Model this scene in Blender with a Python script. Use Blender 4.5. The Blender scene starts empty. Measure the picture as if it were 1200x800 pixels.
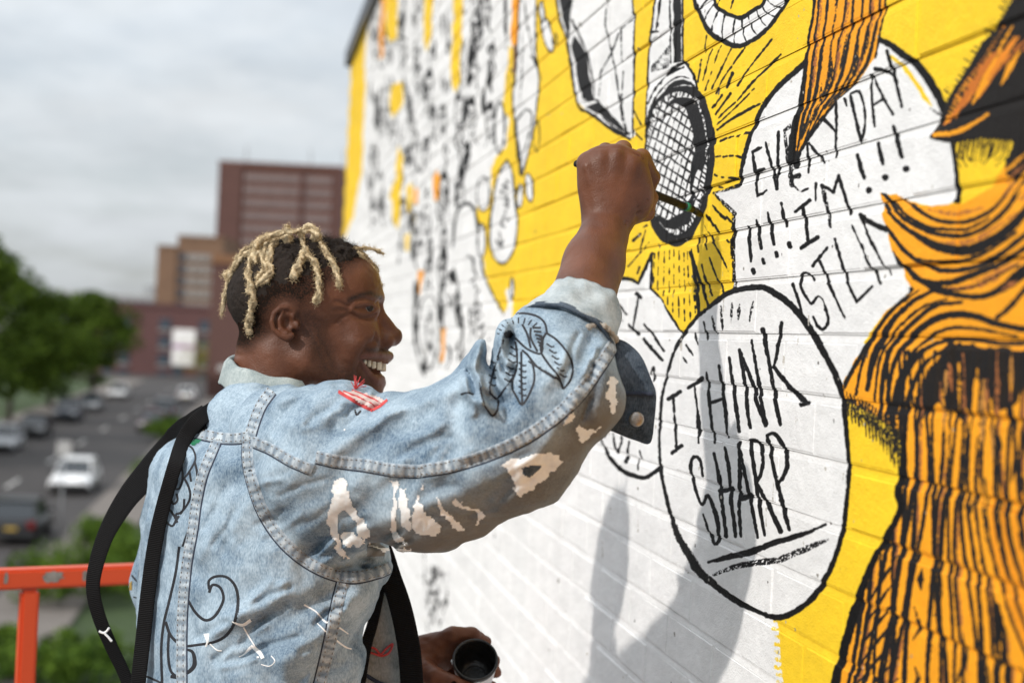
import bpy, bmesh, math, random
import numpy as np
from mathutils import Vector, Matrix
from mathutils.bvhtree import BVHTree

# ------------------------------------------------------------------ camera
EYE = 8.0                                    # metres above the street
F = 1667.0                                   # focal length in photo pixels (50 mm on 36 mm, 1200 px wide)
ROLL, ALPHA, PITCH = math.radians(2.8), math.radians(10.72), math.radians(-0.17)
WALLX = 0.633                                # metres from the lens to the painted wall
SUN_DIR = np.array([0.71, 0.465, -0.528]); SUN_DIR = SUN_DIR/np.linalg.norm(SUN_DIR)

FW = np.array([math.sin(ALPHA)*math.cos(PITCH), math.cos(ALPHA)*math.cos(PITCH), math.sin(PITCH)])
_r0 = np.array([math.cos(ALPHA), -math.sin(ALPHA), 0.0]); _u0 = np.cross(_r0, FW)
RT = math.cos(ROLL)*_r0 + math.sin(ROLL)*_u0
UP = -math.sin(ROLL)*_r0 + math.cos(ROLL)*_u0
ORG = np.array([0.0, 0.0, EYE])
S = bpy.context.scene
C = S.collection
cam = bpy.data.cameras.new('camera'); camo = bpy.data.objects.new('camera', cam); C.objects.link(camo)
M = Matrix(((RT[0], UP[0], -FW[0], 0), (RT[1], UP[1], -FW[1], 0), (RT[2], UP[2], -FW[2], EYE), (0, 0, 0, 1)))
camo.matrix_world = M
cam.sensor_width = 36.0; cam.lens = F/1200*36.0; cam.clip_start = 0.05; cam.clip_end = 6000
cam.dof.use_dof = True; cam.dof.focus_distance = 1.80; cam.dof.aperture_fstop = 3.4; cam.dof.aperture_blades = 8
S.camera = camo
S.render.engine = 'CYCLES'
S.view_settings.view_transform = 'Standard'; S.view_settings.look = 'None'
S.view_settings.exposure = 0.09; S.view_settings.gamma = 1.0; S.view_settings.use_curve_mapping = False

# ------------------------------------------------------------------ sky and sun
W = bpy.data.worlds.new('World'); S.world = W; W.use_nodes = True
nt = W.node_tree; nt.nodes.clear()
def wn(t, **k):
    n = nt.nodes.new(t)
    for a, b in k.items(): setattr(n, a, b)
    return n
out = wn('ShaderNodeOutputWorld'); bg = wn('ShaderNodeBackground'); bg.inputs[1].default_value = 0.1
sky = wn('ShaderNodeTexSky'); sky.sky_type = 'NISHITA'; sky.sun_disc = False
sky.sun_elevation = math.asin(-SUN_DIR[2]); sky.sun_rotation = math.atan2(-SUN_DIR[0], -SUN_DIR[1]) % (2*math.pi)
sky.dust_density = 2.0
tc = wn('ShaderNodeTexCoord'); sep = wn('ShaderNodeSeparateXYZ'); nt.links.new(tc.outputs['Generated'], sep.inputs[0])
zc = wn('ShaderNodeMath', operation='MAXIMUM'); nt.links.new(sep.outputs[2], zc.inputs[0]); zc.inputs[1].default_value = 0.0
za = wn('ShaderNodeMath', operation='ADD'); nt.links.new(zc.outputs[0], za.inputs[0]); za.inputs[1].default_value = 0.16
dv = wn('ShaderNodeVectorMath', operation='DIVIDE'); nt.links.new(tc.outputs['Generated'], dv.inputs[0])
cmb = wn('ShaderNodeCombineXYZ'); cmb.inputs[2].default_value = 1.0
nt.links.new(za.outputs[0], cmb.inputs[0]); nt.links.new(za.outputs[0], cmb.inputs[1]); nt.links.new(cmb.outputs[0], dv.inputs[1])
nz = wn('ShaderNodeTexNoise'); nz.inputs['Scale'].default_value = 1.5; nz.inputs['Detail'].default_value = 7; nz.inputs['Roughness'].default_value = 0.6
nt.links.new(dv.outputs[0], nz.inputs['Vector'])
mr = wn('ShaderNodeMapRange'); mr.inputs['From Min'].default_value = 0.30; mr.inputs['From Max'].default_value = 0.62
mr.inputs['To Min'].default_value = 0.58; mr.inputs['To Max'].default_value = 1.0; nt.links.new(nz.outputs['Fac'], mr.inputs['Value'])
# overcast law: the cloud sheet is brighter overhead than at the horizon
g = wn('ShaderNodeMath', operation='MULTIPLY_ADD'); nt.links.new(zc.outputs[0], g.inputs[0]); g.inputs[1].default_value = 2.0; g.inputs[2].default_value = 1.0
nz2 = wn('ShaderNodeTexNoise'); nz2.inputs['Scale'].default_value = 2.3; nz2.inputs['Detail'].default_value = 8; nz2.inputs['Roughness'].default_value = 0.62
nt.links.new(dv.outputs[0], nz2.inputs['Vector'])
mr2 = wn('ShaderNodeMapRange'); mr2.inputs['From Min'].default_value = 0.3; mr2.inputs['From Max'].default_value = 0.7
mr2.inputs['To Min'].default_value = 0.90; mr2.inputs['To Max'].default_value = 1.12; nt.links.new(nz2.outputs['Fac'], mr2.inputs['Value'])
gm = wn('ShaderNodeMath', operation='MULTIPLY'); nt.links.new(g.outputs[0], gm.inputs[0]); nt.links.new(mr2.outputs[0], gm.inputs[1])
cl = wn('ShaderNodeVectorMath', operation='SCALE'); cl.inputs[0].default_value = (5.6, 5.9, 6.15); nt.links.new(gm.outputs[0], cl.inputs['Scale'])
mx = wn('ShaderNodeMix', data_type='RGBA'); nt.links.new(mr.outputs[0], mx.inputs['Factor'])
nt.links.new(sky.outputs[0], mx.inputs['A']); nt.links.new(cl.outputs[0], mx.inputs['B'])
nt.links.new(mx.outputs['Result'], bg.inputs[0]); nt.links.new(bg.outputs[0], out.inputs[0])
sl = bpy.data.lights.new('sun', 'SUN'); sl.energy = 2.55; sl.angle = math.radians(1.6); sl.color = (1.0, 0.95, 0.885)
so = bpy.data.objects.new('sun', sl); C.objects.link(so)
so.rotation_euler = Vector(SUN_DIR).to_track_quat('-Z', 'Y').to_euler(); so.location = (-20, -15, 30)

# ------------------------------------------------------------------ helpers
def ray(px, py): return FW + RT*((px-600)/F) - UP*((py-400)/F)
def at(px, py, z): return ORG + ray(px, py)*z                    # photo pixel at a known depth
def on_ground(px, py, h=0.0):
    r = ray(px, py); return ORG + r*((h-EYE)/r[2])
def unproj(P):                                                    # N x 3 (px, py, depth m) -> world
    P = np.asarray(P, dtype=np.float64)
    k = P[:, 2:3]
    return ORG + (FW + RT*((P[:, 0:1]-600)/F) - UP*((P[:, 1:2]-400)/F))*k
def project(P):
    P = np.asarray(P) - ORG; z = P@FW
    return 600+F*(P@RT)/z, 400-F*(P@UP)/z, z

def tag(o, label=None, cat=None, group=None, kind=None):
    if label: o['label'] = label
    if cat: o['category'] = cat
    if group: o['group'] = group
    if kind: o['kind'] = kind
    return o
def empty(name, loc=(0, 0, 0), rz=0.0):
    o = bpy.data.objects.new(name, None); C.objects.link(o); o.location = loc; o.rotation_euler = (0, 0, rz)
    o.empty_display_size = 0.1
    return o
def link(name, me, parent=None, mat=None):
    o = bpy.data.objects.new(name, me); C.objects.link(o)
    if mat is not None and len(me.materials) == 0: me.materials.append(mat)
    if parent is not None: o.parent = parent
    return o
def basis(o): return Matrix.Translation(o.location) @ o.rotation_euler.to_matrix().to_4x4() @ Matrix.Diagonal((*o.scale, 1))
def world_of(o):
    m = basis(o)
    return m if o.parent is None else world_of(o.parent) @ o.matrix_parent_inverse @ m
def link_world(name, me, parent=None, mat=None):
    """mesh already in world coordinates, parented without moving"""
    o = link(name, me, None, mat)
    if parent is not None:
        o.parent = parent; o.matrix_parent_inverse = world_of(parent).inverted()
    return o
def pydata(name, v, f, smooth=False):
    me = bpy.data.meshes.new(name)
    if isinstance(v, np.ndarray) and isinstance(f, np.ndarray):
        n, m, k = len(v), len(f), f.shape[1]
        me.vertices.add(n); me.vertices.foreach_set('co', np.ascontiguousarray(v, dtype=np.float32).ravel())
        me.loops.add(m*k); me.loops.foreach_set('vertex_index', np.ascontiguousarray(f, dtype=np.int32).ravel())
        me.polygons.add(m); me.polygons.foreach_set('loop_start', np.arange(0, m*k, k, dtype=np.int32))
        me.update(calc_edges=True); me.validate()
    else:
        me.from_pydata([tuple(map(float, p)) for p in v], [], [tuple(map(int, q)) for q in f]); me.update()
    if smooth: me.polygons.foreach_set('use_smooth', np.ones(len(me.polygons), dtype=bool))
    return me

class MB:
    """collects boxes, tubes, lathes and sheets; build() makes one mesh object"""
    def __init__(s): s.v = []; s.f = []
    def add(s, v, f):
        o = len(s.v); s.v += [tuple(map(float, p)) for p in v]; s.f += [tuple(i+o for i in q) for q in f]; return s
    def box(s, c, d, rz=0.0):
        x, y, z = d[0]/2, d[1]/2, d[2]/2; cs, sn = math.cos(rz), math.sin(rz)
        v = []
        for dx, dy, dz in ((-x,-y,-z),(x,-y,-z),(x,y,-z),(-x,y,-z),(-x,-y,z),(x,-y,z),(x,y,z),(-x,y,z)):
            v.append((c[0]+dx*cs-dy*sn, c[1]+dx*sn+dy*cs, c[2]+dz))
        return s.add(v, [(0,3,2,1),(4,5,6,7),(0,1,5,4),(1,2,6,5),(2,3,7,6),(3,0,4,7)])
    def prism(s, pts, axis, a, b):
        """polygon pts (2-D) extruded along axis 'y' from a to b; pts are (x, z)"""
        n = len(pts); v = [(p[0], a, p[1]) for p in pts]+[(p[0], b, p[1]) for p in pts]
        f = [tuple(range(n)), tuple(range(2*n-1, n-1, -1))]+[(i, i+n, (i+1) % n+n, (i+1) % n) for i in range(n)]
        if axis == 'x': v = [(q[1], q[0], q[2]) for q in v]
        return s.add(v, f)
    def tube(s, pts, r, n=8, cap=True):
        pts = [np.array(p, float) for p in pts]; m = len(pts)
        rr = r if hasattr(r, '__len__') else [r]*m
        v = []; ref = None
        for i, p in enumerate(pts):
            t = pts[min(i+1, m-1)]-pts[max(i-1, 0)]; t = t/(np.linalg.norm(t)+1e-12)
            if ref is None:
                ref = np.array([0, 0, 1.0]) if abs(t[2]) < .9 else np.array([1.0, 0, 0])
            a = np.cross(t, ref); a /= np.linalg.norm(a)+1e-12; b = np.cross(a, t); ref = b
            for k in range(n):
                th = 2*math.pi*k/n; v.append(p+(a*math.cos(th)+b*math.sin(th))*rr[i])
        f = [(i*n+k, i*n+(k+1) % n, (i+1)*n+(k+1) % n, (i+1)*n+k) for i in range(m-1) for k in range(n)]
        if cap: f += [tuple(range(n-1, -1, -1)), tuple(range((m-1)*n, m*n))]
        return s.add(v, f)
    def lathe(s, prof, c=(0, 0, 0), n=24, M3=None):
        v = []; m = len(prof)
        for r, z in prof:
            for k in range(n):
                th = 2*math.pi*k/n; p = np.array([r*math.cos(th), r*math.sin(th), z])
                if M3 is not None: p = M3@p
                v.append(p+np.array(c))
        f = [(i*n+k, i*n+(k+1) % n, (i+1)*n+(k+1) % n, (i+1)*n+k) for i in range(m-1) for k in range(n)]
        return s.add(v, f)
    def mesh(s, name, smooth=False): return pydata(name, s.v, s.f, smooth)
    def build(s, name, mat, parent=None, smooth=False, bevel=0.0):
        me = s.mesh(name, smooth)
        if bevel:
            bm = bmesh.new(); bm.from_mesh(me)
            bmesh.ops.bevel(bm, geom=bm.edges[:], offset=bevel, segments=2, affect='EDGES', profile=.6)
            bm.to_mesh(me); bm.free()
        return link(name, me, parent, mat)

def N(t, ntr, **k):
    n = ntr.nodes.new(t)
    for a, b in k.items(): setattr(n, a, b)
    return n
def mat(name, col, rough=0.7, spec=0.5, noise=None, bump=None, metal=0.0, coords='Object', stretch=None):
    """principled material; noise=(scale, amount, detail) varies the colour, bump=(scale, strength, distance)"""
    m = bpy.data.materials.new(name); m.use_nodes = True; t = m.node_tree; p = t.nodes['Principled BSDF']
    p.inputs['Base Color'].default_value = (*col, 1); p.inputs['Roughness'].default_value = rough
    p.inputs['Specular IOR Level'].default_value = spec; p.inputs['Metallic'].default_value = metal
    if noise or bump:
        tcx = N('ShaderNodeTexCoord', t); vec = tcx.outputs[coords]
        if stretch:
            mp = N('ShaderNodeMapping', t); mp.inputs['Scale'].default_value = stretch; t.links.new(vec, mp.inputs[0]); vec = mp.outputs[0]
    if noise:
        n = N('ShaderNodeTexNoise', t); n.inputs['Scale'].default_value = noise[0]; n.inputs['Detail'].default_value = noise[2] if len(noise) > 2 else 5
        n.inputs['Roughness'].default_value = .62
        t.links.new(vec, n.inputs['Vector'])
        r = N('ShaderNodeMapRange', t); r.inputs['From Min'].default_value = .25; r.inputs['From Max'].default_value = .75
        r.inputs['To Min'].default_value = 1-noise[1]; r.inputs['To Max'].default_value = 1+noise[1]
        t.links.new(n.outputs['Fac'], r.inputs['Value'])
        h = N('ShaderNodeVectorMath', t, operation='SCALE'); h.inputs[0].default_value = col; t.links.new(r.outputs[0], h.inputs['Scale'])
        t.links.new(h.outputs[0], p.inputs['Base Color'])
    if bump:
        n = N('ShaderNodeTexNoise', t); n.inputs['Scale'].default_value = bump[0]; n.inputs['Detail'].default_value = 6; t.links.new(vec, n.inputs['Vector'])
        b = N('ShaderNodeBump', t); b.inputs['Strength'].default_value = bump[1]; b.inputs['Distance'].default_value = bump[2]
        t.links.new(n.outputs['Fac'], b.inputs['Height']); t.links.new(b.outputs[0], p.inputs['Normal'])
    return m
rng = np.random.default_rng(7); random.seed(7)
def smooth_path(pts, n=None, step=3.0):
    """Catmull-Rom through the points, resampled about every `step` units"""
    P = np.asarray(pts, float)
    if len(P) < 3:
        m = max(2, int(np.linalg.norm(P[-1]-P[0])/step)+1) if n is None else n
        return np.array([P[0]+(P[-1]-P[0])*t for t in np.linspace(0, 1, m)])
    Q = np.vstack([2*P[0]-P[1], P, 2*P[-1]-P[-2]]); o = []
    for i in range(1, len(Q)-2):
        d = np.linalg.norm(Q[i+1]-Q[i]); m = max(2, int(d/step)+1)
        for t in np.linspace(0, 1, m, endpoint=False):
            a, b, c, e = Q[i-1], Q[i], Q[i+1], Q[i+2]
            o.append(.5*((2*b)+(-a+c)*t+(2*a-5*b+4*c-e)*t*t+(-a+3*b-3*c+e)*t**3))
    o.append(P[-1]); return np.array(o)
# ------------------------------------------------------------------ mural paint, drawn in code (no image file)
class Paint:
    def __init__(s, x0, x1, y0, y1, ss, base):
        s.x0, s.y0, s.ss = x0, y0, ss
        s.w, s.h = int((x1-x0)*ss), int((y1-y0)*ss)
        s.c = np.empty((s.h, s.w, 3), np.float32); s.c[:] = base
        r = np.random.default_rng(3)
        s.n1 = s.up(r, 3.2)+.6*s.up(r, 9.0); s.n2 = s.up(r, 1.3); s.wx = s.up(r, 14)*1.3+s.up(r, 4)*.5; s.wy = s.up(r, 14)*1.3+s.up(r, 4)*.5
    def up(s, r, px):
        gh, gw = int(s.h/(px*s.ss))+3, int(s.w/(px*s.ss))+3
        g = r.standard_normal((gh, gw)).astype(np.float32)
        yy = np.linspace(0, gh-2.01, s.h, dtype=np.float32); xx = np.linspace(0, gw-2.01, s.w, dtype=np.float32)
        yi = yy.astype(int); xi = xx.astype(int); fy = (yy-yi)[:, None]; fx = (xx-xi)[None]
        fy = fy*fy*(3-2*fy); fx = fx*fx*(3-2*fx)
        a = g[yi][:, xi]; b = g[yi][:, xi+1]; c = g[yi+1][:, xi]; d = g[yi+1][:, xi+1]
        return (a*(1-fx)+b*fx)*(1-fy)+(c*(1-fx)+d*fx)*fy
    def win(s, xa, xb, ya, yb):
        a = max(0, int((xa-s.x0)*s.ss)); b = min(s.w, int((xb-s.x0)*s.ss)+1); c = max(0, int((ya-s.y0)*s.ss)); d = min(s.h, int((yb-s.y0)*s.ss)+1)
        return a, b, c, d
    def inside(s, P, a, b, c, d, warp):
        X = (np.arange(a, b, dtype=np.float32)/s.ss+s.x0)[None]; Y = (np.arange(c, d, dtype=np.float32)/s.ss+s.y0)[:, None]
        X = X+warp*s.wx[c:d, a:b]; Y = Y+warp*s.wy[c:d, a:b]
        ins = np.zeros(X.shape, bool)
        for i in range(len(P)):
            (xa, ya), (xb, yb) = P[i-1], P[i]
            if ya == yb: continue
            m = (ya > Y) != (yb > Y)
            ins ^= m & (X < (xb-xa)*(Y-ya)/(yb-ya)+xa)
        return ins
    def poly(s, P, col, warp=.5, smooth=False):
        P = np.asarray(P, float)
        if smooth: P = smooth_path(np.vstack([P, P[:1]]), step=4)[:-1]
        a, b, c, d = s.win(P[:, 0].min()-3, P[:, 0].max()+3, P[:, 1].min()-3, P[:, 1].max()+3)
        if b <= a or d <= c: return
        ins = s.inside(P, a, b, c, d, warp)
        s.c[c:d, a:b][ins] = col
    def stroke(s, P, w, col=(.045, .04, .045), dry=0.0, smooth=True, rough=.35, clip=None):
        P = smooth_path(P, step=3.5) if smooth else np.asarray(P, float)
        n = len(P); ws = np.interp(np.linspace(0, 1, n), np.linspace(0, 1, len(w)), w) if hasattr(w, '__len__') else np.full(n, float(w))
        m = ws.max()/2+2.5
        a, b, c, d = s.win(P[:, 0].min()-m, P[:, 0].max()+m, P[:, 1].min()-m, P[:, 1].max()+m)
        if b <= a or d <= c: return
        cov = np.zeros((d-c, b-a), np.float32)
        for i in range(n-1):
            p, q = P[i], P[i+1]; mm = max(ws[i], ws[i+1])/2+2.5
            e, f, g, h = s.win(min(p[0], q[0])-mm, max(p[0], q[0])+mm, min(p[1], q[1])-mm, max(p[1], q[1])+mm)
            if f <= e or h <= g: continue
            X = (np.arange(e, f, dtype=np.float32)/s.ss+s.x0)[None]; Y = (np.arange(g, h, dtype=np.float32)/s.ss+s.y0)[:, None]
            dx, dy = q-p; L = dx*dx+dy*dy+1e-9
            t = np.clip(((X-p[0])*dx+(Y-p[1])*dy)/L, 0, 1)
            ds = np.sqrt((X-p[0]-t*dx)**2+(Y-p[1]-t*dy)**2)
            cv = np.clip((ws[i]+(ws[i+1]-ws[i])*t)/2-ds+rough*s.n1[g:h, e:f]+.5/s.ss+.1, 0, 1/s.ss)*s.ss
            np.maximum(cov[g-c:h-c, e-a:f-a], cv, out=cov[g-c:h-c, e-a:f-a])
        if dry: cov *= np.clip(1.6-dry*1.5+s.n2[c:d, a:b]*1.1+s.n1[c:d, a:b]*.35, 0, 1)
        if clip is not None: cov *= s.inside(np.asarray(clip, float), a, b, c, d, 0)
        v = s.c[c:d, a:b]; v += (np.asarray(col, np.float32)-v)*cov[..., None]
    def dot(s, x, y, r, col=(.045, .04, .045)): s.stroke([(x-.2, y), (x+.2, y)], r*2, col, smooth=False)

WHT, YEL, ORA, BLK = (.92, .917, .915), (.965, .80, .17), (.97, .64, .13), (.105, .097, .10)
BR = (.66, .40, .22)
pt = Paint(385, 1330, -160, 960, 2.5, WHT)
K = dict(col=BLK)
# --- yellow grounds
pt.poly([(629,-160),(1330,-160),(1330,480),(1200,480),(860,340),(848,349),(832,361),(818,369),(800,392),(786,371),(772,349),(763,340),(764,300),(748,333),(730,327),(690,326),(640,420),(606,420),(601,380),(599,345),(596,336),(592,340),(594,360),(590,368),(584,360),(575,342),(568,318),(562,282),(560,262),(558,244),(562,236),(574,241),(577,224),(575,198),(581,184),(592,174),(596,140),(588,122),(592,90),(596,55),(606,60),(616,0),(620,-160)], YEL)
pt.poly([(412,-40),(436,0),(428,60),(427,120),(424,200),(414,252),(403,278),(396,278),(396,60)], YEL)
pt.poly([(989,462),(994,540),(988,610),(962,688),(908,724),(913,748),(918,800),(922,960),(1330,960),(1330,440)], YEL, warp=1.0)
for i in range(26):
    y = 727+i*9; pt.stroke([(908+i*.6+random.uniform(-3, 1), y), (930, y+4)], 4, YEL, dry=.5, smooth=False)
# --- far drawings: crowds of figures, brush marks in black on white
r = random.Random(11)
def far_ok(x, y):
    if x > 592 or y < -150: return False
    if y > 455: return False
    lo = 240+ (x-430)*1.9 if x < 500 else 445
    if y > lo: return False
    if x < 440 and y < 330 and x < 432: return False
    if x > 556 and y > 170: return False
    return True
def person_face(cx, cy, h, w):                                    # one drawn head: outline, hair, brows, eyes, nose, mouth, neck
    f = .26; k = r.uniform(-.12, .18); Q = lambda u, v: (cx+h*f*(u+k*v), cy+h*v)
    pt.poly([Q(math.cos(a)*.9, math.sin(a)) for a in np.linspace(0, 6.28, 14)], WHT)
    pt.stroke([Q(math.cos(a)*.9, math.sin(a)*(1 if math.sin(a) > 0 else .9)) for a in np.linspace(-.4, 5.4, 16)], [w, w*1.5, w], BLK)
    st_ = r.random()
    if st_ < .45:
        for a in np.linspace(3.3, 6.1, 9): pt.stroke([Q(math.cos(a)*.75, math.sin(a)*.7), Q(math.cos(a)*1.05, math.sin(a)*1.15)], [w*1.4, w*.8], BLK)
    elif st_ < .75: pt.poly([Q(-.95, -.1), Q(-.8, -.8), Q(0, -1.12), Q(.8, -.8), Q(.95, -.1), Q(.6, -.5), Q(-.5, -.55)], BLK)
    for u in (-.38, .4):
        pt.stroke([Q(u-.2, -.22), Q(u, -.28), Q(u+.2, -.2)], w*.9, BLK); pt.stroke([Q(u-.12, -.06), Q(u+.12, -.06)], w*1.3, BLK)
    pt.stroke([Q(.05, -.05), Q(-.12, .26), Q(.1, .28)], w*.7, BLK); pt.stroke([Q(-.35, .5), Q(0, .6 if r.random() < .6 else .5), Q(.38, .48)], [w*.7, w*1.3, w*.7], BLK)
    if r.random() < .5: pt.stroke([Q(-.3, .74), Q(0, .84), Q(.3, .72)], w*.6, BLK)
    pt.stroke([Q(-.45, .95), Q(-.6, 1.3), Q(-1.2, 1.6)], w, BLK); pt.stroke([Q(.45, .95), Q(.6, 1.3), Q(1.2, 1.5)], w, BLK)
spots = [(x, y) for x in (438, 449, 461, 474, 488, 503, 520, 538, 556, 574) for y in range(-130, 440, 38)]
r.shuffle(spots)
for x, y in spots:
    x += r.uniform(-4, 4); y += r.uniform(-12, 12)
    if not far_ok(x, y+14) or not far_ok(x, y-10): continue
    sc = .55+(x-430)/230.
    if r.random() < .55: person_face(x, y, r.uniform(13, 21)*(.8+.3*sc), .42+.42*sc)
    else:                                                          # sleeves, hands and folds between the heads
        for q in range(3):
            xx, yy, L = x+r.uniform(-5, 5)*sc, y+r.uniform(-12, 12), r.uniform(10, 26)
            pt.stroke([(xx, yy-L*.5), (xx+r.uniform(-4, 4)*sc, yy), (xx+r.uniform(-3, 3), yy+L*.5)], [.7*sc, r.uniform(.8, 2.4)*sc, .6*sc], BLK)
for P in ([(452,-60),(466,-60),(466,0),(465,46),(456,50),(452,30)], [(458,100),(470,96),(472,120),(460,138),(457,128)], [(500,-80),(509,-80),(508,0),(505,46),(499,62),(496,50)],
          [(466,170),(473,184),(467,268),(460,260),(459,236),(454,230),(464,210)], [(476,220),(482,214),(484,240),(478,252)], [(481,252),(487,254),(484,270)],
          [(474,276),(481,274),(478,294),(474,292)], [(533,-80),(543,-80),(543,0),(538,96),(532,109),(528,100),(530,40)]):
    pt.poly(P, YEL)
# --- orange bits on the far part
for P in ([(604,-80),(614,-80),(612,0),(609,50),(602,64),(598,45),(600,10)], [(447,-30),(453,-30),(449,68),(444,70)], [(507,208),(511,200),(515,208),(512,234),(507,236)],
          [(485,220),(490,222),(489,240),(485,238)], [(489,317),(496,318),(493,345),(489,344)], [(517,385),(522,385),(520,424),(516,426)]):
    pt.poly(P, ORA)
pt.poly([(600,56),(608,50),(604,84),(600,90)], (.5, .36, .26))
for x, y, w, h in ((443,128,5,26),(471,30,4,18),(479,130,4,24),(498,105,3,16),(447,238,4,20),(436,240,3,10),(478,186,4,16),(552,62,6,26),(545,130,7,24),(546,182,6,20),(550,92,5,14),(562,28,3,30),(574,90,3,20),
                   (566,118,4,18),(523,228,3,14),(535,235,4,18),(482,256,4,20),(484,290,4,16),(487,345,5,16),(520,300,5,14),(530,324,7,9),(537,362,5,24),(516,360,3,26),(505,300,3,20),(520,330,3,14),(486,382,3,24),(497,428,4,8),(540,205,5,14),(592,20,2,40)):
    for k in range(5):
        pt.stroke([(x+r.uniform(-w, w)*.6, y-h*r.uniform(.3, 1)), (x+r.uniform(-w, w)*.5, y), (x+r.uniform(-w, w)*.6, y+h*r.uniform(.3, 1))], [1, w*.8, 1], BLK)
# hanging drips, arches and the big round head under the crowd
pt.stroke([(541,372),(542,410),(543,452)], [3, 1.4, .8]); pt.stroke([(517,350),(519,388)], [3, 1]); pt.stroke([(488,340),(484,380),(490,420),(497,440)], [2, 1.4, 2])
pt.poly([(533,246),(545,238),(556,244),(562,280),(566,318),(552,360),(536,330),(530,280)], WHT, smooth=True)
pt.stroke([(530,290),(534,252),(545,239),(556,247),(562,282),(566,318),(575,341),(590,368)], [2.4, 3.2, 2, 1.6])
pt.stroke([(497,420),(490,395),(492,360),(502,346),(512,360),(514,400),(505,430),(497,434)], [1.2, 1.6, 1.2])
for k in range(16):
    y = 300+k*8; x = 552+k*1.2; pt.stroke([(x+r.uniform(-4, 4), y), (x+r.uniform(-6, 6), y+6)], r.uniform(.8, 2.4))
# small sketch low on the wall
for k in range(60):
    x, y = r.gauss(510, 6), r.uniform(662, 730); pt.stroke([(x, y), (x+r.uniform(-2, 2), y+r.uniform(3, 9))], r.uniform(.5, 2.2), BLK, dry=.3)
pt.stroke([(498,630),(497,665),(499,700),(505,735)], [.6, 1.2, .7], BLK, dry=.4); pt.stroke([(524,670),(523,700),(515,735)], [.7, 1, .6], BLK, dry=.4)
# --- white figure hanging over the yellow
fig = [(613,-160),(629,-160),(628,0),(628,60),(631,95),(628,132),(623,160),(612,206),(606,182),(603,150),(601,110),(606,60)]
pt.poly(fig, WHT); pt.stroke(fig[:1]+fig[-1:-6:-1], 1.6); pt.stroke([(629,-160),(628,0),(628,60),(631,95),(628,132),(623,160),(612,206)], 1.8)
for P, w in (([(604,142),(616,129),(623,134),(621,152),(612,180),(606,170),(604,142)], 1.6), ([(610,204),(608,182),(605,160)], [4, 2]), ([(614,0),(618,30),(624,60),(628,72)], .9), ([(612,40),(611,90),(609,120)], .7),
             ([(624,152),(630,142),(632,160),(629,178),(625,168),(624,152)], 1.4), ([(623,66),(627,72),(628,78)], 2.2)): pt.stroke(P, w)
def oval(cx, cy, rx, ry, tilt=0.0, w=1.6, fill=WHT):
    P = [(cx+rx*math.cos(a)-tilt*ry*math.sin(a), cy+ry*math.sin(a)) for a in np.linspace(0, 2*math.pi, 20)]
    if fill is not None: pt.poly(P, fill)
    pt.stroke(P, w)
big = [(594,188),(600,204),(603,232),(606,262),(602,292),(594,307),(586,309),(577,298),(573,278),(577,240),(583,206)]
pt.poly(big, WHT, smooth=True); pt.stroke(big+big[:1], 1.9)
for k in range(7): pt.stroke([(590+r.uniform(-3, 4), 212+k*7), (594+r.uniform(-4, 3), 214+k*7), (588+r.uniform(-4, 6), 218+k*7)], 1.2)
pt.stroke([(590,255),(586,264),(592,266)], 1); pt.stroke([(581,282),(586,288),(590,282)], 1.6); pt.stroke([(585,272),(588,290)], 1.1)
oval(609,230,3.2,14,.05); oval(620,220,4.5,16.5,-.1); oval(641,40,5.5,21,-.22); oval(635,14,3.2,12,-.12); oval(651,45,1.6,7,-.1,1.0,None); oval(632,92,1.3,7,0,.8,None)
oval(566,228,8,20,0,1.7); oval(564,282,4.5,20,0,1.5); oval(585,150,6,30,0,1.8); oval(600,338,2.2,12,0,1.1); oval(598,92,3,10,0,.8,None)
# --- pale angular drum with dark panels
drum = [(648,-160),(652,0),(664,48),(676,120),(690,132),(720,154),(738,163),(742,160),(743,60),(744,20),(741,0),(738,-160)]
pt.poly(drum, WHT)
for P in ([(650,-160),(668,-160),(670,0),(668,34),(666,48),(655,0)], [(672,42),(687,62),(694,112),(690,118),(682,117),(669,54)], [(686,126),(700,119),(708,128),(734,158),(720,148),(702,134)]): pt.poly(P, BLK)
for P, w in (([(648,-160),(652,0),(664,48),(676,120),(690,132),(720,154),(738,163)], [2.4, 2.6, 3.2]), ([(741,161),(743,60),(744,20),(741,0),(738,-160)], 1.8), ([(670,24),(688,64),(695,98),(696,112),(690,119)], 1.6),
             ([(680,120),(698,117),(708,127),(737,159)], [1.4, 2.2]), ([(706,138),(722,152),(734,158)], 1.4), ([(709,28),(716,62),(720,80),(726,120),(729,142),(737,158)], [1.2, 2, 1.4]), ([(724,40),(716,62),(704,84),(702,94)], 1.6),
             ([(727,34),(728,72)], 1.2), ([(744,20),(727,34)], [2.4, 1.2]), ([(730,84),(728,124),(734,152)], 1.2), ([(704,96),(702,112)], .8), ([(716,-60),(709,28)], .9)): pt.stroke(P, w)
# --- ringed pipe along the top
po = [(806,-60),(814,0),(820,16),(832,38),(850,50),(866,54),(882,47),(898,34),(912,16),(922,0),(936,-50)]
pi_ = [(826,-60),(836,0),(848,14),(866,21),(872,19),(886,10),(896,0),(908,-50)]
pt.poly(po+pi_[::-1], WHT); pt.stroke(po, [4, 4.5, 5.5, 4, 3.4]); pt.stroke(pi_, [3.4, 4.2, 4.4, 3.2])
po_s, pi_s = smooth_path(po, step=2), smooth_path(pi_, step=2)
for t in np.linspace(.16, .9, 14):
    a, b = po_s[int(t*(len(po_s)-1))], pi_s[int((t*.96+.01)*(len(pi_s)-1))]; mid = (a+b)/2+np.array([-2.5, 2.0])
    pt.stroke([a, mid, b], [1.6, 1.1, 1.4])
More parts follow.
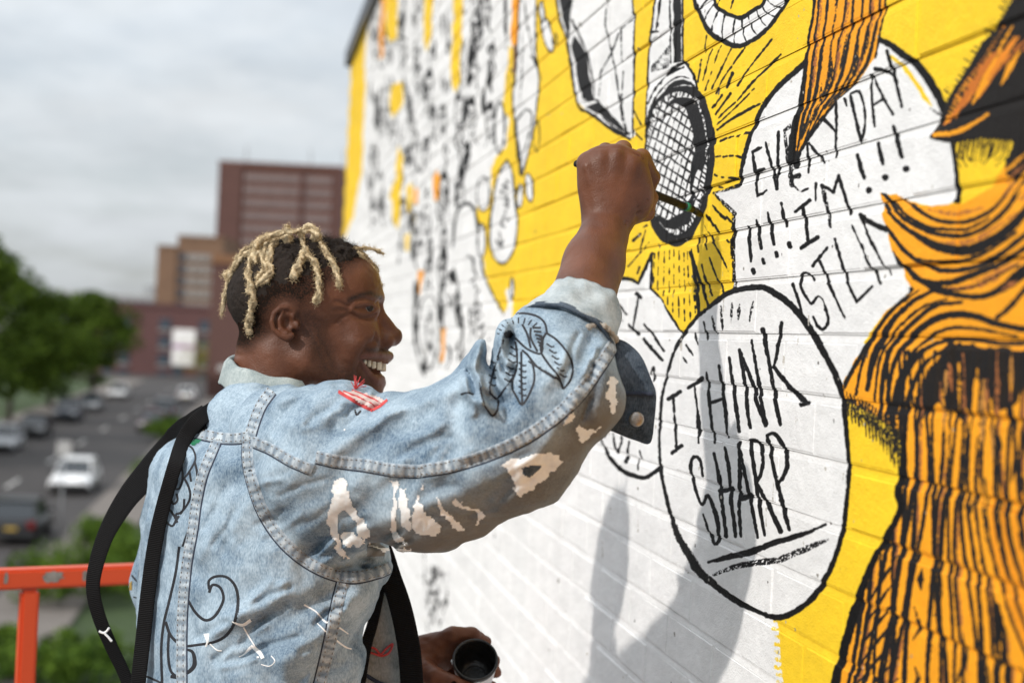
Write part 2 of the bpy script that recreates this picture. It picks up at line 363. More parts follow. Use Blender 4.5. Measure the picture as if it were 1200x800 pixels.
# --- microphone
pt.poly([(771,-160),(767,0),(760,60),(758,112),(757,152),(800,110),(800,72),(800,0),(802,-160)], WHT)
pt.poly([(789,-160),(798,-160),(798,73),(789,73)], BLK)
for P, w in (([(771,-160),(767,0),(760,60),(758,112),(756,160)], 1.9), ([(802,-160),(800,0),(800,72)], 1.9), ([(774,-60),(773,0),(769,37)], 1.6), ([(763,38),(770,37)], 2.6), ([(785,-60),(785,20),(786,74)], 1.5), ([(791,-60),(791,72)], .8)): pt.stroke(P, w)
for k in range(10): pt.stroke([(763.5+k*2.2, 84-k*.6), (763.8+k*2.2, 78-k*2.6)], .9)
pt.poly([(757,152),(762,118),(776,92),(790,76),(802,72),(811,84),(817,103),(800,104),(780,112),(766,135)], WHT)
for P, w in (([(759,122),(768,104),(780,88),(792,77),(802,73)], 1.5), ([(758,140),(768,115),(782,98),(796,90),(808,92)], 1.4), ([(757,152),(766,126),(782,108),(798,102),(816,103)], 1.8), ([(800,72),(811,84),(817,104)], 2.6), ([(780,89),(790,82),(800,79)], [2, 3.4, 2]), ([(775,94),(774,97)], 3), ([(777,111),(776,116)], 2.8)): pt.stroke(P, w)
pt.poly([(779,107),(783,100),(790,95),(801,93),(810,96),(814,101),(800,103),(786,108)], BLK); pt.stroke([(790,103),(800,100),(810,101)], 1.2, WHT)
outer = [(757,150),(762,127),(774,111),(790,102),(806,101),(820,108),(830,125),(836,150),(838,175),(836.5,200),(832,225),(825,250),(815,273),(801,284),(790,290),(775,281),(764,266),(757,240),(754.5,195)]
inner = [(757.5,152),(764,131),(776,115),(790,107.5),(803,107.5),(815,116),(824,132),(829,155),(831,182),(829,208),(824,236),(816,257),(805,271),(790,276),(777,267),(766,250),(758.5,222),(756.5,190)]
pt.poly(outer, BLK, smooth=True); pt.poly(inner, WHT, smooth=True)
core = [(762,160),(769,138),(782,120),(795,115),(806,120),(813,140),(815,170),(814,210),(812,236),(802,248),(788,256),(772,254),(762,225),(758,192)]
for k in range(17):                                               # wire mesh: long falling wires and steep cross wires
    y0 = 92+k*12.5; pt.stroke([(752,y0), (790, y0+22), (838, y0+57)], [1.5, 2.1, 1.5], BLK, clip=inner, rough=.3)
for k in range(20):
    x0 = 768+k*7.2; pt.stroke([(x0+8, 98), (x0-12, 160), (x0-48, 292)], [1.2, 1.5, 1.1], BLK, clip=inner, rough=.3)
pt.poly([(779,130),(786,119),(796,114),(807,115),(818,124),(825,146),(827,170),(826,190),(823,201),(820,196),(816,202),(812,196),(813,170),(811,150),(804,132),(795,123),(787,123)], BLK, smooth=True)
pt.poly([(812,196),(815,200),(812,226),(815,240),(808,262),(792,270),(778,266),(768,253),(784,258),(800,249),(808,238),(809,215)], BLK)
pt.stroke([(813,196),(811,225),(809,240)], [5, 2, 4])
rim = smooth_path(inner+inner[:1], step=3); cin = smooth_path(core+core[:1], step=3)
for i in range(0, len(rim), 2): pt.stroke([rim[i], (rim[i]+cin[int(i/len(rim)*len(cin))])/2+np.array([1.5, 1])], 1.0, BLK, smooth=False, rough=.2)
pt.stroke(inner+inner[:1], 1.6)
# rays of dashes round the microphone
for P, w in (([(828,42),(825,62)],1.3),([(822,70),(818,96)],1.5),([(833,58),(824,94)],1.5),([(844,54),(837,74)],1.5),([(834,84),(826,106)],1.4),([(856,58),(834,104)],1.5),([(872,56),(850,88),(838,110)],1.6),([(858,86),(851,102)],3.2),
             ([(904,46),(874,84),(864,100)],[2.6,1.6,2.6]),([(914,64),(888,90),(864,118)],[1.6,3,1.6]),([(862,120),(852,128),(842,138)],1.6),([(856,110),(838,134)],2.4),([(846,112),(835,126)],2),([(884,104),(862,126),(840,146)],1.3),([(894,120),(860,138),(840,152)],[2.4,3.4,2.4]),
             ([(840,8),(846,-12)],1.4),([(856,10),(862,-10)],1.4),([(843,165),(850,162)],3),([(853,161.5),(858,160)],2.6),([(863,159.5),(866,159)],2.2),([(873,156),(879,156)],2.6),([(840,184),(845,183)],1.8),([(849,184),(853,183)],2),([(856,183),(860,183)],2),([(864,183),(870,185)],2.6),
             ([(839,205),(841,206)],2.6),([(847,208),(849,208)],1.8),([(855,208),(865,210)],2.6),([(841,219),(846,220)],2.4),([(850,214),(862,210)],1.2),([(835,241),(838,244)],1.6),([(839,246),(842,249)],2),([(844,251),(850,256)],2.8),([(852,254),(857,260)],2),([(828,252),(836,264)],2.4),([(838,264),(842,272)],2.2),
             ([(826,264),(832,276),(846,300),(854,318)],[1.6,2,1.2]),([(818,279),(819,295)],2.2),([(825,276),(829,292)],1.8),([(832,302),(840,324),(848,342)],2),([(823,310),(828,330),(835,346)],2),([(852,281),(855,284)],2),([(741,282),(750,274)],2.6),([(736,312),(750,296),(760,284)],1.3),([(748,298),(756,270)],1.5),
             ([(749,313),(747,320)],1.8),([(754,266),(757,264)],2),([(743,130),(751,146)],1.4),([(744,156),(752,164)],1.2)): pt.stroke(P, w, smooth=len(P) > 2)
for k, x in enumerate((767,771.5,778,784,789,795,800.5,806,811)):
    y = 290+r.uniform(0, 8)
    while y < 380-abs(x-799)*1.5:
        L = r.uniform(4, 14); pt.stroke([(x+(y-290)*.012*(k-4), y), (x+(y+L-290)*.012*(k-4), y+L)], r.uniform(.8, 1.5), smooth=False); y += L+r.uniform(3, 11)
# jagged burst edges
pt.stroke([(690,326),(712,324),(730,326),(740,327),(748,332),(757,312),(763,297),(763,318),(762,339)], [2.6,3.6,3.6,3,2.6], smooth=False)
pt.stroke([(762,339),(772,348),(786,370),(800,393)], [2.6, 3.6, 4]); pt.stroke([(800,393),(810,381),(819,368),(817,342),(814,318),(810,297)], [4, 3.4, 4.6, 2.2], smooth=False)
pt.stroke([(810,296),(815,312),(824,340),(831,361)], [4.5, 3.6, 4.4])
# --- bubble: EVERYDAY !!!! I'M !!! HUSTLIN
b1 = [(836,226),(867,217),(872,188),(880,160),(890,134),(904,110),(924,90),(944,72),(985,40),(1030,46),(1056,62),(1078,80),(1096,108),(1110,140),(1118,170),(1122,205),(1122,236),(1080,250),(1062,300),(1072,338),(1040,364),(1010,402),(1000,428),(986,462),(930,470),(859,345),(859,252)]
pt.poly(b1, WHT)
pt.poly([(1038,62),(1046,66),(1066,84),(1088,116),(1092,126),(1082,116),(1064,90),(1050,76)], YEL)
pt.stroke([(836,226),(852,222),(867,217)], [2.4, 4.2, 5], dry=.15, smooth=False); pt.stroke([(867,217),(872,188),(880,160),(890,134),(904,110),(924,90),(946,71)], [4.4, 5, 6.4])
pt.stroke([(836,226),(850,240),(861,250)], [2.4, 4.4, 5], dry=.3); pt.stroke([(860,250),(859,290),(860,338)], [4.2, 4.6, 5], dry=.1)
pt.stroke([(1030,46),(1044,53),(1056,62),(1078,81),(1096,108),(1106,130)], [6, 8.5, 10, 9]); pt.stroke([(1106,128),(1116,166),(1121,200),(1122,236)], [6, 5.5, 5, 6])
T = lambda P, w=3.4, **k: pt.stroke(P, w, **k)
for P in ([(883,178),(886,204),(888,230)], [(883,178),(893,173)], [(887,201),(896,198)], [(888,230),(899,223)]): T(P, [3, 3.6, 2.6])
T([(898,167),(905,196),(911,221)], [2.6, 3.6, 4.4]); T([(911,221),(912,190),(913,155)], [4, 3, 3.4])
for P in ([(920,153),(924,186),(929,217)], [(920,153),(927,148)], [(927,208),(937,206)]): T(P, [3, 4.4, 5.4], dry=.2)
T([(930,217),(938,224),(947,221)], 1.8, dry=.4)
T([(946,168),(947,186),(948,202)], 3); T([(948,168),(966,191)], 3.2); T([(980,118),(980,150),(979,184)], [2.4, 3, 2]); T([(965,139),(979,154)], [3.8, 3]); T([(990,116),(992,124)], 2.8)
T([(996,110),(1002,136),(1009,165)], 3.4); T([(996,110),(1006,107),(1012,122),(1014,140),(1012,156),(1009,166)], 3); T([(1020,88),(1021,118),(1024,148)], 3); T([(1021,88),(1032,110),(1045,134)], 3); T([(1023,123),(1032,117)], 2.8)
T([(1040,60),(1047,88),(1056,125)], [4, 4, 3]); T([(1026,81),(1036,83),(1047,89)], [4, 4, 3])
for a, b, c in (((877,266),(880,306),(883,318)), ((887,258),(892,291),(895,306)), ((900,249),(907,286),(910,298)), ((916,238),(921,265),(925,287))):
    T([a, ((a[0]+b[0])/2, (a[1]+b[1])/2), b], [2.6, 4.2, 3.2]); T([(c[0]-.6, c[1]-2), (c[0]+.4, c[1]+2)], 4.4, smooth=False)
T([(932,248),(949,235)], [3.6, 4.4]); T([(941,242),(944,262),(947,284)], 3.6); T([(939,290),(958,278)], 4.8); T([(956,215),(956,235)], [2.8, 1.8])
T([(964,218),(968,240),(973,266)], [4.4, 4, 2.6], dry=.15); T([(964,218),(976,225),(982,207)], 3.8, smooth=False); T([(982,206),(989,228),(996,250)], [3.6, 4, 3.6])
for a, b, c in (((1004,182),(1012,209),(1018,223)), ((1028,168),(1034,192),(1037,208)), ((1046,148),(1056,184),(1061,198))):
    T([a, b], [4, 5.4, 4.4]); pt.dot(c[0], c[1], 3.6)
T([(928,332),(934,350),(940,370)], [3, 3.4, 3]); T([(953,328),(946,320),(939,322),(938,336),(944,348),(950,356),(958,347),(965,354),(971,372),(969,382),(963,386),(957,381),(952,371)], [2.4, 3.2, 2.6, 3, 2.4])
T([(952,311),(969,290)], [3.8, 2.6]); T([(960,306),(975,340),(990,372)], [2.6, 3.2, 2]); T([(978,280),(991,324),(1004,354)], [3, 3.4, 3.2]); T([(1004,354),(1022,336)], [2.8, 3.6])
T([(998,264),(1015,300),(1032,332)], [2.2, 3, 2.4]); T([(1007,251),(1024,286),(1043,322)], [3.8, 3.4, 1.4]); T([(1007,251),(1022,261),(1040,269)], [4, 6, 6])
# --- bubble behind the cuff
pt.poly([(762,340),(772,349),(786,371),(800,393),(785,430),(773,490),(773,548),(756,562),(740,558),(724,547),(710,528),(700,505),(690,460),(690,330)], WHT)
pt.stroke([(700,506),(710,528),(724,546),(740,556),(756,559),(766,553),(774,546)], [2.2, 3, 5, 4.4, 4])
for P, w in (([(745,344),(751,349)],3.6),([(748,348),(745,366),(742,384)],2.2),([(737,381),(747,391)],3.4),([(755,380),(766,394),(778,411)],[2,2.6,2]),([(754,397),(765,410),(776,422)],[3,4,3]),([(726,358),(734,368)],2.2),([(724,368),(729,376)],2),([(762,438),(766,430),(766,446)],2),
             ([(718,508),(720,522),(723,530)],2.2),([(723,530),(728,518),(728,510)],2.2),([(737,517),(735,529)],2.4),([(734,536),(734,541)],3.6),([(749,528),(752,537)],2),([(747,538),(748,550)],1.6),([(710,503),(708,512)],1.8)): pt.stroke(P, w)
# --- bubble: I THINK SHARP
b2 = [(773,490),(776,460),(783,434),(792,408),(802,390),(820,368),(831,360),(846,348),(861,340),(880,337),(894,337),(910,345),(922,354),(936,368),(950,388),(966,414),(979,440),(987,464),(992,510),(994,545),(992,580),(987,622),(979,652),(968,676),(952,700),(938,712),(924,720),(908,723),(892,718),(874,710),(854,698),(836,684),(820,670),(806,648),(797,632),(789,614),(783,592),(777,566),(773,540),(772,515)]
pt.poly(b2, WHT)
pt.stroke(b2[:7], [3.4, 3.2, 3.6, 4]); pt.stroke(b2[6:21], [4.6, 6.6, 7.6, 8.2, 7.4, 6, 5, 5.2]); pt.stroke(b2[20:31], [5, 5.4, 6, 7, 6.6, 6, 8]); pt.stroke(b2[30:35], [8, 9, 7.5]); pt.stroke(b2[34:]+b2[:1], [6.5, 5, 4, 3.2, 3, 3.2])
pt.stroke(b2[30:36], [7, 11, 7], BLK, dry=.75); pt.stroke([(797,634),(806,652),(818,672)], 3, BLK, dry=.5)
T([(783,467),(796,459)], 4.8); T([(788,465),(790,490),(792,524)], [3, 2.6, 3.2]); T([(787,530),(799,522)], 4.4)
T([(806,454),(815,448),(823,443)], [4.6, 4.6, 5]); T([(813,450),(816,476),(818,498),(819,518)], [1.8, 2.2, 5, 2.4])
T([(828,436),(831,468),(834,497),(838,518)], [2.6, 3.6, 3.4, 3]); T([(843,428),(848,466),(851,492),(852,512)], [3, 4, 4.4, 2]); T([(832,472),(841,469),(848,466)], 3.6)
T([(854,419),(860,460),(864,488),(866,505)], [3, 4.4, 4.2, 4]); T([(866,410),(872,442),(874,462),(876,484),(879,501)], [3.6, 4, 3.4, 4.6, 3]); T([(866,410),(880,444),(888,472),(898,498)], [3.4, 4, 5, 4.6]); T([(880,398),(887,436),(892,466),(898,496)], [2.8, 4, 4, 5.6])
T([(893,386),(899,414),(905,446),(910,474),(915,497)], [5, 4.6, 4.4, 4.6, 4]); T([(915,378),(912,404),(907,430)], [3.8, 4.4, 3.2]); T([(907,430),(918,444),(930,458),(944,472)], [4, 5, 6.2, 6]); T([(939,474),(947,472)], 5)
T([(824,557),(821,540),(816,535),(811,538),(810,552),(815,574),(821,590),(825,588),(829,580),(835,592),(841,612),(841,632),(837,637),(830,622),(824,602)], [2.4, 4, 3, 3, 4.4, 5, 3, 2.4])
T([(837,531),(842,556),(846,590),(851,628)], [3, 4.4, 4, 4]); T([(849,524),(854,550),(857,590),(862,628)], [3.6, 4.6, 4.4, 3.8]); T([(844,575),(858,572)], 6)
T([(866,518),(867,560),(866,596),(868,628)], [3.4, 4.6, 4.2, 2.6]); T([(865,520),(872,550),(880,592),(887,629)], [4.4, 4, 4, 3]); T([(868,584),(880,580)], 6)
T([(878,516),(884,550),(890,596),(895,626)], [4, 4.6, 4.6, 3]); T([(878,516),(888,517),(894,534),(892,554),(886,566)], [4, 4.4, 4.2, 4]); T([(887,566),(900,592),(914,622)], [3.4, 5, 5.6])
T([(900,510),(905,540),(912,572),(919,602),(924,620)], [4, 4.4, 4, 5, 4]); T([(900,510),(908,508),(918,522),(922,542),(918,556),(911,566)], [4, 5, 4.4, 5.4, 4])
T([(830,658),(856,652),(882,645),(905,636),(925,630),(950,622),(966,614)], [3.6, 6.6, 7.4, 6.6, 6.2, 4.6, 2.4]); T([(836,673),(858,665),(880,660),(912,655),(940,644),(970,632)], [3, 6, 6.8, 7, 6.6, 3], dry=.42)
for a, b, w, dr in (((800,418),(805,425),2.6,0),((804,404),(812,416),2.6,0),((813,390),(818,404),3,0),((824,377),(829,398),3,0),((835,371),(839,390),3,.1),((845,359),(847,386),3,.2),((858,355),(857,378),2.6,.5),((867,356),(865,376),3.4,.6),((883,352),(878,376),2.4,.5)):
    T([a, ((a[0]+b[0])/2, (a[1]+b[1])/2), b], [1.6, w, 1.2], dry=dr)
# --- orange mane falling from the top
mane = [(962,-160),(954,0),(948,40),(944,72),(938,120),(930,156),(928,182),(932,193),(942,170),(960,144),(980,119),(1008,92),(1026,68),(1031,40),(1037,0),(1046,-160)]
pt.poly(mane, ORA); pt.stroke(mane[:8], [2.4, 3, 3.4, 3, 7, 8]); pt.stroke(mane[7:11], [4, 5, 2]); pt.stroke(mane[12:], 2.4)
for k in range(8):
    t = (k+.7)/8.3; P = []
    for y in (-160, 0, 40, 80, 120, 150, 178):
        L = np.interp(y, [-160,0,40,72,120,156,182], [962,954,948,944,938,930,928]); R = np.interp(y, [-160,0,40,68,92,119,144,170,190], [1046,1037,1031,1026,1008,980,960,942,932])
        P.append((L+(R-L)*t+r.uniform(-1.6, 1.6), y+(24*(1-t) if y > 60 else 0)))
    e = 7 if t < .35 else (6 if t < .6 else 5); P = [p for p in P[:e]]
    pt.stroke(P, [2.4, r.uniform(2.6, 4.2), r.uniform(2, 3.2), r.uniform(2.6, 5), 1.4], BLK, dry=r.choice([0, 0, .2]), clip=mane)
    if k % 3 == 0: pt.stroke([(p[0]+2.5, p[1]) for p in P[:4]], 3.4, BR, dry=.7, clip=mane)
for x, y in ((990,60),(972,90),(960,120),(1004,70),(1016,50)): pt.stroke([(x+2, y-22), (x, y), (x-6, y+22)], [1, 5.4, 1], BLK, dry=.25, clip=mane)
# --- dark beast head, top right
head = [(1194,-8),(1172,24),(1150,52),(1132,82),(1112,112),(1106,128),(1096,150),(1090,162),(1106,166),(1124,168),(1150,162),(1180,164),(1200,176),(1330,240),(1330,-160),(1260,-160)]
pt.poly(head, (.115, .10, .095))
for k in range(24):
    t = r.random(); x = 1102+t*r.uniform(20, 150); y = 148-(x-1102)*r.uniform(.55, 1.3); L = r.uniform(40, 95); a = -.98+r.uniform(-.16, .16)
    pt.stroke([(x, y), (x+L*.5*math.cos(a), y+L*.5*math.sin(a)-2), (x+L*math.cos(a), y+L*math.sin(a))], [1.6, r.uniform(5, 10), 2], r.choice([ORA, (.90, .54, .15), (.78, .44, .16)]), dry=r.choice([0, .2]), clip=head)
pt.stroke([(1096,158),(1116,156),(1136,148),(1156,134)], [5, 6, 3], ORA, clip=head)
for k in range(34):
    t = k/33; x, y = 1194-t*92+r.uniform(-2, 2), -4+t*140; pt.stroke([(x+6, y+2), (x-6-r.uniform(0, 9), y-2-r.uniform(0, 8))], [3, .6], BLK, dry=.3, smooth=False)
eye = [(1117,168),(1148,162),(1184,164),(1176,194),(1160,216),(1136,232),(1124,235),(1122,200)]
pt.poly(eye, YEL); pt.stroke([(1116,166),(1121,200),(1123,235)], 4.4)
for k in range(13): pt.stroke([(1122+k*5, 163), (1118+k*5, 175+r.uniform(0, 14)), (1126+k*3.4, 182+r.uniform(0, 16))], [3.4, 1.6, .5])
# --- orange striped hair, right side
hair = [(1032,226),(1048,228),(1066,238),(1095,241),(1130,238),(1160,218),(1178,192),(1200,170),(1330,120),(1330,960),(950,960),(979,800),(986,772),(1006,700),(1026,652),(1040,628),(1056,596),(1053,576),(1056,546),(1058,512),(1052,506),(1028,488),(990,466),(988,448),(1000,426),(1012,404),(1040,365),(1066,341),(1054,312),(1046,290),(1036,256)]
pt.poly(hair, ORA, warp=.8)
def band(P, w, d=0, **k): pt.stroke(P, [q*1.35 for q in w], BLK, dry=d, clip=hair, **k)
for P, w in (([(1020,224),(1034,226),(1052,248),(1070,262),(1092,272),(1112,276),(1134,275),(1160,262),(1182,240),(1204,204),(1240,150)], [3, 4, 4, 5]), ([(1056,232),(1072,242),(1090,254),(1108,260),(1130,260),(1152,252),(1172,236),(1192,206),(1230,160)], [2.4, 3.4, 3.4, 4]),
             ([(1036,240),(1056,262),(1076,276),(1090,284),(1108,291),(1134,293),(1160,283),(1186,264),(1215,230)], [3, 4, 8, 9, 8, 6]), ([(1040,266),(1062,294),(1088,312),(1108,317),(1136,314),(1168,300),(1200,276),(1250,240)], [3, 4, 5, 4.4, 5]),
             ([(1044,294),(1064,317),(1084,330),(1112,331),(1136,323),(1170,309),(1200,291),(1250,262)], [4, 4.6, 6, 4.4, 4]), ([(1066,318),(1084,332),(1100,341),(1124,346),(1152,347),(1176,336),(1204,314),(1250,280)], [2, 5, 5, 12, 22]),
             ([(1168,372),(1180,362),(1204,336),(1250,300)], [4, 5, 5])): band(P, w)
for P, w in (([(1046,236),(1066,254),(1088,266),(1110,269),(1134,268),(1158,256)],[2,3,3,2]),([(1048,276),(1070,300),(1092,306),(1120,306),(1150,298),(1190,272)],[1.6,2.6,3,2.6]),([(1070,326),(1096,336),(1120,339),(1150,332),(1190,310)],[2,3,3,3]),([(1076,340),(1052,358),(1034,378),(1018,404),(1008,432),(1002,462)],[1.6,2.6,3,2.4]),([(1110,350),(1084,358),(1060,376),(1042,398),(1030,424),(1024,470)],[1.6,2.4,2.6,2]),([(1190,394),(1150,386),(1116,384),(1090,394),(1068,416),(1056,446),(1052,490)],[2,3,3,2.4])): band(P, w)
for P in ([(1090,246),(1120,250),(1150,244)], [(1100,283),(1130,284),(1158,272),(1190,250)], [(1140,330),(1166,320),(1200,300)], [(1110,338),(1140,336),(1170,326)], [(1170,340),(1190,330)], [(1170,240),(1190,210),(1205,190)]): pt.stroke(P, [2, 6, 3], BR, dry=.55, clip=hair)
for P, w in (([(1068,339),(1040,362),(1020,387),(1004,416),(986,452)], [4, 7, 9, 9, 8]), ([(1094,340),(1068,354),(1046,376),(1032,400),(1022,424),(1016,456)], [3, 4.4, 7, 4]), ([(1126,354),(1096,358),(1072,376),(1050,398),(1038,424),(1032,468),(1030,492)], [3.4, 4, 4.6, 3.4]),
             ([(1240,392),(1200,386),(1170,380),(1140,370),(1112,369),(1088,378),(1068,395),(1050,420),(1042,450),(1038,494)], [4, 5.4, 6, 6, 4, 3.4]), ([(1200,402),(1170,402),(1140,398),(1108,398),(1082,411),(1062,434),(1050,464),(1046,500)], [4, 3.6, 4, 8, 4]),
             ([(1104,412),(1086,424),(1072,446),(1062,480),(1058,520)], [3, 4, 5, 4])): band(P, w)
pt.poly([(1186,164),(1204,158),(1330,190),(1330,270),(1236,196),(1212,196),(1192,214),(1176,202),(1182,184)], (.115, .10, .095), warp=1.5)
for k in range(7): pt.stroke([(1172+k*6, 206+k*7), (1190+k*6, 190+k*6), (1214+k*6, 170+k*9)], [2, 4.4, 3], r.choice([ORA, BR]), dry=.25, clip=hair)
pt.poly([(1110,404),(1200,410),(1330,420),(1330,470),(1205,440),(1195,470),(1170,480),(1140,440),(1128,500),(1100,470),(1078,500),(1072,470),(1090,430)], (.13, .105, .09), warp=2)
# quasi-vertical strands lower down
for k in range(34):
    x = 996+k*8.0+r.uniform(-2.0, 2.0); y0 = 412 if x > 1040 else np.interp(x, [990, 1056], [470, 500]); P = []; ph = r.uniform(0, 6.3); bend = r.uniform(-.06, .10)
    xs = x
    for y in range(int(y0), 980, 44):
        xs = x+3.6*math.sin(y/47.+ph)+3*math.sin(y/120.+k*.35)+(-(y-560)*.16 if (y > 560 and x < 1090) else (max(0, y-600)*.10 if x > 1130 else 0))*(.6+bend)
        P.append((xs, y))
    pt.stroke(P, [r.uniform(2.4, 4), r.uniform(3, 5.4), r.uniform(2.6, 7), r.uniform(3, 5.4), r.uniform(2.6, 7), 3.4], BLK, clip=hair)
    if k % 3 == 1: pt.stroke([(p[0]+3.6, p[1]) for p in P], [1, 2.6, 2, 3, 1], BR, dry=.35, clip=hair)
for k in range(26):
    x, y = r.uniform(1064, 1215), r.uniform(425, 800); L = r.uniform(20, 60); pt.stroke([(x, y), (x+r.uniform(-3, 5), y+L*.5), (x+r.uniform(-8, 4), y+L)], [1, r.uniform(4, 10), 1], BLK, dry=r.choice([0, .2]), clip=hair)
for k in range(26):
    x, y = r.uniform(1100, 1205), r.uniform(415, 500); pt.stroke([(x, y), (x+r.uniform(-2, 3), y+r.uniform(20, 60))], [2, 4.4, 1], r.choice([(.8, .55, .25), ORA, BR]), dry=.35, clip=hair)
for k in range(9):                                                # big leaning locks bottom right
    x = 1150+k*13; pt.stroke([(x-4, 560+k*4), (x+4, 640), (x+28, 720), (x+60, 800), (x+92, 900)], [2, 8, 10, 8], r.choice([ORA, (.93, .58, .11)]), clip=hair)
    pt.stroke([(x+3, 560+k*4), (x+11, 640), (x+35, 720), (x+67, 800), (x+99, 900)], [2, 4, 5, 4], BLK, clip=hair)
for k in range(7):                                                # short curling locks by the outline
    y = 650+k*24; pt.stroke([(1052,y), (1036-k*2,y+26), (1016-k*3.4,y+58)], [1.4, 4, 2], BLK, clip=hair)
pt.stroke([(1058,510),(1057,546),(1053,576),(1056,596),(1040,628),(1026,652),(1006,700),(994,740),(986,772),(979,800),(960,900)], [7, 9, 7, 8, 11, 10, 9, 9])
for k in range(16):
    x = 992+k*4.1; y = np.interp(x, [990,1028,1056], [466,488,508]); pt.stroke([(x, y-8), (x+1, y+6), (x+2.6, y+16+k*1.9+r.uniform(0, 8))], [2, 3+k*.16, .5], BLK, dry=.15)

# worn and uneven paint: thin roller coverage, specks, hairline drips
pt.c *= (1+.012*pt.wx*.6+.010*pt.n1)[..., None]
for k in range(150):
    x, y = r.uniform(480, 1150), r.uniform(-20, 800); pt.stroke([(x, y), (x+r.uniform(-.5, .5), y+r.uniform(.5, 3.5))], r.uniform(.5, 1.3), r.choice([(.55, .53, .5), (.35, .33, .32), (.7, .68, .64)]), smooth=False)
for k in range(26):
    x, y = r.uniform(640, 1000), r.uniform(300, 700); pt.stroke([(x, y), (x+r.uniform(-1, 1), y+r.uniform(6, 22))], [.8, .5, .9], (.74, .72, .69), dry=.5)
# wall sheets (metres along the wall, metres above the eye) resampled from the drawing
def wall_sheet(name, y0, y1, z0, z1, res):
    nx, ny = int((y1-y0)/res), int((z1-z0)/res)
    Yv = y0+(np.arange(nx)+.5)*res; Zv = z0+(np.arange(ny)+.5)*res
    buf = np.ones((ny, nx, 4), np.float32)
    for a in range(0, ny, 256):
        Yg, Zg = np.meshgrid(Yv, Zv[a:a+256]); P = np.stack([np.full(Yg.size, WALLX), Yg.ravel(), Zg.ravel()+EYE], 1)
        x, y, _ = project(P)
        fx = np.clip((x-pt.x0)*pt.ss-.5, 0, pt.w-1.001); fy = np.clip((y-pt.y0)*pt.ss-.5, 0, pt.h-1.001)
        xi, yi = fx.astype(int), fy.astype(int); xi = np.minimum(xi, pt.w-2); yi = np.minimum(yi, pt.h-2); u = (fx-xi)[:, None]; v = (fy-yi)[:, None]
        cc = (pt.c[yi, xi]*(1-u)+pt.c[yi, xi+1]*u)*(1-v)+(pt.c[yi+1, xi]*(1-u)+pt.c[yi+1, xi+1]*u)*v
        buf[a:a+256, :, :3] = cc.reshape(Yg.shape+(3,))
    im = bpy.data.images.new(name, nx, ny); im.pixels.foreach_set(np.clip(buf, 0, 1).ravel()); im.update(); im.pack()
    return im, (y0, y1, z0, z1)
near_im = wall_sheet('mural_near', .55, 3.3, -.82, .80, .00095)
far_im = wall_sheet('mural_far', 3.3, 9.9, -1.6, 1.95, .0028)

def wall_material():
    m = bpy.data.materials.new('painted_brick'); m.use_nodes = True; t = m.node_tree; p = t.nodes['Principled BSDF']
    geo = N('ShaderNodeNewGeometry', t); sp = N('ShaderNodeSeparateXYZ', t); t.links.new(geo.outputs['Position'], sp.inputs[0])
    def sheet(im, b):
        u = N('ShaderNodeMapRange', t, clamp=False); u.inputs['From Min'].default_value = b[0]; u.inputs['From Max'].default_value = b[1]; t.links.new(sp.outputs[1], u.inputs['Value'])
        v = N('ShaderNodeMapRange', t, clamp=False); v.inputs['From Min'].default_value = b[2]+EYE; v.inputs['From Max'].default_value = b[3]+EYE; t.links.new(sp.outputs[2], v.inputs['Value'])
        c = N('ShaderNodeCombineXYZ', t); t.links.new(u.outputs[0], c.inputs[0]); t.links.new(v.outputs[0], c.inputs[1])
        i = N('ShaderNodeTexImage', t); i.image = im; i.extension = 'EXTEND'; i.interpolation = 'Linear'; t.links.new(c.outputs[0], i.inputs[0])
        return i.outputs[0]
    a, b = sheet(*near_im), sheet(*far_im)
    gt = N('ShaderNodeMath', t, operation='GREATER_THAN'); gt.inputs[1].default_value = 3.3; t.links.new(sp.outputs[1], gt.inputs[0])
    mx = N('ShaderNodeMix', t, data_type='RGBA'); t.links.new(gt.outputs[0], mx.inputs['Factor']); t.links.new(a, mx.inputs['A']); t.links.new(b, mx.inputs['B'])
    # patchy paint thickness
    n = N('ShaderNodeTexNoise', t); n.inputs['Scale'].default_value = 9; n.inputs['Detail'].default_value = 6; t.links.new(geo.outputs['Position'], n.inputs['Vector'])
    r_ = N('ShaderNodeMapRange', t); r_.inputs['From Min'].default_value = .3; r_.inputs['From Max'].default_value = .7; r_.inputs['To Min'].default_value = .93; r_.inputs['To Max'].default_value = 1.03; t.links.new(n.outputs['Fac'], r_.inputs['Value'])
    sc = N('ShaderNodeVectorMath', t, operation='SCALE'); t.links.new(mx.outputs['Result'], sc.inputs[0]); t.links.new(r_.outputs[0], sc.inputs['Scale'])
    t.links.new(sc.outputs[0], p.inputs['Base Color'])
    p.inputs['Roughness'].default_value = .68; p.inputs['Specular IOR Level'].default_value = .2
    n1 = N('ShaderNodeTexNoise', t); n1.inputs['Scale'].default_value = 420; n1.inputs['Detail'].default_value = 3; t.links.new(geo.outputs['Position'], n1.inputs['Vector'])
    n2 = N('ShaderNodeTexNoise', t); n2.inputs['Scale'].default_value = 60; n2.inputs['Detail'].default_value = 5; t.links.new(geo.outputs['Position'], n2.inputs['Vector'])
    ad = N('ShaderNodeMath', t, operation='MULTIPLY_ADD'); t.links.new(n2.outputs['Fac'], ad.inputs[0]); ad.inputs[1].default_value = 1.3; t.links.new(n1.outputs['Fac'], ad.inputs[2])
    bp = N('ShaderNodeBump', t); bp.inputs['Strength'].default_value = .75; bp.inputs['Distance'].default_value = .0015; t.links.new(ad.outputs[0], bp.inputs['Height']); t.links.new(bp.outputs[0], p.inputs['Normal'])
    return m
M_WALL = wall_material()
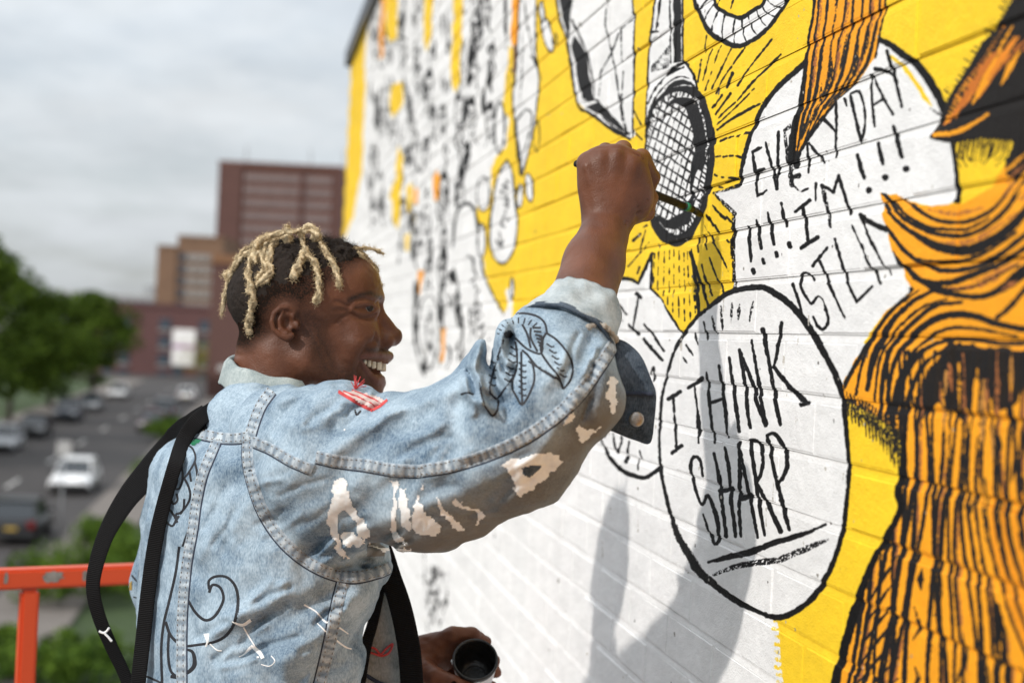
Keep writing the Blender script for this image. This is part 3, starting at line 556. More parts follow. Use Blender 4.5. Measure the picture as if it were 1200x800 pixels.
# ------------------------------------------------------------------ the brick wall, brick by brick
COURSE, BLEN, BED, HEADJ = .0677, .2032, .0105, .009
Z0 = .0211                                    # a bed joint's upper edge (under side of a brick), metres above the eye
WALL_Y0, WALL_Y1, WALL_TOP = -1.2, 9.66, 1.80
wall = empty('mural_wall', (WALLX, 0, 0))
tag(wall, 'long painted brick wall covered in a yellow, white and orange cartoon mural', 'wall')
bh, bl = COURSE-BED, BLEN-HEADJ
def brick_mesh(name, L):
    y, z, c, dp = L/2, bh/2, .0016, .012      # face toward -X, worn edges
    v = [(0,-y+c,-z+c),(0,y-c,-z+c),(0,y-c,z-c),(0,-y+c,z-c), (c,-y,-z),(c,y,-z),(c,y,z),(c,-y,z), (dp,-y,-z),(dp,y,-z),(dp,y,z),(dp,-y,z)]
    f = [(0,3,2,1)]+[(i,(i+1)%4,(i+1)%4+4,i+4) for i in range(4)]+[(i+4,(i+1)%4+4,(i+1)%4+8,i+8) for i in range(4)]
    return v, f
bv, bf = brick_mesh('brick', bl); brick_me = pydata('brick', bv, bf); brick_me.materials.append(M_WALL)
rb = random.Random(5)
cells = []
k0, k1 = int(math.floor((-2.9-Z0)/COURSE)), int((WALL_TOP-Z0)/COURSE)
for k in range(k0, k1):
    zc_ = Z0+k*COURSE+bh/2; off = (.5 if k % 2 else 0)*BLEN+.055
    y = WALL_Y0+off-BLEN
    while y < WALL_Y1-bl/2:
        yc = y+BLEN/2
        if yc-bl/2 > WALL_Y0 and yc+bl/2 < WALL_Y1+.1: cells.append((yc, zc_, rb.gauss(0, .0006), rb.gauss(0, .0022), rb.gauss(0, .003)))
        y += BLEN
P = np.array([[WALLX, c[0], c[1]+EYE] for c in cells]); P2 = P.copy(); P2[:, 1] += .1; P3 = P.copy(); P3[:, 2] += .03; P4 = P.copy(); P4[:, 1] -= .1
infront = P4[:, 1] > .35
x, y, z = project(P); xa, _, _ = project(P4); xb, _, _ = project(P2); _, yb, _ = project(P3)
area = np.abs(xb-xa)*np.abs(yb-y)*2
vis = infront & (np.minimum(xa, xb) < 1200) & (np.maximum(xa, xb) > 395) & (y > -20) & (y < 820)
# hidden behind the painter: torso, head and raised arm
hid = ((x < 700) & (y > 470) & (y < 640-(x-450)*.25) & (x < 640)) | ((x < 470) & (y > 290)) | ((x < 480) & (y > 430))
score = np.where(vis & ~hid, area, -1); order = np.argsort(-score); near = set(order[:300][score[order[:300]] > 0].tolist())
rest = MB()
for i, (yc, zz, dx, r1, r2) in enumerate(cells):
    if i in near:
        o = link('brick', brick_me, wall); o.location = (dx, yc, zz+EYE); o.rotation_euler = (0, r1*2, r2)
    else:
        rest.add([(WALLX+dx+a, yc+b, EYE+zz+c) for a, b, c in bv], bf)
ro = link_world('brick_courses', rest.mesh('brick_courses'), wall, M_WALL); ro['kind'] = 'stuff'
mo = MB()                                     # struck mortar: deep under the upper brick, sloping out to the lower one
for k in range(k0, k1+1):
    zt = EYE+Z0+k*COURSE; zb = zt-BED
    a, b = WALLX+.0026, WALLX+.0009
    n = 54; ys = np.linspace(WALL_Y0, WALL_Y1, n+1); dz = [rb.gauss(0, .0009) for _ in ys]; dx = [rb.gauss(0, .0005) for _ in ys]
    v = []
    for yy, d, e in zip(ys, dz, dx): v += [(a+.004, yy, zt+.0006), (a+e, yy, zt-.0012), (b+e*.5, yy, zb+d), (b+.004, yy, zb-.002)]
    mo.add(v, [(i*4+j, i*4+4+j, i*4+5+j, i*4+1+j) for i in range(n) for j in range(3)])
    if k < k1: mo.add([(WALLX+.0008, WALL_Y0, zt-.001), (WALLX+.0008, WALL_Y1, zt-.001), (WALLX+.0008, WALL_Y1, zt+bh+.001), (WALLX+.0008, WALL_Y0, zt+bh+.001)], [(0, 3, 2, 1)])
link_world('mortar', mo.mesh('mortar'), wall, M_WALL)
m_core = mat('wall_core', (.62, .61, .59), .9, noise=(3, .1))
cb = MB(); zlow = EYE+Z0+k0*COURSE-BED; cb.box((WALLX+.16, (WALL_Y0+WALL_Y1)/2, (EYE+WALL_TOP)/2), (.29, WALL_Y1-WALL_Y0-.004, EYE+WALL_TOP-.02)); o = link_world('wall_core', cb.mesh('wall_core'), wall, m_core)
cb = MB(); cb.box((WALLX+.1535, (WALL_Y0+WALL_Y1)/2, (zlow-.004)/2), (.30, WALL_Y1-WALL_Y0, zlow-.004)); link_world('wall_base', cb.mesh('wall_base'), wall, mat('wall_base_paint', (.72, .71, .69), .7, noise=(2, .08), bump=(30, .4, .01), coords='Object'))
m_cop = mat('coping_metal', (.07, .08, .10), .45, metal=.6, noise=(4, .15))
cb = MB(); cb.box((WALLX+.14, (WALL_Y0+WALL_Y1)/2+.02, EYE+WALL_TOP+.03), (.36, WALL_Y1-WALL_Y0+.1, .10)); link_world('coping', cb.mesh('coping'), wall, m_cop)
# ------------------------------------------------------------------ street, buildings, trees and cars below and behind
HD = math.atan2(-(math.tan(ALPHA-math.radians(9.36))), 1.0)       # street runs about 1.4 degrees off the wall
SD = np.array([math.sin(math.radians(1.36)), math.cos(math.radians(1.36)), 0]); SN = np.array([SD[1], -SD[0], 0])   # along the street, to its right
SRZ = -math.radians(1.36)
def st(a, l, h=0.0): p = SD*a+SN*l; return (p[0], p[1], h)         # a metres along, l metres right of the lens
def sheet(name, l0, l1, a0, a1, h, m, n=1):
    me = pydata(name, [st(a0, l0, h), st(a0, l1, h), st(a1, l1, h), st(a1, l0, h)], [(0, 1, 2, 3)]); o = link(name, me, None, m); o['kind'] = 'structure'; return o
m_ground = mat('ground_soil', (.13, .12, .10), .95, noise=(.4, .25), coords='Object')
m_asph = mat('asphalt', (.036, .031, .030), .85, noise=(.9, .28, 8), bump=(60, .3, .01))
m_pave = mat('pavement', (.15, .13, .115), .9, noise=(1.3, .2, 7), bump=(40, .3, .01))
m_paver = mat('grey_pavers', (.10, .098, .097), .9, noise=(2.5, .25, 8))
m_line = mat('road_paint', (.62, .61, .58), .8, noise=(5, .2))
m_grass = mat('lawn', (.035, .06, .015), .95, noise=(2.0, .35, 8), bump=(25, .8, .05))
m_plaza = mat('plaza_paving', (.33, .28, .23), .9, noise=(.4, .15))
g = pydata('ground', [(-1800, -400, -.012), (1800, -400, -.012), (1800, 3200, -.012), (-1800, 3200, -.012)], [(0, 1, 2, 3)]); o = link('ground', g, None, m_ground); o['kind'] = 'structure'
LK, RK = -16.6, -7.3                                              # left and right kerbs
sheet('road', LK, RK, -30, 195, 0.0, m_asph)
sheet('cross_street', -120, 60, 196, 212, -.004, m_asph)
def kerbed(name, l0, l1, a0, a1, m, h=.13):
    mb = MB(); c = st((a0+a1)/2, (l0+l1)/2, h/2); mb.box(c, (l1-l0, a1-a0, h), SRZ); o = mb.build(name, m); o['kind'] = 'structure'; return o
kerbed('pavement_right', RK, RK+2.4, -30, 190, m_pave); kerbed('pavement_left', LK-3.2, LK, -30, 190, m_pave)
sheet('grass_verge', RK+2.402, RK+5.2, -30, 120, .02, m_grass); sheet('paved_yard', RK+5.2, 0.55, -30, 120, .016, m_paver); sheet('lawn_left', -70, LK-3.2, -30, 190, .02, m_grass)
sheet('plaza', RK+2.4, 60, 120, 190, .012, m_plaza); sheet('plaza_far', -120, 60, 212, 240, .004, m_plaza)
for k in range(14):
    o = sheet('lane_marking', (LK+RK)/2-.06, (LK+RK)/2+.06, 20+k*12, 23.5+k*12, .005, m_line)
# paving slabs in the near yard that the frame can show
m_slab = mat('yard_slab', (.125, .12, .118), .9, noise=(2.2, .3, 6))
sv = MB(); sv.box((0, 0, .015), (.98, .98, .03)); slab_me = sv.mesh('paving_slab'); slab_me.materials.append(m_slab)
yard = bpy.data.objects['paved_yard']
for i in range(4):
    for j in range(10):
        o = link('paving_slab', slab_me, yard); q = st(30.5+j, RK+5.75+i, .012); o.location = (q[0], q[1], q[2]+rng.normal(0, .003)); o.rotation_euler = (0, 0, SRZ)

# ---- foliage
def foliage_mat(name, col, col2):
    m = bpy.data.materials.new(name); m.use_nodes = True; t = m.node_tree; p = t.nodes['Principled BSDF']
    oi = N('ShaderNodeNewGeometry', t); n = N('ShaderNodeTexNoise', t); n.inputs['Scale'].default_value = .9; n.inputs['Detail'].default_value = 4; t.links.new(oi.outputs['Position'], n.inputs['Vector'])
    rr = N('ShaderNodeMath', t, operation='MULTIPLY_ADD'); t.links.new(oi.outputs['Random Per Island'], rr.inputs[0]); rr.inputs[1].default_value = .55; t.links.new(n.outputs['Fac'], rr.inputs[2])
    mp = N('ShaderNodeMapRange', t); mp.inputs['From Min'].default_value = .35; mp.inputs['From Max'].default_value = 1.1; t.links.new(rr.outputs[0], mp.inputs['Value'])
    mx = N('ShaderNodeMix', t, data_type='RGBA'); mx.inputs['A'].default_value = (*col, 1); mx.inputs['B'].default_value = (*col2, 1); t.links.new(mp.outputs[0], mx.inputs['Factor'])
    t.links.new(mx.outputs['Result'], p.inputs['Base Color']); p.inputs['Roughness'].default_value = .8; p.inputs['Specular IOR Level'].default_value = .08
    return m
m_leaf = foliage_mat('street_tree_leaves', (.008, .022, .003), (.098, .152, .018)); m_leaf2 = foliage_mat('hedge_leaves', (.016, .042, .006), (.10, .165, .02)); m_leaf3 = foliage_mat('yellow_bush_leaves', (.12, .12, .015), (.26, .22, .03))
m_bark = mat('bark', (.06, .05, .04), .95, noise=(6, .3), bump=(20, .6, .02))
def leaves(centers, radii, n, size, rg):
    """leaf-sized quads spread through the given clumps"""
    ci = rg.integers(0, len(centers), n); d = rg.standard_normal((n, 3)); d /= np.linalg.norm(d, axis=1)[:, None]
    P = centers[ci]+d*(radii[ci]*rg.uniform(.35, 1.0, n)**.5)[:, None]*np.array([1, 1, .8])
    a = rg.standard_normal((n, 3)); a /= np.linalg.norm(a, axis=1)[:, None]; nn = d*.6+rg.standard_normal((n, 3))*.6; b = np.cross(nn, a); b /= np.linalg.norm(b, axis=1)[:, None]+1e-9
    a = np.cross(b, nn); a /= np.linalg.norm(a, axis=1)[:, None]+1e-9
    s = (size*rg.uniform(.6, 1.3, n))[:, None]
    V = np.stack([P-a*s, P+b*s*.5, P+a*s, P-b*s*.5], 1).reshape(-1, 3); Fq = np.arange(4*n).reshape(-1, 4)
    return V, Fq
def tree(a, l, hgt, rad, seed, label):
    rg = np.random.default_rng(seed); base = np.array(st(a, l, .1)); root = empty('street_tree', base)
    tag(root, label, 'tree', 'trees lining the left kerb')
    mb = MB(); th = hgt*.36
    mb.tube([(0, 0, -.1), (.05, .02, th*.4), (-.04, .05, th), (.05, 0, hgt*.6), (0, 0, hgt*.85)], [.26, .2, .16, .09, .03], 8)
    for k in range(7):
        an = k*2.4+seed; r_ = rad*rg.uniform(.5, .8); z = th*rg.uniform(.75, 1.5)
        mb.tube([(0, 0, z), (math.cos(an)*r_*.45, math.sin(an)*r_*.45, z+hgt*.10), (math.cos(an)*r_, math.sin(an)*r_, z+hgt*.22)], [.1, .06, .02], 6)
    mb.build('trunk', m_bark, root, True)
    n = 54; d = rg.standard_normal((n, 3)); d /= np.linalg.norm(d, axis=1)[:, None]; rr = rg.uniform(.3, 1.0, n)**.6
    cz = hgt*.60; cz = hgt*.56; cs = np.stack([d[:, 0]*rr*rad, d[:, 1]*rr*rad, cz+d[:, 2]*rr*hgt*.44], 1); cs[:, :2] *= (1-.35*np.clip((cs[:, 2:3]-cz)/(hgt*.4), 0, 1))
    V, Fq = leaves(cs, rg.uniform(.18, .40, n)*rad, 7600, .25, rg)
    link('crown', pydata('crown', V, Fq), root, m_leaf)
trees = [(78, -19.6, 13.2, 5.0, 'tallest dense street tree of the kerb row, over the silver grey hatchback'), (92, -19.2, 12.9, 4.8, 'broad street tree next to the tallest one of the kerb row'), (108, -19.0, 11.7, 4.2, 'full green street tree over the middle of the parked row'),
         (126, -18.9, 10.3, 4.0, 'lowest street tree of the kerb row, with a small round crown'), (146, -17.9, 11.0, 4.1, 'last street tree of the kerb row, towards the low brick building')]
for i, (a, l, h, rd, lab) in enumerate(trees): tree(a, l, h, rd, 20+i, lab)
def hedge(name, a, l, la, ll, h, seed, label, m=m_leaf2, n=2600, cat='hedge'):
    rg = np.random.default_rng(seed); root = empty(name, st(a, l, .02), SRZ); tag(root, label, cat, 'clipped hedges in the yard' if cat == 'hedge' else None)
    k = 34; cs = np.stack([rg.uniform(-ll/2, ll/2, k), rg.uniform(-la/2, la/2, k), rg.uniform(.35, .8, k)*h], 1)
    V, Fq = leaves(cs, np.full(k, h*.42)*rg.uniform(.8, 1.2, k), n, .09, rg); link('foliage', pydata('foliage', V, Fq), root, m)
    for q in range(4): mb = MB(); mb.tube([(cs[q, 0], cs[q, 1], -.03), (cs[q, 0]+.05, cs[q, 1], h*.7)], [.03, .015], 5); mb.build('stem', m_bark, root)
def gl(px, py): p = on_ground(px, py); return float(p@SD), float(p@SN)
a, l = gl(78, 716); hedge('hedge', a+2.2, l+.6, 5.0, 4.2, 1.4, 1, 'dark clipped hedge behind the orange guard rail', n=5200)
a, l = gl(150, 690); hedge('hedge', a+1.5, l+.5, 4.0, 2.6, 1.5, 11, 'dark clipped hedge in the gap inside the hanging strap loop', n=3600)
a, l = gl(40, 812); hedge('hedge', a+1, l, 3.0, 3.4, 1.0, 2, 'low hedge at the edge of the paved yard, under the guard rail', n=3600)
a, l = gl(88, 660); hedge('hedge', a+3, l+.6, 4, 1.6, 1.0, 3, 'bright hedge beside the pavement next to the black car')
a, l = gl(165, 580); hedge('hedge', a+2, l+.4, 5, 1.8, 1.5, 4, 'rounded shrub hedge beyond the shoulder strap along the pavement')
a, l = gl(188, 520); hedge('hedge', a+3, l, 6, 1.6, 1.4, 6, 'far green hedge along the pavement by the parked cars')
a, l = gl(238, 448); hedge('yellow_bush', a-3, l, 4, 4, 5.6, 5, 'tall yellow green bush in front of the brick building', m_leaf3, 3000, 'bush')

# ---- buildings
def brickmat(name, c1, sc=1.0): return mat(name, c1, .9, noise=(.25*sc, .16, 7))
m_tower = brickmat('tower_brick', (.125, .058, .044)); m_tower2 = brickmat('tower_pier_brick', (.10, .048, .04)); m_low = brickmat('low_block_brick', (.10, .047, .045)); m_annex = brickmat('annex_brick', (.10, .05, .042)); m_or = brickmat('orange_brick', (.17, .10, .062))
m_pale = mat('pale_concrete', (.42, .41, .40), .9, noise=(.3, .08)); m_grey = mat('grey_render', (.30, .31, .32), .9, noise=(.2, .1))
m_gl = mat('window_glass', (.04, .055, .075), .12, .6); m_blind = mat('window_blinds', (.20, .155, .15), .6, noise=(.7, .3)); m_blind2 = mat('grey_glazing', (.25, .235, .22), .5, noise=(.6, .2)); m_whitepanel = mat('banner_white', (.78, .77, .76), .7); m_purple = mat('banner_purple', (.35, .16, .36), .7)
class Bld:
    """building block: facade frame centred on a photo column at a distance; local x right, y away"""
    def __init__(s, name, label, pxc, dist, rz=0.0, shift=0.0):
        p = ORG+ray(pxc+shift, 385)*dist; s.root = empty(name, (p[0], p[1], 0), -ALPHA+rz); s.d = dist; s.pxc = pxc
        tag(s.root, label, 'building')
    def x(s, px): return (px-s.pxc)/F*s.d
    def z(s, px, py): return EYE+(at(px, py, s.d)[2]-EYE)
    def box(s, name, m, px0, px1, z0, z1, y0, y1, parent=None):
        mb = MB(); mb.box(((s.x(px0)+s.x(px1))/2, (y0+y1)/2, (z0+z1)/2), (abs(s.x(px1)-s.x(px0)), y1-y0, z1-z0)); o = mb.build(name, m, parent or s.root); return o
T1 = Bld('brick_tower', 'tall red brown brick tower block with pale window bands', 328, 320, shift=-9)
zt = T1.z(328, 197); T1.box('wall', m_tower, 257, 402, 0, zt, 0, 22); T1.box('corner_pier', m_tower2, 257, 285, 0, zt-.1, -.5, -.02); T1.box('corner_pier', m_tower2, 391, 402, 0, zt-.1, -.5, -.02); T1.box('middle_pier', m_tower2, 353, 358, 0, zt-.3, -.4, -.02)
T1.box('parapet', m_tower, 256.6, 402.4, zt+.001, zt+1.0, -.6, 22.2)
for px in (280, 357, 397): T1.box('roof_aerial', m_grey, px-.6, px+.6, zt+1.0, zt+5.5, 8, 8.3)
fl = 15.0/F*320
for r_ in range(11):
    z1 = zt-1.6-r_*fl
    for a_, b_, n in ((287, 352, 11), (359, 390, 5)):
        wdt = (b_-a_)/n
        for k in range(n):
            w = T1.box('window', m_blind, a_+k*wdt+.5, a_+(k+1)*wdt-.5, z1-1.5, z1, -.25, -.01)
A1 = Bld('brick_annex', 'lower dark brick block in front of the tower with a white door canopy', 330, 150)
za_ = A1.z(330, 312); A1.box('wall', m_annex, 245, 430, 0, za_, 0, 14); A1.box('parapet', mat('warm_coping', (.2, .1, .05), .9), 244.6, 430.4, za_+.001, za_+.9, -.25, 14.2)
c = A1.box('door_canopy', m_pale, 262, 285, 3.0, 3.55, -2.0, -.01); A1.box('door', m_gl, 266, 281, .05, 2.9, -.12, -.01)
for r_ in range(3):
    for k in range(3): A1.box('window', m_gl, 296+k*20, 308+k*20, 2.2+r_*3.5, 4.0+r_*3.5, -.15, -.01)
O1 = Bld('orange_brick_block', 'orange brick block with a pale glazed grid between the tower and trees', 218, 285, shift=-5)
zo = O1.z(200, 291); zo2 = O1.z(230, 280); O1.box('wall', m_or, 185, 208, 0, zo, 0, 18); O1.box('stair_tower', m_or, 208, 262, 0, zo2, .4, 17)
for r_ in range(9):
    for k in range(5):
        O1.box('window', m_blind2 if k % 5 else m_gl, 211+k*9, 218.5+k*9, zo2-4.4-r_*2.4, zo2-3.0-r_*2.4, .1, .39)
O1.box('parapet', m_or, 207.7, 262.3, zo2+.001, zo2+.7, .2, 17.2); O1.box('parapet', m_or, 184.7, 207.6, zo+.001, zo+.6, -.2, 18.2)
L1 = Bld('low_brick_building', 'four storey purple brown brick building hung with a white banner', 205, 206)
zl = L1.z(205, 361); L1.box('wall', m_low, 110, 300, 0, zl, 0, 16); L1.box('parapet', m_low, 109.6, 300.4, zl+.001, zl+.6, -.2, 16.2)
for col in (122, 140, 187, 234, 262, 284):
    for r_ in range(4):
        zz = zl-1.6-r_*2.55
        w = L1.box('window', m_gl, col, col+13, zz-1.55, zz, -.16, -.01); L1.box('sill', m_pale, col-.6, col+13.6, zz-1.72, zz-1.56, -.3, -.012, w)
L1.box('door', m_gl, 205, 216, .05, 2.4, -.2, -.012)
b = L1.box('banner', m_whitepanel, 203.5, 230, zl-8.2, zl-3.0, -.34, -.2); L1.box('banner_stripe', m_purple, 203.5, 230, zl-5.75, zl-5.25, -.37, -.345, b)
G1 = Bld('grey_office_block', 'pale grey flat office block far beyond the street trees', 140, 420)
zg = G1.z(140, 347); G1.box('wall', m_grey, 60, 186, 0, zg, 0, 20); G1.box('plant_room', m_grey, 163, 174, zg+.001, zg+3.6, 4, 9); G1.box('roof_edge', m_pale, 59.8, 186.2, zg+.002, zg+.5, -.2, 3.9)
for k in range(14):
    for r_ in range(3): G1.box('window', m_gl, 63+k*8.7, 69+k*8.7, zg-3-r_*3.6, zg-1-r_*3.6, -.12, -.01)

# ---- cars
def paint(name, col): return mat(name, col, .3, .5, noise=(2, .05))
m_tyre = mat('tyre_rubber', (.02, .02, .02), .9); m_rim = mat('alloy_rim', (.45, .45, .46), .35, metal=.8); m_cgl = mat('car_glass', (.015, .02, .025), .08, .8); m_lamp = mat('headlamp', (.75, .76, .78), .1, .9); m_tail = mat('tail_lamp', (.16, .008, .008), .25); m_trim = mat('black_trim', (.02, .02, .022), .6); m_plate = mat('number_plate', (.5, .33, .05), .6)
def make_car(L, Wd, H, suv=False):
    """parts as meshes in car space: +y is the front"""
    hl, hw = L/2, Wd/2; sill, belt = .28, H*.60
    prof = [(-hl, .42), (-hl+.03, belt*.93), (-hl+.14, belt), (-hl*.25, belt+.03), (hl*.30, belt), (hl*.66, belt*.92), (hl-.1, belt*.76), (hl, belt*.62), (hl-.02, .34), (hl-.25, sill), (-hl+.25, sill)]
    body = MB(); nx = 5; v = []; f = []
    for i, t in enumerate(np.linspace(-1, 1, nx*2+1)):
        xx = hw*math.copysign(abs(t)**.8, t); inset = .10*abs(t)**6; n = len(prof)
        for (y, z) in prof: v.append((xx*(1-.04*(z > belt*.8)), y*(1-inset*.5), z-(.05*abs(t)**5 if z > belt*.7 else 0)+(.03*abs(t)**5 if z < .4 else 0)))
    n = len(prof); m = nx*2+1
    f = [(i*n+k, (i+1)*n+k, (i+1)*n+(k+1) % n, i*n+(k+1) % n) for i in range(m-1) for k in range(n)]+[tuple(range(n)), tuple(range((m-1)*n+n-1, (m-1)*n-1, -1))]
    body.add(v, f)
    rf = -hl*.86 if suv else -hl*.62; y0, y1, y2, y3 = -hl+.16 if suv else -hl*.80, rf, hl*.05, hl*.40
    cw, rw = hw*.90, hw*.72; top = H
    def ring(y, z, w): return [(-w, y, z), (w, y, z)]
    cab = MB(); cv = ring(y0, belt-.02, cw)+ring(y1, top-.06, rw)+ring(y2, top-.06, rw)+ring(y3, belt-.02, cw)
    cab.add(cv, [(0, 1, 3, 2), (2, 3, 5, 4), (4, 5, 7, 6), (0, 2, 4, 6), (1, 7, 5, 3)])
    roof = MB(); roof.box((0, (y1+y2)/2, top-.03), (rw*2+.04, y2-y1+.10, .06))
    for sx in (-1, 1):
        roof.tube([(sx*cw, y3, belt), (sx*(rw+.01), y2, top-.05)], .035, 6); roof.tube([(sx*cw, y0, belt), (sx*(rw+.01), y1, top-.05)], .05, 6); roof.tube([(sx*cw, (y1+y2)/2, belt), (sx*(rw+.01), (y1+y2)/2, top-.05)], .035, 6)
    wheel = MB(); R = .33 if not suv else .37; R90 = np.array([[0, 0, 1], [0, 1, 0], [-1, 0, 0]], float)
    wheel.lathe([(R*.62, -.1), (R*.95, -.11), (R, -.07), (R, .07), (R*.95, .11), (R*.62, .1)], n=18, M3=R90)
    rim = MB(); rim.lathe([(0, -.09), (R*.2, -.1), (R*.6, -.06), (R*.63, -.1), (R*.63, .1), (R*.6, .06), (R*.2, .1), (0, .09)], n=18, M3=R90)
    head = MB(); head.box((0, 0, 0), (.42, .10, .15)); tail = MB(); tail.box((0, 0, 0), (.24, .06, .24 if not suv else .4)); bump = MB(); bump.box((0, 0, .43), (Wd*.9, .16, .2)); mir = MB(); mir.box((0, 0, 0), (.2, .1, .14))
    pl = MB(); pl.box((0, 0, 0), (.42, .02, .10))
    return dict(body=(body.mesh('body', True), (0, 0, 0)), glass=cab.mesh('cabin_glass'), roof=roof.mesh('roof'), wheel=wheel.mesh('tyre', True), rim=rim.mesh('rim', True), head=head.mesh('headlight'), tail=tail.mesh('tail_light'), bump=bump.mesh('bumper'), mir=mir.mesh('mirror'), pl=pl.mesh('number_plate'), hl=hl, hw=hw, belt=belt, R=R, y3=y3)
proto = {'sedan': make_car(4.5, 1.78, 1.45), 'hatch': make_car(4.1, 1.75, 1.5), 'suv': make_car(4.6, 1.85, 1.72, True)}
def with_mat(me, m):
    if len(me.materials) == 0: me.materials.append(m)
    return me
def car(kind, px, py, face, paintm, label, group='cars on the street', rz=0.0, pos=None):
    p = proto[kind]; g_ = on_ground(px, py) if pos is None else np.array(pos); root = empty('parked_car' if 'parked' in label else 'car', (g_[0], g_[1], .002), SRZ+(0 if face > 0 else math.pi)+rz)
    tag(root, label, 'car', group)
    bm_ = p['body'][0].copy(); bm_.materials.clear(); bm_.materials.append(paintm); b_ = link('body', bm_, root)
    rm = p['roof'].copy(); rm.materials.clear(); rm.materials.append(paintm); link('roof', rm, root)
    link('cabin_glass', with_mat(p['glass'], m_cgl), root); [setattr(link('bumper', with_mat(p['bump'], m_trim), root), 'location', (0, q_*(p['hl']-.06), 0)) for q_ in (-1, 1)]
    for sx in (-1, 1):
        for sy in (-1, 1):
            w = link('wheel', with_mat(p['wheel'], m_tyre), root); w.location = (sx*(p['hw']-.10), sy*p['hl']*.60, p['R']); link('rim', with_mat(p['rim'], m_rim), w)
        h = link('headlight', with_mat(p['head'], m_lamp), root); h.location = (sx*(p['hw']-.30), p['hl']-.10, p['belt']*.74)
        h = link('tail_light', with_mat(p['tail'], m_tail), root); h.location = (sx*(p['hw']-.22), -p['hl']+.035, p['belt']*.85)
        h = link('mirror', with_mat(p['mir'], m_trim), root); h.location = (sx*(p['hw']+.06), p['y3']-.1, p['belt']+.06)
    h = link('number_plate', with_mat(p['pl'], m_plate), root); h.location = (0, -p['hl']-.03, .62)
pw, pb, pg, ps, pr, pd = paint('white_paint', (.78, .78, .78)), paint('black_paint', (.012, .012, .014)), paint('grey_paint', (.16, .17, .18)), paint('silver_paint', (.42, .43, .45)), paint('dark_red_paint', (.05, .012, .012)), paint('dark_blue_paint', (.02, .025, .04))
car('sedan', 88, 574, -1, pw, 'white saloon driving along the middle of the street'); car('hatch', 24, 630, 1, pb, 'black estate car with red tail lights beside the pavement')
for px, py, kd, pm, lab in ((36, 529, 'hatch', ps, 'silver grey hatchback parked under the first street tree'), (67, 512, 'sedan', pb, 'black saloon parked behind the silver grey hatchback'), (100, 494, 'suv', pd, 'dark blue car parked second behind the silver hatchback'), (122, 482, 'hatch', pg, 'grey hatchback parked in the middle of the tree shaded row'), (150, 467, 'sedan', pw, 'white saloon parked at the far end of the tree shaded row')):
    a, _ = gl(px, py); q = st(a, LK+1.25); car(kd, 0, 0, -1, pm, lab, 'cars parked under the street trees', pos=q)
for px, py, kd, pm, lab in ((163, 504, 'sedan', pr, 'dark red saloon parked by the right kerb, nearest of three'), (186, 491, 'suv', pg, 'grey car parked just beyond the dark red saloon'), (209, 470, 'hatch', pw, 'pale hatchback parked by the right kerb near the brick building')):
    a, _ = gl(px, py); q = st(a, RK-1.3); car(kd, 0, 0, 1 if kd != 'sedan' else -1, pm, lab, 'cars parked by the right kerb', pos=q)
# ---- street sign pole by the pavement
g_ = on_ground(70, 634); root = empty('sign_pole', (g_[0], g_[1], .1)); tag(root, 'thin grey pole with a small plate standing at the kerb', 'sign')
mb = MB(); mb.tube([(0, 0, -.05), (0, 0, 3.5)], .035, 8); mb.build('pole', m_grey, root, True); mb = MB(); mb.box((0, -.05, 3.2), (.5, .02, .5)); mb.build('sign_plate', m_pale, root)
# ------------------------------------------------------------------ sculpting kit: distance fields meshed with surface nets
PXM = 877.0                                   # photo pixels per metre at 1.9 m, the painter's distance
def to_world(V): V = np.asarray(V, float); return unproj(np.stack([V[:, 0], V[:, 1], 1.9+V[:, 2]/PXM], 1))
def smin(a, b, k):
    h = np.clip(.5+.5*(b-a)/k, 0, 1); return b+(a-b)*h-k*h*(1-h)
def smax(a, b, k): return -smin(-a, -b, k)
def cap(P, A, B, ra, rb=None, sc=None):
    """tapered capsule"""
    rb = ra if rb is None else rb; A = np.asarray(A, np.float32); B = np.asarray(B, np.float32)
    d = B-A; t = np.clip(((P-A)@d)/(d@d+1e-9), 0, 1)
    return np.sqrt(((P-A-t[:, None]*d)**2).sum(1))-(ra+(rb-ra)*t)
def chain(P, pts, rs, k=0):
    o = None
    for i in range(len(pts)-1):
        q = cap(P, pts[i], pts[i+1], rs[i], rs[i+1]); o = q if o is None else (np.minimum(o, q) if not k else smin(o, q, k))
    return o
def ell(P, c, r):
    q = (P-np.asarray(c, np.float32))/np.asarray(r, np.float32); k0 = np.sqrt((q*q).sum(1)); k1 = np.sqrt(((q/np.asarray(r, np.float32))**2).sum(1))+1e-9
    return k0*(k0-1)/k1
_G = np.random.default_rng(99).standard_normal((32, 32, 32)).astype(np.float32)
def vnoise(P, s):
    q = P/s; i = np.floor(q).astype(int); f = (q-i).astype(np.float32); f = f*f*(3-2*f); i &= 31; j = (i+1) & 31
    a, b, c = i[:, 0], i[:, 1], i[:, 2]; d, e, g = j[:, 0], j[:, 1], j[:, 2]; x, y, z = f[:, 0], f[:, 1], f[:, 2]
    l = lambda u, v, t: u+(v-u)*t
    return l(l(l(_G[a, b, c], _G[d, b, c], x), l(_G[a, e, c], _G[d, e, c], x), y), l(l(_G[a, b, g], _G[d, b, g], x), l(_G[a, e, g], _G[d, e, g], x), y), z)
def polydist2(P, pts):
    o = None; X = P[:, :2]
    for a, b in zip(pts[:-1], pts[1:]):
        a = np.asarray(a, np.float32); b = np.asarray(b, np.float32); d = b-a; t = np.clip(((X-a)@d)/(d@d+1e-9), 0, 1); q = ((X-a-t[:, None]*d)**2).sum(1); o = q if o is None else np.minimum(o, q)
    return np.sqrt(o)
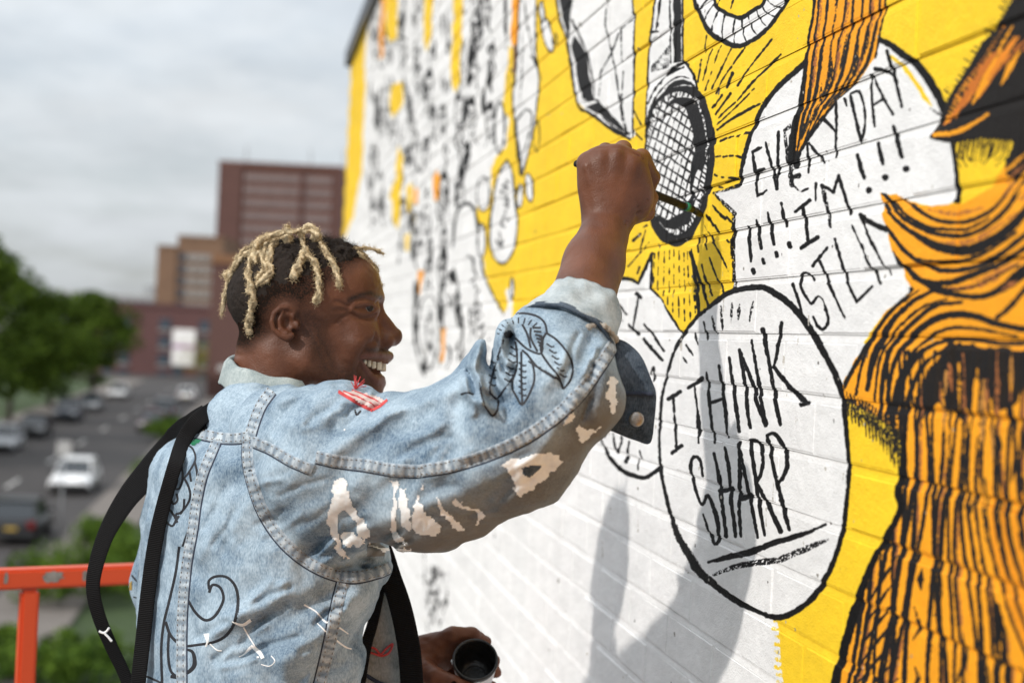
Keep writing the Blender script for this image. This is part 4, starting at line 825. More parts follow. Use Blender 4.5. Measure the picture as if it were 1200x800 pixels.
def sdf_mesh(f, lo, hi, h, margin=1.35):
    """sparse evaluation on 4x blocks, then naive surface nets; returns vertices, quads in the field's own space"""
    lo = np.array(lo, np.float32); H = 4*h; nc = np.ceil((np.array(hi)-lo)/H).astype(int)
    gx = [lo[a]+(np.arange(nc[a])+.5)*H for a in range(3)]
    Pc = np.stack(np.meshgrid(*gx, indexing='ij'), -1).reshape(-1, 3).astype(np.float32)
    cv = np.concatenate([f(Pc[i:i+400000]) for i in range(0, len(Pc), 400000)]).reshape(nc)
    act = np.abs(cv) < H*margin
    g = np.repeat(np.repeat(np.repeat(cv, 4, 0), 4, 1), 4, 2).astype(np.float32)
    m = np.repeat(np.repeat(np.repeat(act, 4, 0), 4, 1), 4, 2); idx = np.argwhere(m)
    for i in range(0, len(idx), 500000):
        q = idx[i:i+500000]; g[q[:, 0], q[:, 1], q[:, 2]] = f((lo+(q+.5)*h).astype(np.float32))
    s = g < 0
    mix = np.zeros(np.array(s.shape)-1, np.int8); n = s.shape
    for a in (0, 1):
        for b in (0, 1):
            for c in (0, 1): mix += s[a:n[0]-1+a, b:n[1]-1+b, c:n[2]-1+c]
    cells = np.argwhere((mix > 0) & (mix < 8)); cid = np.full(mix.shape, -1, np.int32); cid[cells[:, 0], cells[:, 1], cells[:, 2]] = np.arange(len(cells))
    cor = np.array([(a, b, c) for a in (0, 1) for b in (0, 1) for c in (0, 1)])
    val = np.stack([g[cells[:, 0]+a, cells[:, 1]+b, cells[:, 2]+c] for a, b, c in cor], 1)
    acc = np.zeros((len(cells), 3), np.float32); cnt = np.zeros(len(cells), np.float32)
    for i in range(8):
        for j in range(i+1, 8):
            if np.abs(cor[i]-cor[j]).sum() != 1: continue
            cr = (val[:, i] < 0) != (val[:, j] < 0); t = np.where(cr, val[:, i]/(val[:, i]-val[:, j]+1e-12), 0)
            acc += np.where(cr[:, None], cor[i]+(cor[j]-cor[i])*t[:, None], 0); cnt += cr
    V = lo+(cells+.5+acc/np.maximum(cnt, 1)[:, None])*h
    quads = []
    for ax in range(3):
        sl0 = [slice(None)]*3; sl1 = [slice(None)]*3; sl0[ax] = slice(0, n[ax]-1); sl1[ax] = slice(1, n[ax])
        e = np.argwhere(s[tuple(sl0)] != s[tuple(sl1)]); b, c = (ax+1) % 3, (ax+2) % 3
        e = e[(e[:, b] > 0) & (e[:, c] > 0) & (e[:, b] < n[b]-1) & (e[:, c] < n[c]-1)]
        def cc(db, dc):
            q = e.copy(); q[:, b] += db; q[:, c] += dc; return cid[q[:, 0], q[:, 1], q[:, 2]]
        Q = np.stack([cc(-1, -1), cc(0, -1), cc(0, 0), cc(-1, 0)], 1); fl = s[e[:, 0], e[:, 1], e[:, 2]]
        Q[~fl] = Q[~fl][:, ::-1]; quads.append(Q)
    Q = np.concatenate(quads); Q = Q[(Q >= 0).all(1)]
    return V, Q
def smooth_verts(V, Q, it=2, lam=.5):
    n = len(V)
    for _ in range(it):
        s = np.zeros_like(V); c = np.zeros(n, V.dtype)
        for a in range(4):
            b = (a+1) % 4
            for k in range(3): s[:, k] += np.bincount(Q[:, a], V[Q[:, b], k], n)+np.bincount(Q[:, b], V[Q[:, a], k], n)
            c += np.bincount(Q[:, a], minlength=n)+np.bincount(Q[:, b], minlength=n)
        V = V+(s/np.maximum(c, 1)[:, None]-V)*lam
    return V
def sculpt(name, f, lo, hi, h, sm=2):
    V, Q = sdf_mesh(f, lo, hi, h); V = smooth_verts(V, Q, sm)
    # px space is left-handed (y down), world conversion flips the winding
    return V, Q
def set_attr(me, name, arr):
    a = me.attributes.new(name, 'FLOAT', 'POINT'); a.data.foreach_set('value', np.ascontiguousarray(arr, dtype=np.float32))
# ------------------------------------------------------------------ the painter
FLOOR = EYE-1.66
pbase = at(300, 400, 1.95); person = empty('person', (pbase[0], pbase[1], FLOOR))
tag(person, 'smiling person with blond dreadlocks in a pale denim jacket painting with a raised brush', 'person')
PSI = math.radians(8); CP, SP = math.cos(PSI), math.sin(PSI); HW = 61.0
def hm(px, py, c=0.0, far=False): return np.array([(px-355-c*SP)/CP, py, c], np.float32)      # photo pixel on the head at a sideways offset
def head_local(P):
    dx = P[:, 0]-355; dw = P[:, 2]-HW; return np.stack([dx*CP+dw*SP, P[:, 1], dx*SP-dw*CP], 1)
def head_world(L): L = np.atleast_2d(L); return np.stack([355+L[:, 0]*CP+L[:, 2]*SP, L[:, 1], HW+L[:, 0]*SP-L[:, 2]*CP], 1)
def cranium(L):
    d = ell(L, hm(350, 347), (84, 61, 66)); d = smin(d, ell(L, hm(394, 341), (54, 53, 57)), 16); return d
def base_head(P):
    L = head_local(P); A = L.copy(); A[:, 2] = np.abs(A[:, 2])
    d = cranium(L)
    d = smin(d, ell(L, hm(400, 404), (46, 60, 46)), 18); d = smin(d, ell(L, hm(354, 402), (40, 40, 55)), 16)
    d = smin(d, cap(A, (hm(352, 424)[0]-3, 424, 43), (hm(428, 456)[0], 457, 10), 15, 14), 18)
    d = smin(d, ell(L, hm(430, 455), (19.5, 15, 20)), 12)
    d = smin(d, ell(A, (hm(411, 397)[0], 396, 29), (29, 25, 23)), 16)
    d = smin(d, cap(A, (hm(442, 351)[0], 351, 8), (hm(424, 349)[0], 350, 38), 6.6, 5.6), 10)
    d = smin(d, ell(L, hm(433, 426), (24, 25, 26)), 10)
    d = smax(d, -ell(A, (hm(449, 363)[0], 363, 24), (14, 10, 16)), 8)
    d = smin(d, ell(A, (hm(428, 363)[0], 363, 25), (14, 12.5, 15)), 6)
    n = cap(L, hm(442.5, 364), hm(452, 382), 7.5, 8.5); n = smin(n, cap(L, hm(452, 382), hm(460, 393.5), 8.5, 11.8), 7); n = smin(n, cap(A, (hm(443, 394)[0], 395, 9), (hm(451, 399)[0], 399, 12), 9, 9.6), 6)
    return smin(d, n, 8)
_sc = {}
def surf(x, y, inn=0.0):
    """traced photo pixel -> point on the near side of the head, in head space, sunk by inn px"""
    k = (x, y)
    if k not in _sc:
        w = np.linspace(-60, 130, 400, dtype=np.float32); q = base_head(np.stack([np.full(400, x), np.full(400, y), w], 1).astype(np.float32)); m = np.where(q < 0)[0]
        i = m[0] if len(m) else int(np.argmin(q)); _sc[k] = head_local(np.array([[x, y, w[i]]], np.float32))[0]
    L = _sc[k].copy(); L[2] -= inn; return L
def tr(pts, inn=0.0): return [surf(a, b, inn) for a, b in pts]
def head_sdf(P):
    L = head_local(P); A = L.copy(); A[:, 2] = np.abs(A[:, 2]); d = base_head(P)
    carve = lambda d, pts, rs, k, inn=0.0: smax(d, -chain(A, tr(pts, inn), rs), k)
    add = lambda d, pts, rs, k, inn=0.0: smin(d, chain(A, tr(pts, inn), rs), k)
    # eye: lids pressed together by the smile, lid crease, bag below, crow's feet
    d = add(d, [(412, 361), (420, 356.5), (430, 355), (438, 358)], [1.2, 1.8, 2.0, 1.6], 4, 1.2); d = add(d, [(412, 363), (421, 367), (431, 367.5), (438, 365)], [1.2, 2.0, 2.2, 1.6], 5, 1.4)
    d = carve(d, [(414, 361.6), (422, 360.6), (431, 360.6), (439, 362)], [.5, 1.2, 1.6, 1.0], 1.2, -.5)
    d = carve(d, [(408, 357), (416, 351.5), (428, 350), (438, 352.5)], [.4, .9, .9, .4], 4); d = carve(d, [(411, 369), (421, 374), (433, 373), (440, 369)], [.2, .6, .6, .2], 5)
    for q in ([(409, 360), (400, 355), (393, 353)], [(408, 364), (398, 363), (390, 364)], [(409, 368), (400, 372), (394, 378)]): d = carve(d, q, [.2, .15, .05], 4.5)
    d = carve(d, [(440, 356), (446, 350)], [.8, .4], 3)
    # nostril and the groove round the wing of the nose
    d = smax(d, -ell(A, (hm(459, 408)[0], 408.5, 6), (7, 3.2, 3.6)), 2); d = carve(d, [(441, 391), (440, 398), (445, 405)], [1, 1.6, 1.2], 3.5)
    # smile folds
    d = carve(d, [(440, 399), (430, 406), (422, 418), (418, 432), (420, 446)], [.9, 1.7, 2.0, 1.5, .4], 8); d = add(d, [(416, 404), (411, 418), (408, 434)], [7, 8, 5], 12, 6.5)
    # lips and the open mouth
    d = smin(d, chain(A, tr([(424, 418.5), (433, 416.5), (444, 415.5)], 1)+[hm(456, 417.5)], [2.4, 3.8, 4.8, 5.8]), 4)
    d = smin(d, chain(A, tr([(424.5, 424), (431, 437), (440, 446)], 1)+[hm(447, 449)], [2.4, 3.8, 5.0, 6.0]), 3.5)
    d = smax(d, -chain(A, tr([(426, 421.5), (433, 426.5), (441, 431)], 1.0)+[hm(452, 433, 8), hm(456, 434)], [1.4, 4.2, 6.8, 8.2, 8.4]), 1.6)
    # ear (both sides)
    e = ell(A, (-31, 377, 59), (13, 17, 6)); hx = [(342, 374), (345, 365), (338, 360), (328, 360.5), (320.5, 367), (318, 377), (320.5, 386), (328, 392.5), (336.5, 396), (342, 393)]
    e = smin(e, chain(A, [((p[0]-355-9)/CP, p[1], 67-(p[0]-315)*.16) for p in hx], [2.6, 2.8, 3.0, 3.1, 3.1, 3.0, 3.0, 3.6, 4.6, 4.0]), 3)
    e = smin(e, chain(A, [((p[0]-355-9)/CP, p[1], 64) for p in [(331, 366), (327, 375), (328.5, 384), (336, 389)]], [2.0, 2.3, 2.3, 2.5]), 3)
    e = smax(e, -ell(A, ((337-364)/CP, 378, 66), (6.4, 8.6, 7)), 3); e = smax(e, -chain(A, [((p[0]-364)/CP, p[1], 69) for p in [(339, 366), (330, 365.5), (323.5, 372), (323.5, 382)]], [1.3, 1.3, 1.3, .8]), 2)
    e = smin(e, ell(A, ((348-364)/CP, 381, 60), (4.5, 6, 6)), 3); d = smin(d, e, 4)
    # neck and throat
    nk = cap(L, hm(322, 412), hm(312, 520), 46, 54); nk = smin(nk, cap(A, (hm(316, 415)[0], 415, 26), (hm(350, 520)[0], 520, 14), 16, 14), 14); d = smin(d, nk, 14)
    for y_ in (404, 413): d = smax(d, -chain(L, [(hm(276, y_, 10)[0], y_+2, 4), (hm(284, y_+2, 30)[0], y_+4, 28), (hm(300, y_+4, 44)[0], y_+3, 44)], [.7, 1.2, .3]), 4)
    return d-.12*vnoise(P, 5.0)-.35*vnoise(P, 19.0)
V, Q = sculpt('head', head_sdf, (255, 262, -70), (484, 540, 190), 1.25, 1)
HL = head_local(V)
# colour fields on the skin: clipped hair, beard shadow, lips
def near_px(L, c=60): return 355+L[:, 0]*CP+np.abs(L[:, 2])*SP
hx_, hy_ = near_px(HL), HL[:, 1]
def hair_amount(x, y):
    """signed distance (px) into the clipped hair region, positive inside"""
    b1 = (437-(y-300)*1.32-x)/1.65; b2 = 411-(y)+0*x; b2 = np.where(x > 296, b2-np.clip((x-296)*.55, 0, 60)*(y > 360), b2); er = np.sqrt(((x-334)/1.0)**2+((y-378)/1.15)**2)-20
    return np.minimum(np.minimum(b1, b2), er)
stub = np.clip((hair_amount(hx_, hy_)+6)/18, 0, 1)*np.clip(.96+(330-hx_)/160., .74, 1)
beard = np.clip(1-np.abs(polydist2(np.stack([hx_, hy_, hy_], 1), [(362, 372), (372, 400), (388, 432), (424, 452)])-4)/18, 0, 1)*.75+np.clip(1-polydist2(np.stack([hx_, hy_, hy_], 1), [(432, 410), (456, 411)])/6, 0, 1)*.85
beard = np.maximum(beard, np.clip(1-polydist2(np.stack([hx_, hy_, hy_], 1), [(409, 351), (420, 346), (434, 343), (445, 348)])/4.6, 0, 1)*1.1)      # eyebrow
lips = np.clip(1-polydist2(np.stack([hx_, hy_, hy_], 1), [(425, 418), (440, 415.5), (458, 417)])/5, 0, 1)+np.clip(1-polydist2(np.stack([hx_, hy_, hy_], 1), [(425, 425), (431, 438), (440, 447), (449, 450)])/6, 0, 1)
body_parts = [(V, Q, np.clip(stub+0, 0, 1), np.clip(beard, 0, 1), np.clip(lips, 0, 1))]
# right forearm and fist
KN = [(688, 191, -66), (704, 184, -73), (724, 182, -76), (743, 190, -72)]
def hand_sdf(P):
    d = chain(P, [(644, 480, -256), (668, 400, -204), (696, 308, -110), (713, 262, -66)], [43, 42, 35, 27], 10)
    d = smin(d, ell(P, (722, 216, -62), (42, 44, 23)), 18)
    for K, wx in zip(KN, (701, 708, 716, 724)): d = smin(d, cap(P, (wx, 252, -64), K, 17, 12), 14)
    d = smin(d, ell(P, (749, 232, -54), (17, 26, 19)), 9)
    for i, K in enumerate(KN[:3]):
        p1 = (K[0]+6, K[1]-5-i*1.2, K[2]+34); p2 = (p1[0]+10, p1[1]+22, p1[2]+30); p3 = (p2[0]+8, p2[1]+14, p2[2]-10)
        d = smin(d, chain(P, [K, p1, p2, p3], [11, 10, 9, 8], 3), 3.5)
    d = smin(d, chain(P, [KN[3], (752, 185, -46), (764, 208, -20), (754, 236, -6)], [11.5, 10.4, 9.4, 8], 3), 2.5)
    d = smin(d, chain(P, [(738, 252, -54), (757, 249, -34), (762, 232, -8), (756, 220, 6)], [13, 10, 9, 8], 3), 3)
    # knuckle dimples, tendons, creases at the thumb web
    for a, b in zip(KN[:-1], KN[1:]): d = smax(d, -cap(P, ((a[0]+b[0])/2, (a[1]+b[1])/2-9, -88), ((a[0]+b[0])/2+1, (a[1]+b[1])/2+9, -95), 3.4, .9), 6)
    for q in (((756, 226, -72), (740, 236, -78)), ((758, 234, -70), (743, 243, -76)), ((757, 243, -66), (744, 250, -74)), ((756, 218, -72), (744, 224, -78))): d = smax(d, -cap(P, q[0], q[1], .35, .1), 3.5)
    d = smax(d, -cap(P, (763, 200, -56), (764, 224, -50), 1.2, 1.2), 2.5)
    # tendons running to the knuckles, finger line over the top, wrinkles at the wrist
    for K, wx in zip(KN, (703, 709, 715, 722)): d = smin(d, cap(P, (wx, 244, -82), (K[0], K[1]+4, -81), 1.0, 3.0), 12)
    d = smax(d, -chain(P, [(700, 173, -80), (718, 171, -84), (738, 175, -84), (752, 187, -76)], [.6, 1.2, 1.4, .6]), 4)
    for q in (((742, 252, -84), (733, 262, -88)), ((746, 246, -82), (736, 254, -88)), ((700, 262, -92), (722, 264, -92))): d = smax(d, -cap(P, q[0], q[1], .3, .1), 4)
    return d-.10*vnoise(P, 4.0)-.25*vnoise(P, 14.0)
V, Q = sculpt('hand', hand_sdf, (596, 160, -305), (785, 528, 25), 1.3, 1); z = np.zeros(len(V)); body_parts.append((V, Q, z, z, z))
def lhand_sdf(P):
    d = chain(P, [(420, 810, 150), (480, 785, 140)], [34, 27], 5); d = smin(d, ell(P, (506, 766, 142), (30, 25, 18)), 14)
    d = smin(d, chain(P, [(518, 752, 138), (530, 745, 134), (553, 744, 140), (568, 752, 152)], [13, 11.5, 9.5, 8], 3), 6)
    d = smin(d, chain(P, [(515, 760, 152), (536, 752, 160), (560, 758, 168), (578, 774, 166)], [12, 11, 9.5, 8], 3), 5)
    d = smin(d, chain(P, [(512, 772, 160), (535, 772, 170), (562, 780, 172), (580, 787, 160)], [12, 11, 9.5, 7.5], 3), 5)
    d = smin(d, chain(P, [(508, 786, 160), (532, 796, 168), (560, 802, 168), (576, 804, 156)], [11, 10, 8.5, 7], 3), 5)
    d = smin(d, chain(P, [(494, 784, 122), (512, 794, 104), (532, 801, 96), (550, 806, 96)], [14, 12, 10, 8.5], 3), 7)
    return d-.4*vnoise(P, 5.0)
V, Q = sculpt('left_hand', lhand_sdf, (376, 715, 85), (600, 850, 205), 1.5, 1); z = np.zeros(len(V)); body_parts.append((V, Q, z, z, z))
def core_sdf(P):                              # what carries the head and arms inside the jacket
    d = chain(P, [(312, 500, 40), (300, 620, 0), (292, 900, 0)], [60, 80, 85], 20)
    d = smin(d, chain(P, [(300, 545, 10), (392, 552, -125), (644, 480, -254)], [60, 60, 43], 10), 20)
    return smin(d, chain(P, [(295, 555, 20), (230, 570, 130), (215, 700, 165), (260, 800, 180), (420, 810, 150)], [55, 45, 38, 36, 34], 10), 20)
V, Q = sculpt('core', core_sdf, (160, 430, -330), (710, 1000, 260), 7, 1); z = np.zeros(len(V)); body_parts.append((V, Q, z, z, z))
VV, QQ, at_ = [], [], [[], [], []]; off = 0
for V, Q, s1, s2, s3 in body_parts:
    VV.append(to_world(V)); QQ.append(Q+off); off += len(V)
    for a, s in zip(at_, (s1, s2, s3)): a.append(s)
me = pydata('body', np.concatenate(VV), np.concatenate(QQ), True)
for nme, a in zip(('stubble', 'beard', 'lips'), at_): set_attr(me, nme, np.concatenate(a))
def skin_material():
    m = bpy.data.materials.new('dark_brown_skin'); m.use_nodes = True; t = m.node_tree; p = t.nodes['Principled BSDF']
    g = N('ShaderNodeNewGeometry', t); n = N('ShaderNodeTexNoise', t); n.inputs['Scale'].default_value = 22; n.inputs['Detail'].default_value = 6; t.links.new(g.outputs['Position'], n.inputs['Vector'])
    mp = N('ShaderNodeMapRange', t); mp.inputs['From Min'].default_value = .3; mp.inputs['From Max'].default_value = .7; t.links.new(n.outputs['Fac'], mp.inputs['Value'])
    mx = N('ShaderNodeMix', t, data_type='RGBA'); mx.inputs['A'].default_value = (.092, .034, .018, 1); mx.inputs['B'].default_value = (.165, .064, .035, 1); t.links.new(mp.outputs[0], mx.inputs['Factor']); col = mx.outputs['Result']
    f = N('ShaderNodeTexNoise', t); f.inputs['Scale'].default_value = 480; f.inputs['Detail'].default_value = 3; t.links.new(g.outputs['Position'], f.inputs['Vector'])
    for nme, c, s in (('lips', (.15, .062, .055), .7), ('beard', (.018, .012, .010), .8), ('stubble', (.013, .009, .007), 1.1)):
        a = N('ShaderNodeAttribute', t); a.attribute_name = nme
        k = N('ShaderNodeMath', t, operation='MULTIPLY'); t.links.new(a.outputs['Fac'], k.inputs[0]); k.inputs[1].default_value = s; fac = k.outputs[0]
        if nme != 'lips':
            q = N('ShaderNodeMapRange', t); q.inputs['From Min'].default_value = .35; q.inputs['From Max'].default_value = .6; q.inputs['To Min'].default_value = .66; q.inputs['To Max'].default_value = 1.2; t.links.new(f.outputs['Fac'], q.inputs['Value'])
            k2 = N('ShaderNodeMath', t, operation='MULTIPLY', use_clamp=True); t.links.new(fac, k2.inputs[0]); t.links.new(q.outputs[0], k2.inputs[1]); fac = k2.outputs[0]
        x = N('ShaderNodeMix', t, data_type='RGBA'); t.links.new(fac, x.inputs['Factor']); t.links.new(col, x.inputs['A']); x.inputs['B'].default_value = (*c, 1); col = x.outputs['Result']
    t.links.new(col, p.inputs['Base Color']); p.inputs['Roughness'].default_value = .45; p.inputs['Specular IOR Level'].default_value = .36
    p.inputs['Subsurface Weight'].default_value = .04; p.inputs['Subsurface Radius'].default_value = (.012, .005, .003); p.inputs['Subsurface Scale'].default_value = .5
    sa = N('ShaderNodeAttribute', t); sa.attribute_name = 'stubble'; rm_ = N('ShaderNodeMapRange', t); rm_.inputs['To Min'].default_value = .45; rm_.inputs['To Max'].default_value = .95; t.links.new(sa.outputs['Fac'], rm_.inputs['Value']); t.links.new(rm_.outputs[0], p.inputs['Roughness'])
    rs_ = N('ShaderNodeMapRange', t); rs_.inputs['To Min'].default_value = .30; rs_.inputs['To Max'].default_value = .04; t.links.new(sa.outputs['Fac'], rs_.inputs['Value']); t.links.new(rs_.outputs[0], p.inputs['Specular IOR Level'])
    b1 = N('ShaderNodeTexVoronoi', t); b1.inputs['Scale'].default_value = 520; t.links.new(g.outputs['Position'], b1.inputs['Vector'])
    bp = N('ShaderNodeBump', t); bp.inputs['Strength'].default_value = .42; bp.inputs['Distance'].default_value = .0008; t.links.new(b1.outputs['Distance'], bp.inputs['Height']); t.links.new(bp.outputs[0], p.inputs['Normal'])
    return m
M_SKIN = skin_material()
body = link_world('body', me, person, M_SKIN)
# eyes and teeth
m_eye = mat('eye_white', (.16, .12, .10), .3, .3); m_iris = mat('iris_dark', (.018, .010, .006), .25, .4); m_tooth = mat('tooth_enamel', (.72, .62, .48), .25, .5)
def blob_mesh(name, f, lo, hi, h, parent, m, sm=1):
    V, Q = sculpt(name, f, lo, hi, h, sm); return link_world(name, pydata(name, to_world(V), Q, True), parent, m)
for sgn in (1, -1):
    el = surf(429, 361.5, 11.6); el[2] *= sgn; c = head_world(el[None])[0]; e = blob_mesh('eyeball', lambda P: ell(P, c, (12, 11, 12)), c-18, c+18, 1.6, person, m_eye)
    el = surf(431, 360.8, 1.6); el[2] *= sgn; ci = head_world(el[None])[0]; blob_mesh('iris', lambda P: ell(P, ci, (7.0, 5.0, 3.2)), ci-8, ci+8, 1.0, e, m_iris)
def teeth_sdf(P):
    L = head_local(P); A = L.copy(); A[:, 2] = np.abs(A[:, 2]); d = None
    row = [(surf(428, 424.0, 3), 2.7, 3.4), (surf(433, 425.6, 3.5), 3.0, 4.4), (surf(438.6, 427.0, 4), 3.2, 5.0), (surf(444.8, 428.4, 4), 3.4, 5.4), (hm(447.6, 429, 8.4), 3.4, 5.6), (hm(449.4, 429.6, 3.4), 3.4, 5.8)]
    for c, w, h in row:
        z_ = np.abs(A-np.asarray(c, np.float32))-np.array([w-1.95, h-1.5, w-1.4], np.float32); q = np.sqrt((np.maximum(z_, 0)**2).sum(1))+np.minimum(z_.max(1), 0)-1.4; d = q if d is None else np.minimum(d, q)
    return d
blob_mesh('teeth', teeth_sdf, (410, 412, 10), (466, 452, 115), .8, person, m_tooth, 0)
# clipped dark hair: thick on top, fading to nothing over ear, temple and nape
def hair_sdf(P):
    L = head_local(P); x = near_px(L); y = L[:, 1]; h = hair_amount(x, y)
    t = np.clip((h-20-(x-300)*.12)*.10, -6, 1.2)+np.clip((316-y)*.25, 0, 4.2)*np.clip((h-4)/10, 0, 1)
    nz_ = vnoise(P, 2.6)*.8+vnoise(P, 5.5)*.9; top = np.clip((312-y)/14, 0, 1)
    return cranium(L)-t-nz_*(.45+1.2*top)*np.clip((h-4)/10, 0, 1)
V, Q = sculpt('hair', hair_sdf, (255, 258, -30), (470, 425, 150), 1.15, 0)
m_hair = mat('black_hair', (.020, .014, .011), .85, .25, noise=(240, .55), bump=(600, .9, .002))
hair = link_world('hair', pydata('hair', to_world(V), Q, True), person, m_hair)
# blond dreadlocks, each a knotted tube lying on the head
bvh_head = BVHTree.FromObject(hair, bpy.context.evaluated_depsgraph_get()) if False else BVHTree.FromPolygons([tuple(v) for v in np.concatenate([to_world(V)])], [tuple(q) for q in Q.tolist()])
bvh_skin = BVHTree.FromPolygons([tuple(v) for v in np.concatenate(VV[:1])], [tuple(q) for q in QQ[0].tolist()])
def hit_depth(px, py, trees):
    r_ = ray(px, py); rv = Vector(r_/np.linalg.norm(r_)); b = None
    for tr in trees:
        h = tr.ray_cast(Vector(ORG), rv)
        if h[0] is not None:
            dd = float((np.array(h[0])-ORG)@FW); b = dd if b is None else min(b, dd)
    return b
def dread_mat():
    m = bpy.data.materials.new('bleached_dread'); m.use_nodes = True; t = m.node_tree; p = t.nodes['Principled BSDF']
    g = N('ShaderNodeNewGeometry', t); n = N('ShaderNodeTexNoise', t); n.inputs['Scale'].default_value = 130; n.inputs['Detail'].default_value = 7; n.inputs['Roughness'].default_value = .7; t.links.new(g.outputs['Position'], n.inputs['Vector'])
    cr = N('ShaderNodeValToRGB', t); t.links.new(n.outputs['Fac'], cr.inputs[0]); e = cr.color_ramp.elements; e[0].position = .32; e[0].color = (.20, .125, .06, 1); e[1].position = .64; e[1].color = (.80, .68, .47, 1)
    q = e.new(.45); q.color = (.60, .47, .29, 1); ga = N('ShaderNodeAttribute', t); ga.attribute_name = 'groove'; gm_ = N('ShaderNodeMapRange', t); gm_.inputs['To Min'].default_value = .42; gm_.inputs['To Max'].default_value = 1.15; t.links.new(ga.outputs['Fac'], gm_.inputs['Value']); gs = N('ShaderNodeVectorMath', t, operation='SCALE'); t.links.new(cr.outputs[0], gs.inputs[0]); t.links.new(gm_.outputs[0], gs.inputs['Scale'])  # grooves of the twist darkened in the colour, as shade would
    t.links.new(gs.outputs[0], p.inputs['Base Color']); p.inputs['Roughness'].default_value = .9; p.inputs['Specular IOR Level'].default_value = .1
    b1 = N('ShaderNodeTexNoise', t); b1.inputs['Scale'].default_value = 900; b1.inputs['Detail'].default_value = 4; t.links.new(g.outputs['Position'], b1.inputs['Vector']); bp = N('ShaderNodeBump', t); bp.inputs['Strength'].default_value = .9; bp.inputs['Distance'].default_value = .0016; t.links.new(b1.outputs['Fac'], bp.inputs['Height']); t.links.new(bp.outputs[0], p.inputs['Normal'])
    return m
M_DREAD = dread_mat(); DREADS = []
def dread(pts, r0, knob=0.0, dw=None, end=None):
    """pts in photo pixels; depth follows the scalp, or dw gives it (px, relative to the head's middle)"""
    P = smooth_path(pts, step=.8); rg = np.random.default_rng(int(pts[0][0]*31+pts[-1][1])); n = len(P); deps = []
    for i, p in enumerate(P):
        if dw is not None: d = 1.9+(HW+np.interp(i/(n-1), np.linspace(0, 1, len(dw)), dw))/PXM
        else:
            d = hit_depth(p[0], p[1], (bvh_head, bvh_skin)); d = (d-(r0*.75)/PXM) if d is not None else None
        deps.append(d)
    ok = [i for i, d in enumerate(deps) if d is not None]
    deps = np.interp(np.arange(n), ok, [deps[i] for i in ok]) if ok else np.full(n, 1.93)
    k = np.ones(13)/13; deps = np.convolve(np.pad(deps, 6, mode='edge'), k, 'valid')
    W_ = unproj(np.stack([P[:, 0], P[:, 1], deps], 1)); nz_ = np.convolve(rg.standard_normal(n+16), np.ones(6)/3.2, 'same')[8:-8]
    rad = .76*r0*(1+.24*nz_)*np.interp(np.arange(n)/(n-1), [0, .1, .9, 1], [.9, 1, 1, .7 if end is None else end])
    if knob: rad += knob*np.exp(-((np.arange(n)-(n-7))/5.5)**2)
    rad = np.clip(rad, .8, None)*1.93/F; rad[-1] *= .4
    mb = MB(); mb.tube(W_, rad, 18); v = np.array(mb.v).reshape(n, 18, 3); th = np.arange(18)*2*math.pi/18; hl = np.cumsum(rg.uniform(.12, .38, n))
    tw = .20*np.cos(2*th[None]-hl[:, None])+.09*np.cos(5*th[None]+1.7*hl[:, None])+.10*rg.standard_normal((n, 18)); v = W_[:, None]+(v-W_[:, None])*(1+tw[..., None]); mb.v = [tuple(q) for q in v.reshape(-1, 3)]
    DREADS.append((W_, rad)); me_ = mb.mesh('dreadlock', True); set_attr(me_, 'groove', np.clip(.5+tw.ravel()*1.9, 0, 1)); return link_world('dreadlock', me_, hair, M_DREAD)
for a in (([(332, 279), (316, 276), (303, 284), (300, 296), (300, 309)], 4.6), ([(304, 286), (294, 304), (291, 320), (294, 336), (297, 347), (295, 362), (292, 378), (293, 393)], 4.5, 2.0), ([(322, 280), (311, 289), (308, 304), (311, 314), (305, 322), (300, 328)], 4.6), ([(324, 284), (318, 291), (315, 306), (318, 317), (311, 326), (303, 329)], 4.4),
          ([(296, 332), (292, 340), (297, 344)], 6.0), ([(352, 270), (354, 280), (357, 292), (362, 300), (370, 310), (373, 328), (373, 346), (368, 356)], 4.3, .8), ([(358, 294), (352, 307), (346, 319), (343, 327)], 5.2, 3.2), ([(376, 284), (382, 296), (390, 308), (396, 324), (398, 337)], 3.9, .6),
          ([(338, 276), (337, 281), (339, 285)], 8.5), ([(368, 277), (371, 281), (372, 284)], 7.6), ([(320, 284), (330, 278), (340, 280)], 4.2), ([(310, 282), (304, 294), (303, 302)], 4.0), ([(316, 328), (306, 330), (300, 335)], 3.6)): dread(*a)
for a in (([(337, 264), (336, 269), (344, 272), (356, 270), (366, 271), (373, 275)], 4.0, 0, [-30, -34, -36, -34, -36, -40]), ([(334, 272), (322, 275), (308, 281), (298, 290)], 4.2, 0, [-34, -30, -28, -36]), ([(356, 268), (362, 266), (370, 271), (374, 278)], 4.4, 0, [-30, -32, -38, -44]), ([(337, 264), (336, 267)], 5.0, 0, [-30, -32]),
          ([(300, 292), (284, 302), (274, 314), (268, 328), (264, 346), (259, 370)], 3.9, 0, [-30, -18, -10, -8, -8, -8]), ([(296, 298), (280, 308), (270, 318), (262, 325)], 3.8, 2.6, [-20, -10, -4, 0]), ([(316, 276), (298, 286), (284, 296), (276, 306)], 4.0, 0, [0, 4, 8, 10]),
          ([(416, 291), (430, 291), (440, 293), (450, 298)], 2.5, 0, [-16, -10, -4, 0]), ([(418, 295), (428, 306), (438, 317), (442, 326), (446, 339)], 3.6, .8, [-20, -14, -8, -6, -4]), ([(420, 294), (432, 304), (441, 314), (443, 322)], 3.0, 0, [2, 8, 12, 14])): dread(*a)
